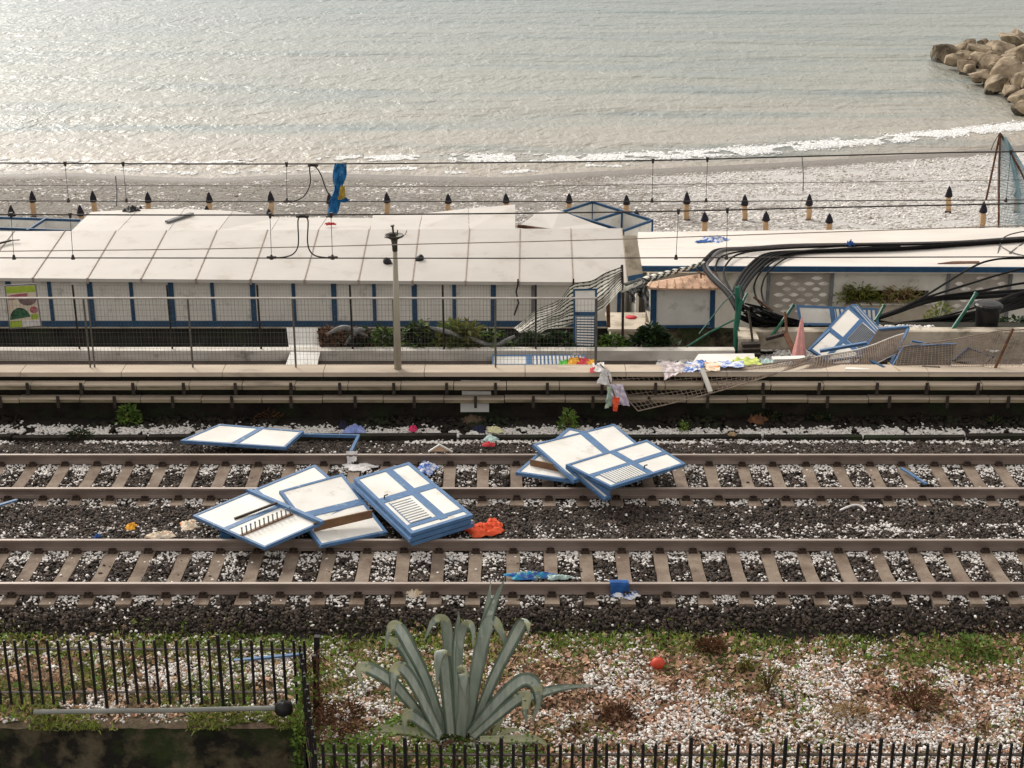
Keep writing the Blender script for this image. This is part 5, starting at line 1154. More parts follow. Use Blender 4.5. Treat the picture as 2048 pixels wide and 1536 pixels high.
for k, (a, b, mt, lab) in enumerate((((1655, 722, 30.2), (1735, 712, 30.6), 'mblue', "blue rail stub poking out under the curled mesh"), ((1790, 716, 30.4), (1822, 690, 30.9), 'mblue', "blue rail rising between the two brown boards"), ((1745, 690, 31.8), (1768, 664, 32.4), 'mblue', "short blue rail beside the leaning door's right edge"), ((1815, 734, 29.6), (1880, 736, 29.5), 'iron', "dark bar added for the shade under the greyish brown board"), ((1640, 733, 29.6), (1700, 728, 29.8), 'iron', "dark bar added for the shade under the curled mesh"))):
    mb = MB(); mb.bar(PY(*a), PY(*b), .06, .05); tag(build("timber" if mt == 'iron' else "blue_beam", mb, M[mt]), lab, "beam", G2)  # the dark bars are added to deepen the shade under the heap
# pink folded parasol
pk = thing("beach_parasol", "folded pink beach parasol standing against the wreck heap", "parasol", PY(1597, 722, 34.3))
a, b = PY(1597, 722, 34.3), PY(1604, 634, 34.9); ax = b - a; mb = MB(); k = 18; rings = [(0, .13), (.08, .15), (.2, .135), (.45, .09), (.7, .06), (.88, .035), (1, .012)]
def pkf(u, v):
    s = v * (len(rings) - 1); i = min(int(s), len(rings) - 2); f = s - i; r = rings[i][1] * (1 - f) + rings[i + 1][1] * f; t = rings[i][0] * (1 - f) + rings[i + 1][0] * f
    an = 6.2832 * u; rr = r * (1 + .22 * math.sin(an * 5 + v * 2)); return a + ax * t + Vector((math.cos(an) * rr, math.sin(an) * rr, 0))
mb.grid(pkf, 40, 24); build("canopy", mb, M['pink'], pk, True)
mb = MB(); mb.tube([b, b + ax.normalized() * .09], .01, 6); mb.tube([a, a - ax.normalized() * .12], .02, 8); build("pole", mb, M['galv'], pk)
# towels and clothes
def cl(name, lab, pts, mat, amp=.06, seed=0, cat='towel', **kw): return cloth(name, lab, [PY(*p) for p in pts], amp, mat, 16, 12, cat=cat, group="cloths caught on the fallen fence", seed=seed, **kw)
cl("patterned_towel", "pale patterned towel hanging on the fallen mesh, leftmost of the towels", [(1322, 724, 29.6), (1372, 730, 29.6), (1362, 748, 29.1), (1329, 762, 28.95)], 'c_pattern', seed=1)
cl("blue_white_towel", "blue and white towel on the coping right of the patterned towel", [(1372, 726, 29.9), (1412, 724, 29.9), (1402, 747, 29.15), (1366, 745, 29.15)], 'c_bluewhite', seed=2)
cl("tan_towel", "tan and orange towel beside the white fence post", [(1410, 726, 29.7), (1444, 726, 29.7), (1438, 743, 29.1), (1412, 742, 29.1)], 'c_tan', .04, 3)
cl("blue_towel", "blue towel strip lying between the tan and the yellow-green towel", [(1436, 725, 29.9), (1486, 724, 29.9), (1488, 736, 29.3), (1440, 736, 29.3)], 'c_bluewhite', .05, 4)
cl("yellow_towel", "yellow-green towel on the promenade edge below the white board", [(1462, 722, 30.2), (1512, 720, 30.2), (1524, 734, 29.6), (1478, 735, 29.5)], 'c_yellow', .07, 5)
cl("pale_towel", "pale mint rag right of the yellow-green towel", [(1518, 723, 30.2), (1546, 722, 30.2), (1548, 734, 29.7), (1524, 735, 29.6)], 'c_mint', .06, 6, 'rag')
cl("white_shirt", "white shirt with red edge on the coping at the fence end", [(1184, 728, 29.6), (1208, 726, 29.6), (1210, 744, 29.15), (1186, 746, 29.15)], 'c_white', .05, 7, 'shirt')
cl("red_trim", "thin red cloth edge beside the white shirt", [(1180, 738, 29.4), (1190, 734, 29.4), (1190, 746, 29.1), (1181, 746, 29.1)], 'c_red', .03, 8, 'cloth')
cl("white_cloth", "white cloth hanging over the wall below the white shirt", [(1204, 738, 29.1), (1220, 742, 29.1), (1224, 772, 28.9), (1193, 768, 28.9)], 'c_white', .07, 9, 'cloth')
cl("lilac_cloth", "lilac cloth hanging at the left corner of the fallen mesh", [(1218, 770, 28.85), (1246, 768, 28.8), (1260, 812, 28.6), (1228, 808, 28.65)], 'c_lilac', .12, 10, 'cloth')
cl("mint_cloth", "mint grey cloth hanging left of the lilac cloth", [(1214, 772, 28.8), (1228, 772, 28.8), (1224, 812, 28.65), (1210, 818, 28.65)], 'c_mint', .08, 11, 'cloth')
cl("orange_strap", "orange strap hanging between the mint and the lilac cloth", [(1225, 794, 28.6), (1240, 795, 28.6), (1234, 822, 28.5), (1226, 822, 28.5)], 'c_orange', .03, 12, 'strap')
mb = MB(); mb.tube(spline([PY(1200, 728, 29.5), PY(1212, 742, 29.1), PY(1222, 770, 28.82), PY(1232, 800, 28.6)], 20), .012, 6); tag(build("purse_strap", mb, M['rust']), "reddish cord running down through the hanging cloths", "cord", )
# green metal frame, rusty pieces, block stack
gf = thing("green_stand", "bent green metal stand tangled with the black cables", "stand", PY(1473, 715, 35.6))
for k, (pts, r, z) in enumerate(((((1474, 574, 36.0), (1475, 620, 35.9), (1471, 660, 35.7), (1472, 716, 35.5)), .055, 0), (((1482, 597, 35.9), (1478, 632, 35.8), (1473, 660, 35.7)), .045, 0), (((1468, 640, 35.7), (1420, 664, 35.3), (1373, 694, 35.1)), .022, 0), (((1476, 580, 36), (1446, 606, 36), (1420, 640, 35.8), (1398, 668, 35.5)), .014, 0), (((1494, 587, 36.2), (1486, 603, 36), (1477, 616, 35.9)), .03, 0), (((1470, 574, 36.1), (1482, 572, 36.1), (1487, 592, 36.1)), .02, 0))):
    mb = MB(); mb.tube([PY(*p) for p in pts], r, 8); build("bent_tube", mb, M['green'], gf)
for pts, lab, r in ((((1586, 612, 36.4), (1544, 671, 35.8)), "short green pole leaning left of the pink parasol", .04), (((1951, 589, 37.0), (1904, 660, 36.2)), "green pole leaning on the terrace wall at right", .05), (((1767, 613, 36.3), (1750, 642, 36.0)), "pale green pole stub behind the leaning door", .04)):
    mb = MB(); p = [PY(*q_) for q_ in pts]; mb.tube([p[0], p[0] * .5 + p[1] * .5 + Vector((.01, 0, 0)), p[1]], [r, r * .95, r], 8); mb.tube([p[0], p[0] + (p[0] - p[1]).normalized() * .04], r * 1.25, 8); tag(build("green_pole", mb, M['green']), lab, "pole", "loose green poles")
mb = MB(); mb.bar(PY(1569, 662, 35.6), PY(1592, 713, 34.6), .13, .05); tag(build("rusty_plank", mb, M['rust']), "rusty brown plank leaning left of the pink parasol", "plank")
mb = MB(); mb.bar(PY(1532, 678, 35.4), PY(1568, 668, 35.5), .09, .08); tag(build("dark_timber", mb, M['iron']), "short dark timber on the terrace wall", "timber")
mb = MB(); mb.tube([PY(1507, 594, 37), PY(1524, 606, 37), PY(1545, 622, 36.8)], .03, 6); tag(build("rusty_bar", mb, M['rust']), "bent rusty bar above the black cable tangle", "bar")
mb = MB(); mb.tube([PY(1497, 622, 36), PY(1501, 650, 35.7), PY(1506, 688, 35.4)], .03, 6); tag(build("dark_stake", mb, M['iron']), "dark upright stake in front of the cable tangle", "stake")
mb = MB(); mb.tube([PY(1570, 625, 36.2), PY(1574, 670, 35.7)], .035, 6); tag(build("brown_stake", mb, M['rust']), "brown upright stake left of the white slatted panel", "stake")
bk = thing("pallet", "grey weathered pallet leaning at the end of the kerb wall", "pallet", PY(1500, 715, 35.0))
for k in range(3):
    mb = MB(); a = PY(1484, 689 + 10 * k, 35.25 - .15 * k); b = PY(1520, 688 + 10 * k, 35.25 - .15 * k); mb.bar(a, b, .2, .07); build("slat", mb, M['iron'], bk)
for px in (1487, 1516):
    mb = MB(); mb.bar(PY(px, 688, 35.3), PY(px, 714, 34.9), .08, .08); build("bearer", mb, M['iron'], bk)
# cable coil: a heap of tangled black cable and netting
cb = thing("cable_tangle", "heap of tangled black cable and net beside the green stand", "cable heap", PY(1530, 668, 36.4))
for k in range(34):
    y0 = R.uniform(606, 640); x0 = R.uniform(1480, 1510); mb = MB()
    mb.tube(spline([PY(x0, y0, 36.5 + R.uniform(-.2, .6)), PY(R.uniform(1515, 1535), y0 + R.uniform(5, 26), 36.5 + R.uniform(-.4, .6)), PY(R.uniform(1550, 1570), y0 + R.uniform(15, 36), 36.6 + R.uniform(-.4, .5)), PY(R.uniform(1590, 1660), R.uniform(650, 668), 36.6 + R.uniform(-.2, .5))], 14), R.uniform(.018, .035), 5)
    build("cable_strand", mb, M['cable'], cb)
# long cables
def cable(lab, pts, r, mat='cable', n=46): 
    mb = MB(); mb.tube(spline(pts, n), r, 7); tag(build("cable", mb, M[mat], None, True), lab, "cable", "black cables fallen over the building")
FR = lambda x, y, up=.04: on_flat(x, y, up)
def top_cable(lab, roofpts, hang, r, mat='cable'):
    cable(lab, [FR(*p) for p in roofpts] + [PY(*p) for p in hang], r * 1.3, mat)
top_cable("thick outermost cable sweeping over the roof and curling down farthest left", [(2250, 473, .1), (2048, 482, .1), (1906, 489, .06), (1748, 492, .05), (1590, 494, .05), (1504, 500, .06), (1438, 506, .1)], [(1416, 514, 46.8), (1406, 530, 45.5), (1424, 556, 42), (1455, 586, 38), (1476, 622, 36.6)], .055)
top_cable("grey cable bundle beside the outermost black cable", [(2250, 477, .16), (2048, 485, .16), (1906, 492, .1), (1748, 495, .09), (1590, 497, .09), (1510, 502, .1), (1446, 509, .14)], [(1422, 518, 46.8), (1413, 534, 45.5), (1434, 560, 42), (1461, 590, 38), (1478, 622, 36.7)], .05, 'cablegrey')
top_cable("thin cable looping down just right of the grey bundle", [(2250, 479, .2), (1906, 494, .14), (1700, 498, .1), (1520, 505, .1), (1450, 516, .1)], [(1432, 530, 46.7), (1434, 552, 44), (1452, 574, 40), (1470, 600, 37.5)], .022)
top_cable("cable looping down in the middle of the left group", [(2250, 481, .22), (1906, 496, .16), (1700, 499, .14), (1540, 506, .12), (1476, 516, .12)], [(1452, 530, 46.7), (1448, 552, 44), (1460, 578, 40), (1474, 606, 37)], .025)
for k in range(4):
    top_cable(("black cable curving down in front of the plaster wall, first of four", "black cable curving down in front of the plaster wall, second of four", "black cable curving down in front of the plaster wall, third of four", "black cable curving down in front of the plaster wall, rightmost of four")[k], [(2250, 480 + k, .06 + .06 * k), (2048, 489 + k, .06 + .05 * k), (1850, 501 + k, .06 + .04 * k), (1750, 505 + k, .05 + .04 * k), (1622, 506 + 1.5 * k, .05 + .03 * k), (1535 + 6 * k, 514 + 2 * k, .1)], [(1495 + 8 * k, 535 + k, 46.6), (1474 + 7 * k, 566, 43), (1468 + 5 * k, 590, 39.5), (1474 + 4 * k, 618, 37)], .042)
top_cable("thin cable hanging left of the lattice panel", [(1800, 503, .2), (1640, 509, .15), (1577, 513, .1)], [(1528, 538, 46.6), (1509, 568, 45), (1512, 594, 43), (1524, 612, 38)], .022)
top_cable("thin cable hanging along the edge of the lattice panel", [(1800, 505, .2), (1650, 510, .15), (1590, 514, .1)], [(1540, 540, 46.6), (1524, 572, 45), (1526, 598, 43), (1535, 616, 38)], .022)
cable("grey criss-cross wire lying over the cables at the right edge", [FR(1995, 511, .05), FR(2004, 489, .2), FR(2030, 483, .3), FR(2060, 482, .3), FR(2110, 500, .2)], .022, 'cablegrey')
cable("second grey wire crossing the roof at the right edge", [FR(1998, 497, .1), FR(2022, 510, .1), FR(2052, 518, .1), FR(2100, 522, .1)], .02, 'cablegrey')
cable("third grey wire crossing the roof at the right edge", [FR(2018, 512, .1), FR(2036, 499, .1), FR(2056, 491, .2), FR(2100, 486, .3)], .02, 'cablegrey')
dc = [("slender cable arching up to the roof at the right edge", [(2250, 512, 46), (2048, 516, 45.5), (1985, 520, 45), (1938, 538, 43.5), (1843, 596, 39.5), (1764, 634, 37.0), (1690, 655, 36.5)], .026),
      ("slender cable below the arching one", [(2250, 500, 46), (2048, 537, 44.5), (1938, 568, 42), (1843, 599, 39.5), (1764, 633, 37.0), (1690, 656, 36.6)], .026),
      ("thick cable running flat towards the right edge", [(2250, 572, 45), (2048, 582, 43.5), (1938, 590, 41.5), (1859, 602, 40), (1780, 628, 37.6), (1690, 657, 36.7)], .055),
      ("cable just above the thick flat one", [(2250, 540, 45), (2048, 566, 43), (1960, 582, 41.5), (1860, 597, 40), (1782, 624, 37.8), (1700, 655, 36.8)], .03),
      ("thick cable under the flat one at the right edge", [(2250, 575, 45), (2048, 588, 43), (1960, 594, 41.5), (1880, 597, 40.5)], .05),
      ("cable crossing in front of the black bin", [(2250, 530, 44), (2048, 596, 41), (1985, 622, 39), (1875, 637, 37.8), (1795, 647, 37), (1700, 660, 36.8)], .03),
      ("lower cable crossing in front of the black bin", [(2250, 540, 44), (2048, 602, 41), (1975, 632, 38.6), (1880, 646, 37.4), (1800, 653, 36.9), (1720, 661, 36.7)], .04),
      ("lowest cable sagging along the terrace wall", [(2250, 560, 44), (2048, 608, 41), (1960, 640, 38.2), (1880, 654, 37), (1800, 657, 36.8), (1720, 663, 36.6)], .045),
      ("cable rising from the terrace to the right edge, topmost of the lower group", [(2250, 520, 44), (2048, 590, 41), (1990, 603, 39.5), (1940, 618, 38.6), (1880, 634, 37.6), (1790, 650, 36.8)], .022),
      ("dark cable lying behind the white slatted panel", [(1780, 655, 36.7), (1700, 664, 36.7), (1620, 664, 36.8), (1540, 655, 36.9), (1500, 630, 37)], .05),
      ("second dark cable lying behind the white slatted panel", [(1800, 660, 36.5), (1700, 668, 36.5), (1610, 668, 36.6), (1530, 660, 36.8)], .05)]
dc += [("black cable heaped on the terrace, %s of the heap" % n_, [(1660 + 6 * k, 655 + k, 36.9), (1720, 648 - 3 * k, 37.2), (1770 + 8 * k, 655 - 2 * k, 37.1), (1830 + 10 * k, 650 - 3 * k, 37.4), (1900 + 20 * k, 640 - 6 * k, 38.2), (2048, 612 - 9 * k, 41), (2250, 560, 44)], .045) for k, n_ in enumerate(("lowest", "second", "third", "topmost"))]
for lab, pts, r in dc: cable(lab, [PY(*p) for p in pts], r * 1.2)
# litter on the flat roof
crumple("blue_rag", "long blue rag lying on the flat roof above the twisted cloth", on_flat(1428, 482, .02), .42, .4, .14, 'c_bluewhite', 'rag', 31)
cloth("blue_tail", "flat blue cloth tail trailing left of the blue rag on the flat roof", [on_flat(1388, 485, .03), on_flat(1430, 479, .03), on_flat(1432, 486, .03), on_flat(1395, 488, .03)], .05, 'c_blue', 10, 6, cat='cloth')
crumple("blue_bag", "small blue bag resting on the cables over the flat roof", on_flat(1700, 498, .12), .14, .14, .18, 'c_blue', 'bag', 33)
# hail swept against the cables
px = NR.uniform(1690, 2050, 900); py = 506 - (px - 1690) * .012 + NR.normal(0, 1.4, 900) - 4 * (px > 1850)
pp = np.array([tuple(on_flat(a, b, .01)) for a, b in zip(px, py)])
o = scatter("hail_on_roof", pp, NR.uniform(.02, .06, len(pp)), M['hail'], GRAIN, flat=(1.3, 1.2, .7), tilt=.2); tag(o, "hail swept against the cables on the flat roof", "hail", kind="stuff")
# hail on the promenade and terrace
n = 5200; x = NR.uniform(3.2, 13, n); y = NR.uniform(34.5, 35.95, n); k = vnoise(x, y, 1.5, 51) > np.where(x < 7, .4, .62); x, y = x[k], y[k]
p1 = np.stack([x, y, np.full(len(x), PZ_ + .01)], 1)
n = 900; x = NR.uniform(8.5, 10.5, n); y = NR.uniform(36.15, 36.5, n); k = vnoise(x, y, 2.2, 52) > .5; x, y = x[k], y[k]; p2 = np.stack([x, y, -.86 + NR.uniform(0, .08, len(x))], 1)
p1 = np.concatenate([p1, p2]); o = scatter("hail_on_promenade", p1, NR.uniform(.02, .05, len(p1)), M['hail'], GRAIN, flat=(1.3, 1.2, .6), tilt=.2); tag(o, "hail lying on the promenade and terrace by the wreckage", "hail", kind="stuff")
# black bin
bn = thing("litter_bin", "black bin standing on the terrace behind the green pole", "bin", PY(1972, 656, 36.68)); c = PY(1972, 656, 36.68)
mb = MB(); mb.lathe(c, [(.23, 0), (.27, .06), (.3, .5), (.31, .56)], 16); build("body", mb, M['black'], bn, True)
mb = MB(); mb.lathe(c + Vector((0, 0, .565)), [(.35, 0), (.35, .05), (.3, .09), (.1, .12)], 16); build("lid", mb, M['black'], bn)
# striped awning torn down over the fence
aw = thing("striped_awning", "torn black and white striped awning blown from its pole onto the fence", "awning", PY(1245, 690, 36.0))
U = spline([PY(1244, 533, 36.0), PY(1195, 556, 36.7), PY(1146, 569, 36.9), PY(1117, 597, 36.8), PY(1073, 624, 36.5), (PY(1027, 655, 36.2))], 40)
Lw = spline([PY(1244, 577, 36.0), PY(1195, 624, 36.6), PY(1146, 650, 36.6), PY(1110, 656, 36.4), PY(1083, 663, 36.2), PY(1050, 663, 36.0)], 40)
def awf(u, v):
    k = min(int(u * 40), 39); s = u * 40 - k; a = U[k] * (1 - s) + U[k + 1] * s; b = Lw[k] * (1 - s) + Lw[k + 1] * s
    p = a * (1 - v) + b * v; p.z -= .05 * math.sin(v * 3.14) * (1 - u)
    return p + Vector((0, .09 * math.sin(u * 9 + v * 4) + .16 * nz((u * 5, v * 3, 2)), .05 * nz((u * 7, v * 4, 8)) + .03 * math.sin(u * 17 + v * 2)))
mb = MB(); mb.grid(awf, 60, 66, lambda i, j: 1 if j % 6 in (0, 1) or (j % 6 == 2 and i % 3 == 0) else 0); build("canvas", mb, [M['c_pale'], M['c_dark']], aw, True)
mb = MB(); mb.tube([PY(1244, 530, 36.02), PY(1246, 600, 36.02), PY(1245, 690, 36.02)], .032, 8); build("pole", mb, M['iron'], aw)
mb = MB(); rp = spline([PY(1245, 577, 36.0), PY(1290, 560, 38.5), PY(1330, 548, 42.6), PY(1372, 537, 44.0), PY(1408, 526, 45.6)], 44)
o_ = len(mb.v); rr = [.1 - .045 * i / 44 + .01 * math.sin(i * 1.7) for i in range(45)]
mb.tube(rp, rr, 10); nf = len(mb.f)
for i in range(44):
    for j in range(10): mb.m[i * 10 + j] = ((i + j // 3) // 2) % 2 if i > 7 else (1 if j % 3 else 0)
build("twisted_canvas", mb, [M['c_pale'], M['c_dark']], aw, True)
for k, (x0, x1, yb) in enumerate(((1254, 1266, 606), (1268, 1280, 597), (1282, 1294, 622))):
    cloth("hanging_strip", None, [PY(x0, 574, 37.5), PY(x1, 570, 37.9), PY(x1 + 2, yb, 37.9), PY(x0 + 3, yb - 4, 37.6)], .1, ['c_grey', 'c_dark'], 9, 10, ('u', 3), parent=aw, seed=40 + k)
cloth("striped_swag", None, [PY(1244, 570, 36.2), PY(1296, 556, 38.5), PY(1288, 582, 38.4), PY(1252, 588, 36.4)], .16, ['c_dark', 'c_grey'], 18, 18, ('v', 2), parent=aw, seed=44)
# standing slatted door behind the rear fence
panel("cabin_door", "narrow blue framed door with slats standing upright behind the fence", [PY(1146, 578, 36.15), PY(1194, 577, 36.15), PY(1192, 694, 35.7), PY(1148, 692, 35.7)], bars=[(0, .4, 1, .47)], louvres=[(.1, .48, .92, .99, 11, 'v')], bw=.045, th=.035, group=G2, cat='door', mats=('cabin_wall', 'dblue'), handle=(.12, .43))
mb = MB(); mb.bar(PY(1216, 606, 36.6), PY(1217, 655, 36.4), .09, .04); tag(build("brown_stake", mb, M['rust']), "brown stake standing right of the narrow slatted door", "stake")
# ================================================================== BEACH THINGS
def stand(base, top, label, group, wr=.128):
    base = Vector(base); h = (Vector(top) - base); t = thing("parasol_stand", label, "parasol stand", base, group)
    s = R.random() * 6; h = h + Vector((R.uniform(-.07, .07), R.uniform(-.1, .1), R.uniform(-.06, .03)))
    mb = MB(); pts = [base + h * k + Vector((.025 * math.sin(s + k * 5), .02 * math.cos(s + k * 4), 0)) for k in (0, .2, .4, .62)]
    mb.tube(pts, [wr * .85, wr * .95, wr * 1.0, wr * .92], 12); build("sleeve", mb, M['postwood'], t, True)
    mb = MB(); e = base + h * .58; hh = h.length * .42; mb.lathe(e, [(wr * 1.3, 0), (wr * 1.28, hh * .12), (wr * 1.0, hh * .45), (wr * .62, hh * .75), (wr * .3, hh * .92), (wr * .08, hh)], 12, wob=.1); build("cap", mb, M['cap'], t, True)
    mb = MB(); mb.lathe(base + Vector((0, 0, -.05)), [(wr * 1.15, 0), (wr * 1.15, .09), (wr * .8, .1)], 12); build("foot", mb, M['cap'], t)
fr_ = [(66, 380, 434), (188, 382, 432), (295, 384, 432), (418, 383, 432), (541, 383, 432), (657, 385, 434), (774, 385, 432), (895, 385, 432), (1013, 385, 432), (1136, 386, 432), (1254, 387, 434), (1373, 384, 440), (1491, 386, 441), (1619, 386, 441), (1898, 370, 424), (2035, 371, 424)]
for i, (x, yt, yb) in enumerate(fr_):
    b = on_beach(x + (1 if x < 1400 else -2), yb); stand(b, PY(x, yt, b.y), "%s parasol stand from the left in the seaward row" % ordinal(i), "parasol stands of the seaward row")
bk_ = [(25, 410, 462), (160, 408, 460), (282, 411, 460), (414, 412, 462), (537, 416, 464), (1273, 419, 466), (1410, 422, 468), (1532, 422, 468), (1660, 425, 470), (1966, 403, 456)]
for i, (x, yt, yb) in enumerate(bk_):
    b = on_beach(x + (1 if x < 1400 else -2), yb); stand(b, PY(x, yt, b.y), "%s parasol stand from the left in the row behind the roofs" % ordinal(i), "parasol stands of the landward row", .13)
for x, y0, y1, lab in ((233, 352, 412, "thin grey pole standing on the beach at left"), (1606, 312, 386, "thin grey pole standing on the beach at right")):
    b = on_beach(x, y1); mb = MB(); mb.tube([b, b * .5 + PY(x, y0, b.y) * .5 + Vector((.02, 0, 0)), PY(x - 2, y0, b.y)], .03, 6); tag(build("thin_pole", mb, M['greywood']), lab, "pole")
# net hung on a tripod
nb = on_beach(1975, 456); apex = PY(2000, 266, nb.y)
nt_ = thing("net_tripod", "tall reddish tripod with a pale blue net at the right edge of the beach", "tripod", nb)
for pts in (((1972, 400, 0), (1985, 340, 0), (2000, 266, 0)), ((1997, 470, -1), (1998, 370, -.5), (2000, 266, 0)), ((2080, 420, .5), (2040, 340, .2), (2000, 266, 0))):
    mb = MB(); mb.tube([PY(a, b, nb.y + c) for a, b, c in pts], .045, 7); build("leg", mb, M['rust'], nt_)
for pts in (((2003, 268), (2014, 292), (2022, 308)), ((1998, 268), (1988, 285), (1982, 300))):
    mb = MB(); mb.tube([PY(a, b, nb.y - .1) for a, b in pts], .018, 5); build("guy_rope", mb, M['cat'], nt_)
mb = MB()
def netf(u, v):
    a = PY(2001, 268, nb.y) * (1 - v) + PY(1999, 455, nb.y - .6) * v; b = PY(2014, 276, nb.y) * (1 - v) + PY(2110, 448, nb.y + .3) * v
    return a * (1 - u) + b * u + Vector((0, .35 * math.sin(u * 9 + v * 3), 0))
for i in range(45): mb.tube([netf(i / 44, j / 10) for j in range(11)], .012, 3, False)
for j in range(36): mb.tube([netf(i / 10, j / 35) for i in range(11)], .012, 3, False)
build("net", mb, M['net'], nt_)
# hail and pebbles on the beach
n = 42000; y = NR.uniform(57, 90, n); x = NR.uniform(-1, 1, n) * (y * .36 + 1); d = yw(x) - y
k = (d > 2.6) & (vnoise(x, y * 2.5, .45, 61) * .45 + vnoise(x, y, 2.2, 62) * .55 > np.interp(x, [-18, 0, 14, 24], [.62, .56, .47, .43])); x, y = x[k], y[k]
o = scatter("hail_on_beach", np.stack([x, y, beach_z(x, y) - .01 + .12 * (vnoise(x, y, .35, 3) - .5)], 1), NR.uniform(.03, .085, len(x)), M['hail'], GRAIN, flat=(1.4, 1, .5), tilt=.2); tag(o, "white hail scattered over the grey beach", "hail", kind="stuff")
n = 30000; y = NR.uniform(57, 90, n); x = NR.uniform(-1, 1, n) * (y * .36 + 1); d = yw(x) - y; k = (d > 2.4) & (vnoise(x, y, 1.6, 64) > .4); x, y = x[k], y[k]
o = scatter("beach_pebbles", np.stack([x, y, beach_z(x, y) - .02 + .12 * (vnoise(x, y, .35, 3) - .5)], 1), NR.uniform(.03, .08, len(x)), M['lattice'], STONES, flat=(1.3, 1, .6), tilt=.3); tag(o, "grey pebbles covering the beach", "pebbles", kind="stuff")
# breakwater boulders
def boulder(label, c, rx, ry, rz, seed):
    import bmesh
    bm = bmesh.new(); bmesh.ops.create_icosphere(bm, subdivisions=3, radius=1)
    rs = random.Random(seed); planes = [(Vector((rs.gauss(0, 1), rs.gauss(0, 1), rs.gauss(0, .8))).normalized(), rs.uniform(.35, .72)) for _ in range(11)]
    rot = rs.uniform(-.5, .5); tl = rs.uniform(-.5, .45)
    mb = MB(); vs = []
    for v in bm.verts:
        p = v.co.copy()
        for n_, dd in planes:
            e = p.dot(n_) - dd
            if e > 0: p -= n_ * e * .97
        p *= 1 + .1 * nz((p.x * 2 + seed, p.y * 2, p.z * 2)) + .04 * nz((p.x * 6, p.y * 6 + seed, p.z * 6))
        q = Vector((p.x * rx, p.y * ry, p.z * rz)); q = Vector((q.x * math.cos(tl) - q.z * math.sin(tl), q.y, q.x * math.sin(tl) + q.z * math.cos(tl)))
        q = Vector((q.x * math.cos(rot) - q.y * math.sin(rot), q.x * math.sin(rot) + q.y * math.cos(rot), q.z)); vs.append(q + Vector(c))
    mb.add(vs, [[v.index for v in f.verts] for f in bm.faces]); bm.free()
    for i, f in enumerate(mb.f): mb.m[i] = 1 if sum(vs[j].z for j in f) / len(f) < SEA_Z + .32 + .25 * nz(vs[f[0]] * 1.5) else 0
    return tag(build("boulder", mb, [M['rock'], M['wetrock']]), label, "boulder", "boulders of the breakwater")
BL = [(1890, 106, 1.7, .75, "long dark boulder forming the tip of the breakwater"), (1940, 92, 1.1, .9, "brown pointed boulder just right of the breakwater tip"), (1905, 122, 1.0, .55, "small boulder at the waterline behind the breakwater tip"), (1930, 130, 1.5, .85, "pale boulder with a sloping face at the waterline"), (1962, 104, 1.4, .9, "dark boulder in the middle of the breakwater crest"), (1990, 98, 1.9, .9, "pale flat boulder high on the breakwater crest"),
      (1957, 154, 1.3, .6, "low dark boulder at the foot of the breakwater"), (1975, 132, 1.4, 1.0, "tilted boulder with a shadowed side near the middle"), (2006, 152, 1.9, 1.2, "big rounded brown boulder at the front of the breakwater"), (1994, 172, 1.1, .7, "small rounded boulder below the big brown one"), (2012, 122, 1.7, .9, "grey boulder behind the big brown one"), (2028, 84, 2.2, .9, "pale slab boulder at the top of the breakwater"),
      (2043, 114, 2.3, 1.2, "large pale boulder at the right picture edge, upper"), (2050, 150, 1.3, 1.1, "pale boulder at the right picture edge, middle"), (2024, 182, 1.4, .6, "low slanted boulder at the waterline towards the beach"), (2046, 172, 1.1, .9, "brown boulder at the right edge above the slanted one"), (2046, 196, 1.1, .6, "dark boulder at the right edge near the beach"), (2052, 213, 1.0, .6, "lowest boulder at the right edge, nearest the beach"), (2040, 76, 1.6, .8, "farthest boulder on the crest at the right edge"), (1968, 88, .9, .6, "small far boulder on the crest"), (1920, 98, .9, .6, "small brown boulder wedged behind the tip")]
for i, (px, py, r, h, lab) in enumerate(BL):
    p = PZ(px, py + 14, SEA_Z + .3); r *= 1.0
    up = max(0.0, (min(px, 2048) - 1900) / 148) * .9 * (1 - abs(py - 120) / 120)
    q = PY(px, py, p.y + 1.2); boulder(lab, (q.x, q.y, q.z), r * .98, r * .9, h * 1.15, 100 + i)
for i, (px, py, r) in enumerate(((1915, 112, .7), (1948, 116, .7), (1978, 116, .8), (1940, 140, .6), (1968, 146, .7), (1990, 138, .8), (1985, 160, .7), (2020, 136, .8), (2034, 132, .8), (2000, 108, .8), (2015, 98, .8), (2036, 160, .7), (2016, 170, .6), (2038, 188, .6))):
    q = PY(px, py, PZ(px, py + 10, SEA_Z + .3).y + .6); boulder("%s of the small stones wedged between the breakwater boulders, counted from the tip" % ordinal(i), (q.x, q.y, q.z), r, r, r * .75, 400 + i)
for i in range(16):
    p = PZ(2070 + 26 * (i % 6), 80 + 48 * (i // 6), SEA_Z + .8); boulder("breakwater boulder beyond the right picture edge", p, 1.6, 1.5, 1.2, 200 + i)
for i in range(12):
    px = 1935 + 10 * i; p = PZ(px, 132 + 3.0 * i, SEA_Z); boulder("filler boulder low between the big boulders of the breakwater", (p.x, p.y + 2.2, SEA_Z + .1 + .05 * i), 1.3, 1.4, .8, 300 + i)

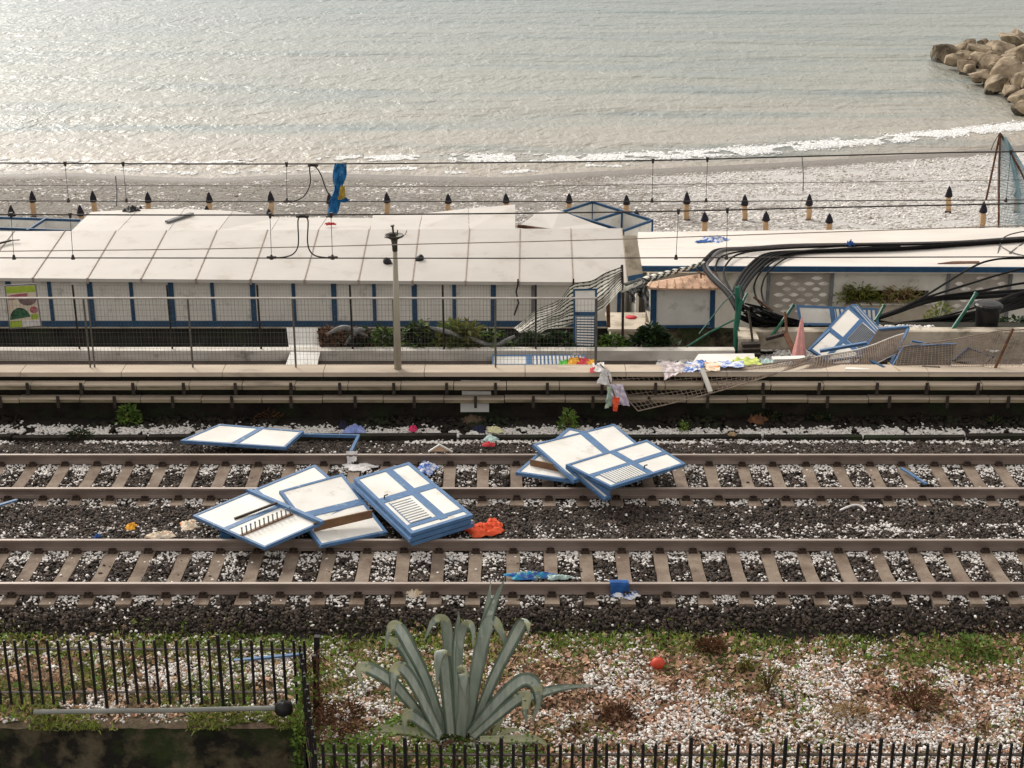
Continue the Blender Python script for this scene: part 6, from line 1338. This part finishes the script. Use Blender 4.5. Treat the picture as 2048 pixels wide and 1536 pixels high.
# ================================================================== PLANTS
def leaf_mass(mb, c, rx, ry, rz, n, L, W, droop=.2, seed=0, up=.5):
    rs = random.Random(seed); c = Vector(c)
    for _ in range(n):
        a = rs.uniform(0, 6.283); r = rs.random() ** .5; z = rs.random()
        k = (1 - .55 * z) * (1 + .35 * nz((math.cos(a) * 2 + seed, math.sin(a) * 2, z * 3)))
        p = c + Vector((math.cos(a) * r * rx * k, math.sin(a) * r * ry * k, z * rz * (1 - .3 * r)))
        d = Vector((math.cos(a) + rs.gauss(0, .6), math.sin(a) + rs.gauss(0, .6), rs.gauss(up, .6) - droop)); s = rs.uniform(.6, 1.25)
        mb.leaf(p, d, Vector((rs.gauss(0, .5), rs.gauss(0, .5), 1)), L * s, W * s)
def shrub(name, label, c, rx, ry, rz, n, L, W, mat, seed, group=None, cat='shrub', stems=5, up=.5, mat2=None):
    c = Vector(c); t = thing(name, label, cat, c, group)
    mb = MB(); leaf_mass(mb, c, rx, ry, rz, n, L, W, seed=seed, up=up); build("foliage", mb, M[mat], t)
    if mat2: mb = MB(); leaf_mass(mb, c + Vector((0, -.03, .02)), rx, ry, rz * 1.05, n // 3, L, W, seed=seed + 1, up=up); build("pale_foliage", mb, M[mat2], t)
    rs = random.Random(seed); mb = MB()
    for k in range(stems):
        a = rs.uniform(0, 6.28); e = c + Vector((math.cos(a) * rx * .6, math.sin(a) * ry * .6, rz * rs.uniform(.5, .95))); mb.tube([c + Vector((0, 0, -.04)), c * .5 + e * .5 + Vector((0, 0, .05 * rz)), e], [.012, .009, .004], 5)
    build("stem", mb, M['brleaf'], t)
GB = "plants growing at the wall foot"
shrub("wall_weed", "bright green leafy weed at the wall foot, left", PZ(258, 848, -.35), .27, .2, .44, 170, .13, .06, 'weed', 1, GB, 'weed')
shrub("wall_weed", "low dark weed on the kerb, left of the bright weed", PZ(160, 872, -.28), .32, .16, .14, 260, .06, .035, 'dkleaf', 2, GB, 'weed')
shrub("wall_weed", "bright green leafy weed at the wall foot behind the right pile", PZ(1137, 862, -.33), .22, .18, .5, 240, .1, .04, 'weed', 3, GB, 'weed')
shrub("wall_weed", "small green weed on the hail right of the right pile", PZ(1368, 862, -.33), .1, .1, .22, 70, .08, .035, 'weed', 4, GB, 'weed')
shrub("wall_weed", "dull green weed hanging at the wall below the fallen mesh", PZ(1535, 838, -.35), .35, .12, .2, 150, .08, .04, 'dkleaf', 5, GB, 'weed')
shrub("wall_weed", "small green tuft at the wall foot near the right edge", PZ(1990, 846, -.33), .2, .12, .14, 80, .08, .035, 'dkleaf', 6, GB, 'weed')
shrub("wall_weed", "dull weed patch at the wall foot, second from the right edge", PZ(1640, 840, -.35), .3, .12, .16, 110, .08, .04, 'dkleaf', 61, GB, 'weed')
shrub("wall_weed", "brown dry weed at the wall foot right of the white panel", PZ(540, 838, -.36), .35, .15, .18, 90, .12, .02, 'brleaf', 7, GB, 'weed')
GP = "plants in the bed behind the kerb wall"
def bedp(px, py, Y=35.8): return PY(px, py + 2, Y)
bed = [(663, 698, .38, .42, 200, .15, .09, 'brleaf', "withered brown plant right of the white plastic sheet", None), (720, 700, .34, .42, 200, .15, .1, 'dkleaf', "dark low plant with brown leaves left of the lamp post", 'brleaf'), (768, 700, .36, .44, 260, .13, .1, 'weed', "leafy green plant just left of the lamp post", 'dkleaf'), (838, 698, .45, .5, 330, .14, .1, 'dkleaf', "dark leafy plant just right of the lamp post", 'weed'),
       (905, 698, .38, .5, 210, .2, .08, 'yleaf', "tall green plant with long leaves right of the lamp post", 'weed'), (938, 699, .3, .5, 120, .26, .07, 'yleaf', "yellowing plant with broad pointed leaves", None), (985, 700, .42, .36, 260, .15, .09, 'dkleaf', "dark plant under the lower end of the striped awning", 'weed'), (1068, 698, .5, .3, 300, .14, .09, 'dkleaf', "dark leafy plant under the middle of the striped awning", None), (1120, 698, .45, .32, 260, .14, .09, 'dkleaf', "dark plant left of the narrow slatted door", None), (1225, 697, .4, .24, 200, .14, .06, 'weed', "grassy green plant at the foot of the awning pole", 'dkleaf'), (1300, 694, .5, .4, 330, .17, .1, 'dkleaf', "dark glossy plant under the kiosk hut", None)]
for i, (px, py, r, h, n, L, W, mt, lab, m2) in enumerate(bed):
    shrub("bed_plant", lab, bedp(px, py), r * 1.15, .35, h * 1.5, int(n * 1.5), L * 1.25, W * 1.15, mt, 20 + i, GP, 'plant', mat2=m2)
shrub("bed_plant", "single dead dark stalk with drooping leaves behind the rear fence", bedp(852, 660, 36.0) - Vector((0, 0, .05)), .07, .07, .42, 14, .14, .045, 'brleaf', 44, GP, 'plant', stems=2)
for i, (a, b, c) in enumerate((((655, 668), (690, 655), (735, 672)), ((690, 690), (715, 662), (730, 660)), ((860, 655), (895, 664), (925, 678)), ((930, 672), (985, 690), (1030, 672)))):
    mb = MB(); P = spline([PY(*a, 35.6), PY(*b, 35.55), PY(*c, 35.6)], 14); mb.tube(P, [.03 + .035 * math.sin(3.1 * k / 14) for k in range(15)], 7); tag(build("torn_strip", mb, M['c_grey']), ("grey torn strip in the brown plants, left of the lamp post", "second grey torn strip curling in the brown plants", "grey torn strip lying on the plants right of the lamp post", "torn grey strip trailing from the end of the awning")[i], "strip", "torn strips in the plant bed")
def grass_patch(n, xr, yr, zf, size, mat, name, lab, cond=None, flat=(1, 1, 1), tilt=.45):
    x = NR.uniform(*xr, n); y = NR.uniform(*yr, n)
    if cond is not None: k = cond(x, y); x, y = x[k], y[k]
    o = scatter(name, np.stack([x, y, zf(x, y)], 1), NR.uniform(size * .5, size * 1.3, len(x)), M[mat], BLADES, flat=flat, tilt=tilt); return tag(o, lab, "grass", kind="stuff")
grass_patch(3600, (-13, 5.2), (35.5, 36.2), lambda x, y: -1.08 - .75 * (y - 35.45), .15, 'dkleaf', "bed_grass", "green grass along the foot of the dark bed behind the kerb wall", lambda x, y: vnoise(x, y, 1.3, 71) > .42, (1.6, 1, 1))  # dark leaf colour stands in for the shade on this grass
shrub("planter_plant", "straggly green and yellow weeds growing in the wall opening", PY(1718, 604, 47.2), .9, .2, .6, 280, .2, .05, 'grass', 50, None, 'plant', mat2='yleaf')
shrub("planter_plant", "yellow dry weeds at the right of the wall opening", PY(1800, 604, 47.2), .9, .2, .5, 220, .26, .04, 'tan', 51, None, 'plant', mat2='grass')
shrub("terrace_plant", "dark green plant on the terrace right of the bin", PY(2028, 658, 37.2), .7, .3, .35, 260, .14, .07, 'dkleaf', 52, None, 'plant')
shrub("terrace_plant", "pale weed at the corner of the planter wall", PY(1880, 642, 45), .5, .3, .6, 130, .2, .06, 'grass', 53, None, 'plant')

# ---- iron fences in the foreground
def picket_fence(name, label, xs, Y, z0, z1, tall, rails, yfn=None, rad=.0205):
    yf = yfn or (lambda x: Y); t = thing(name, label, "iron fence", (xs[len(xs) // 2], yf(xs[len(xs) // 2]), z0), "black iron fences")
    for i, x in enumerate(xs):
        tl = i % tall[0] == tall[1]; mb = MB(); h = z1 + (.09 if tl else 0) + R.uniform(-.008, .008); r = rad * (1.25 if tl else 1.0)
        zb = z0 - (.08 if tl else 0); lean = R.uniform(-.012, .012)
        mb.tube([(x, yf(x), zb), (x + lean, yf(x), h - .05), (x + lean, yf(x), h)], [r, r, r * .8], 8)
        build("post" if tl else "picket", mb, M['black_iron'], t)
    for z in rails:
        mb = MB(); x0, x1 = xs[0] - .05, xs[-1] + .03; mb.hexa([(x0, yf(x0) - .022, z), (x1, yf(x1) - .022, z), (x1, yf(x1) + .022, z), (x0, yf(x0) + .022, z), (x0, yf(x0) - .022, z + .012), (x1, yf(x1) - .022, z + .012), (x1, yf(x1) + .022, z + .012), (x0, yf(x0) + .022, z + .012)])
        build("rail", mb, M['iron'], t)
    return t
YL = 18.5
zb1 = PY(300, 1408, YL).z; zt1_ = PY(300, 1280, YL).z
xs_l = [PY(612 - 21.35 * k, 1340, YL).x for k in range(46)][::-1]
picket_fence("iron_fence", "black iron picket fence on the old stone wall at left", xs_l, YL, zb1, zt1_, (11, 4), (PY(300, 1299, YL).z, PY(300, 1385, YL).z))
YRT = 16.1
zt2_ = PY(1300, 1487, YRT).z; xs_r = [PY(645 + 23.75 * k, 1500, YRT).x for k in range(84)]
picket_fence("iron_fence", "black iron picket fence along the bottom right of the picture", xs_r, YRT, -.42, zt2_, (8, 7), (PY(1300, 1510, YRT).z, -.2))
# the short return between the two fences, overgrown
ys_ = [16.2 + .155 * k for k in range(15)]
t = thing("iron_fence", "short overgrown return of the iron fence running away from the viewer", "iron fence", (LXf(17.3), 17.3, -.5), "black iron fences")
for y in ys_:
    mb = MB(); x = LXf(y) + .03; mb.tube([(x, y, -.6), (x + R.uniform(-.02, .02), y, .7 + R.uniform(-.03, .05))], .018, 7); build("picket", mb, M['black_iron'], t)
for z in (-.2, .55):
    mb = MB(); mb.bar((LXf(16.1) + .03, 16.1, z), (LXf(18.5) + .03, 18.5, z), .04, .014); build("rail", mb, M['iron'], t)
gp = thing("gate_post", "thick dark iron post where the two fences meet", "post", PY(632, 1420, 18.45))
mb = MB(); a = PY(630, 1420, 18.42); mb.bar(a + Vector((0, 0, -.2)), PY(634, 1272, 18.42), .075, .075); build("main_post", mb, M['black_iron'], gp)
mb = MB(); mb.bar(PY(640, 1430, 18.3), PY(628, 1310, 18.3), .06, .06); build("brace", mb, M['black_iron'], gp)
def vine(label, path, n, L, W, mat, spread, seed, Y):
    t = thing("climbing_vine", label, "vine", PY(*path[0], Y), "vines on the fence return"); rs = random.Random(seed); P = spline([PY(a, b, Y + rs.uniform(-.1, .1)) for a, b in path], 40)
    mb = MB(); mb.tube(P, .008, 5); build("stem", mb, M['brleaf'], t); mb = MB()
    for _ in range(n):
        p = P[rs.randrange(len(P))] + Vector((rs.gauss(0, spread), rs.gauss(0, spread), rs.gauss(0, spread))); mb.leaf(p, (rs.gauss(0, 1), rs.gauss(-.3, .8), rs.gauss(0, .8)), (rs.gauss(0, .6), -1, rs.gauss(.5, .5)), L * rs.uniform(.6, 1.3), W * rs.uniform(.6, 1.3))
    build("foliage", mb, M[mat], t)
vine("bright green vine hanging down the corner of the old wall", [(612, 1345), (606, 1400), (600, 1450), (604, 1490), (598, 1540)], 330, .075, .05, 'weed', .07, 1, 18.1)
vine("brown withered vine tangled on the fence return", [(640, 1425), (655, 1445), (690, 1462), (720, 1470)], 420, .09, .022, 'brleaf', .12, 2, 17.3)
vine("dark red-brown creeper around the thick post", [(636, 1300), (632, 1360), (640, 1420), (632, 1500)], 260, .08, .022, 'brleaf', .06, 3, 18.2)
vine("green creeper low on the fence return by the agave", [(640, 1500), (680, 1510), (730, 1500), (780, 1480)], 420, .07, .045, 'weed', .11, 4, 16.9)
vine("green tendrils climbing the right iron fence under the agave", [(820, 1500), (900, 1520), (1000, 1510), (1080, 1500)], 380, .06, .04, 'weed', .1, 5, 16.6)
vine("pale green tendril on the fence right of the agave", [(1420, 1500), (1440, 1520), (1452, 1536)], 70, .06, .04, 'grass', .05, 6, 16.2)
# pipe on the wall top
pp = thing("drain_pipe", "grey pipe lying along the old wall top with a black bundle at its end", "pipe", PY(320, 1424, 18.3))
mb = MB(); mb.tube([PY(68, 1424, 18.3), PY(320, 1421, 18.3), PY(556, 1416, 18.3)], .035, 10); build("tube", mb, M['pipe'], pp)
c = PY(568, 1417, 18.28); mb = MB(); mb.grid(lambda u, v: c + Vector((math.cos(6.283 * u) * math.sin(3.1416 * v) * .125, math.sin(6.283 * u) * math.sin(3.1416 * v) * .11, math.cos(3.1416 * v) * .12)) * (1 + .18 * nz((math.cos(6.283 * u) * 3, math.sin(6.283 * u) * 3, v * 7))), 24, 12); build("black_bundle", mb, M['black'], pp, True)

# ---- agave
ag = thing("agave_plant", "large grey-green agave with tall arching leaves in front of the iron fence", "agave", PY(920, 1468, 17.9))
def agave_leaf(pts, w, mat='agave', nrm=(0, -1, .4), fold=.5, pale=None):
    P = spline([PY(a, b, 17.9 + d) for a, b, d in pts], 30); n = len(P); nrm = Vector(nrm).normalized(); mb = MB(); mid = R.random() < .75; prev = None; o = 0; K = 8
    for i, p in enumerate(P):
        t = (P[min(i + 1, n - 1)] - P[max(i - 1, 0)]).normalized(); s = t.cross(nrm)
        if prev is not None:
            if s.length < .35: s = s + prev * .6
            if s.dot(prev) < 0: s = -s
            s = s.normalized() * .5 + prev * .5; s = (s - t * s.dot(t))
        s.normalize(); prev = s; nn = s.cross(t)
        u = i / (n - 1); wd = w * 1.05 * (.62 + .5 * u if u < .45 else (.845 + .12 * (u - .45)) if u < .55 else .86 * (1 - ((u - .55) / .45) ** 1.15)) ; wd = max(wd, .004); th = max(.022 * (1 - u), .004)
        if nn.dot(Vector((0, -1, .3))) < 0 and i < n * .4: nn = -nn
        for a, e in ((-1, .0), (-.55, -fold * .35), (0, -fold * .55), (.55, -fold * .35), (1, 0)): mb.v.append(p + s * wd / 2 * a + nn * wd / 2 * (e + fold * .4))
        for a, e in ((.55, -fold * .35), (0, -fold * .55), (-.55, -fold * .35)): mb.v.append(p + s * wd / 2 * a + nn * (wd / 2 * (e + fold * .4) - th))
    for i in range(n - 1):
        for j in range(K):
            a = i * K + j; b = i * K + (j + 1) % K; mb.f.append([a, b, b + K, a + K]); mb.m.append(1 if pale and pale[0] + R.uniform(-.04, .04) < i / n < pale[1] + R.uniform(-.04, .04) else ((2 if j in (1, 2) and i < n * (.45 + .3 * R.random()) and mid else (3 if j in (0, 3) and i < n * .8 and mid else 0)) if mat == 'agave' else 0))
    build("leaf", mb, [M[mat], M['agave_pale'], M['agave_mid'], M['agave_edge']], ag, True)
AL = [([(930, 1465, .05), (950, 1360, .15), (970, 1260, .25), (982, 1160, .3)], .22), ([(940, 1462, 0), (962, 1300, .1), (985, 1215, .15), (1011, 1154, .2)], .16), ([(945, 1462, 0), (985, 1360, 0), (1020, 1290, .0), (1046, 1243, .0), (1056, 1246, -.15), (1057, 1270, -.2)], .21), ([(930, 1465, -.05), (952, 1350, 0), (967, 1275, .05), (985, 1243, .1), (1004, 1268, .1), (1020, 1322, .05)], .2),
      ([(902, 1468, -.15), (894, 1380, -.2), (888, 1320, -.3), (882, 1302, -.42), (876, 1325, -.5), (874, 1385, -.45)], .23), ([(922, 1472, -.25), (928, 1400, -.3), (929, 1352, -.4), (928, 1344, -.5), (928, 1372, -.58), (930, 1400, -.55)], .22), ([(914, 1465, .1), (913, 1340, .15), (915, 1270, .2), (918, 1222, .2)], .16), ([(914, 1462, 0), (918, 1310, .0), (926, 1258, .0), (938, 1247, -.1), (946, 1262, -.15), (946, 1300, -.2)], .14),
      ([(890, 1468, -.05), (853, 1362, -.05), (822, 1298, -.05), (796, 1254, 0), (779, 1258, 0), (770, 1306, 0)], .2), ([(904, 1462, .1), (898, 1330, .2), (895, 1262, .2), (886, 1237, .15), (866, 1244, .1), (847, 1286, .1)], .18), ([(880, 1468, .05), (839, 1368, .1), (812, 1303, .15), (786, 1281, .15), (760, 1273, .15)], .2), ([(870, 1468, -.05), (812, 1395, -.1), (778, 1359, -.1), (734, 1335, -.1), (717, 1343, -.12), (732, 1388, -.15)], .2),
      ([(880, 1470, -.2), (830, 1370, -.25), (804, 1336, -.3), (790, 1342, -.4), (786, 1372, -.45), (785, 1412, -.4)], .2), ([(878, 1468, -.1), (842, 1390, -.1), (822, 1352, -.1), (808, 1340, -.1)], .18), ([(940, 1468, -.1), (993, 1405, -.1), (1040, 1362, -.1), (1068, 1366, -.12), (1077, 1404, -.15), (1062, 1447, -.15)], .23), ([(950, 1462, .1), (1020, 1412, .1), (1078, 1387, .1), (1133, 1374, .1), (1210, 1371, .1)], .15),
      ([(945, 1474, -.25), (993, 1432, -.3), (1030, 1402, -.3), (1052, 1391, -.32), (1050, 1424, -.35), (1056, 1450, -.35)], .19), ([(880, 1474, -.2), (842, 1444, -.25), (822, 1431, -.3), (810, 1436, -.35), (808, 1468, -.4)], .2), ([(885, 1475, -.1), (850, 1458, -.1), (845, 1440, -.1), (815, 1420, -.1)], .15), ([(960, 1462, .2), (985, 1430, .25), (1000, 1400, .3), (1015, 1385, .3)], .15)]
PALE = {2: (.72, .9), 3: (.6, .72), 4: (.42, .6), 5: (.42, .6), 7: (.45, .65), 8: (.58, .8), 9: (.5, .7), 10: (.6, .95), 11: (.55, .85), 12: (.4, .6), 14: (.62, .7), 16: (.45, .75), 17: (.45, .8)}
for k, (pts, wd) in enumerate(AL): agave_leaf(pts, wd, pale=PALE.get(k), nrm=(R.uniform(-.45, .45), -1, R.uniform(.2, .6)))
for pts, wd in (([(880, 1476, -.2), (820, 1462, -.25), (764, 1458, -.3), (718, 1474, -.35)], .14), ([(960, 1478, -.3), (1020, 1478, -.35), (1070, 1478, -.4), (1100, 1494, -.4)], .13), ([(985, 1474, 0), (1000, 1440, 0), (1000, 1420, 0)], .09), ([(990, 1476, -.1), (1020, 1460, -.1), (1042, 1462, -.1)], .08), ([(720, 1474, -.7), (705, 1505, -.8), (692, 1540, -.9)], .06)): agave_leaf(pts, wd, 'agave_pale')
shrub("low_weed", "green weeds crowded around the foot of the agave", PZ(900, 1478, -.45), .75, .3, .2, 700, .08, .04, 'weed', 70, None, 'weed')
shrub("low_weed", "green leafy weeds left of the agave", PZ(805, 1462, -.45), .4, .3, .2, 420, .07, .045, 'weed', 71, None, 'weed')

# ---- bank cover: dead leaves, straw, grass, hail
def bank(n, y0=15.7, y1=21.0):
    y = NR.uniform(y0, y1, n); x = NR.uniform(-1, 1, n) * (y * .37 + 2.4); k = ~((x < LXf(y) + .05) & (y < WF + .05)); return x[k], y[k]
def sc(name, n, dens, size, mat, protos, lab, cat, y0=15.7, y1=20.95, flat=(1, 1, 1), tilt=.5, zo=.01, zr=.02):
    x, y = bank(n, y0, y1); k = dens(x, y) > NR.uniform(0, 1, len(x)); x, y = x[k], y[k]
    o = scatter(name, np.stack([x, y, earth_z(x, y) + zo + NR.uniform(0, zr, len(x))], 1), NR.uniform(size * .5, size * 1.4, len(x)), M[mat], protos, flat=flat, tilt=tilt); return tag(o, lab, cat, kind="stuff")
def gz(x, y):      # green zones: along the ballast edge, right corner, around the agave, left part
    g = .95 * np.exp(-((y - 20.55) / .48) ** 2) * np.clip((vnoise(x, y, .55, 81) * .6 + vnoise(x, y, 2.2, 87) * .4 - .26) * 4, 0, 1)
    g = np.maximum(g, np.exp(-(((x - 6.6) / 1.7) ** 2 + ((y - 20.2) / .5) ** 2)))
    g = np.maximum(g, .75 * np.exp(-(((x + 1.9) / 1.5) ** 2 + ((y - 19.7) / .9) ** 2)))
    g = np.maximum(g, .8 * np.exp(-(((x + .8) / 1.1) ** 2 + ((y - 17.6) / .5) ** 2)))
    g = np.maximum(g, np.where(x < -2.6, .62, .2) * (vnoise(x, y, 1.1, 82) > .42))
    return np.clip(g, 0, 1)
sc("dead_leaves", 60000, lambda x, y: np.clip(.85 - .6 * gz(x, y), .08, 1) * np.interp(x, [-3, -1.5], [.45, 1]) * np.interp(y, [20.5, 20.9], [1, .1]), .042, 'litter', FLAKES, "reddish brown dead leaves covering the bank", "leaves", tilt=.6, zo=.015, zr=.05)
sc("dry_straw", 40000, lambda x, y: .35 + .45 * (vnoise(x, y, .8, 83) > .5) - .3 * (y > 20.6), .085, 'tan', BLADES, "pale dry straw and stalks on the bank", "straw", flat=(.6, 1.5, .45), tilt=1.0)
sc("bank_grass", 95000, lambda x, y: gz(x, y), .07, 'grass', BLADES, "green grass growing on the bank beside the ballast", "grass", flat=(1.5, 1, 1), tilt=.6)
sc("bank_weeds", 32000, lambda x, y: gz(x, y) ** 1.5, .04, 'weed', FLAKES, "small green leaves of weeds on the bank", "weeds", tilt=.8, zo=.03, zr=.05)
def hd(x, y):
    c = vnoise(x, y, 1.1, 84) * .5 + vnoise(x, y, 5, 85) * .5
    return np.clip((c - .4) * 3.2, 0, 1) * np.clip(1.05 - .75 * gz(x, y), .12, 1) * np.interp(y, [20.3, 20.9], [1, .12])
sc("hail_on_bank", 110000, hd, .019, 'hail', STONES, "white hail lying among the dead leaves of the bank", "hail", flat=(1.1, 1.1, .8), tilt=.2, zo=.025, zr=.04)
sc("tan_leaves", 16000, lambda x, y: np.clip(.7 - .5 * gz(x, y), .1, 1), .04, 'tan', FLAKES, "pale tan dead leaves mixed over the bank", "leaves", tilt=.6, zo=.015, zr=.05)
sc("dark_twigs", 5200, lambda x, y: .2 + .6 * (vnoise(x, y, .7, 86) > .55), .11, 'brleaf', BLADES, "dark brown twigs scattered over the bank", "twigs", flat=(.35, 1.6, .5), tilt=1.1, zo=.03)
for i, (px, py, lab, mt, r, h) in enumerate(((1830, 1425, "reddish brown dry bush at the right of the bank", 'brleaf', .42, .42), (1535, 1385, "thin olive weed standing in the middle of the bank", 'yleaf', .16, .42), (1490, 1345, "small olive weed right of the red ball", 'yleaf', .1, .2), (1700, 1440, "yellowish dry tuft left of the reddish bush", 'tan', .35, .22), (690, 1440, "brown dry tuft beside the thick post", 'brleaf', .4, .22), (1235, 1440, "dark dry tuft right of the agave", 'brleaf', .35, .16), (1420, 1300, "brown dry tuft above the red ball", 'brleaf', .25, .16), (1950, 1300, "lush green weed at the right end of the bank", 'weed', .5, .2))):
    shrub("dry_bush" if mt != 'weed' else "low_weed", lab, PZ(px, py, -.46), r, r * .8, h, 260 if r > .2 else 90, .13 if mt != 'weed' else .07, .014 if mt != 'weed' else .04, mt, 90 + i, None, 'bush', stems=14, up=1.0)
grass_patch(5200, (-13.5, LX), (18.1, 18.5), lambda x, y: y * 0 - .43, .08, 'grass', "wall_top_grass", "grass tufts along the top of the old stone wall", lambda x, y: vnoise(x, y, 1.5, 91) > .35, (1.5, 1, 1), .7)
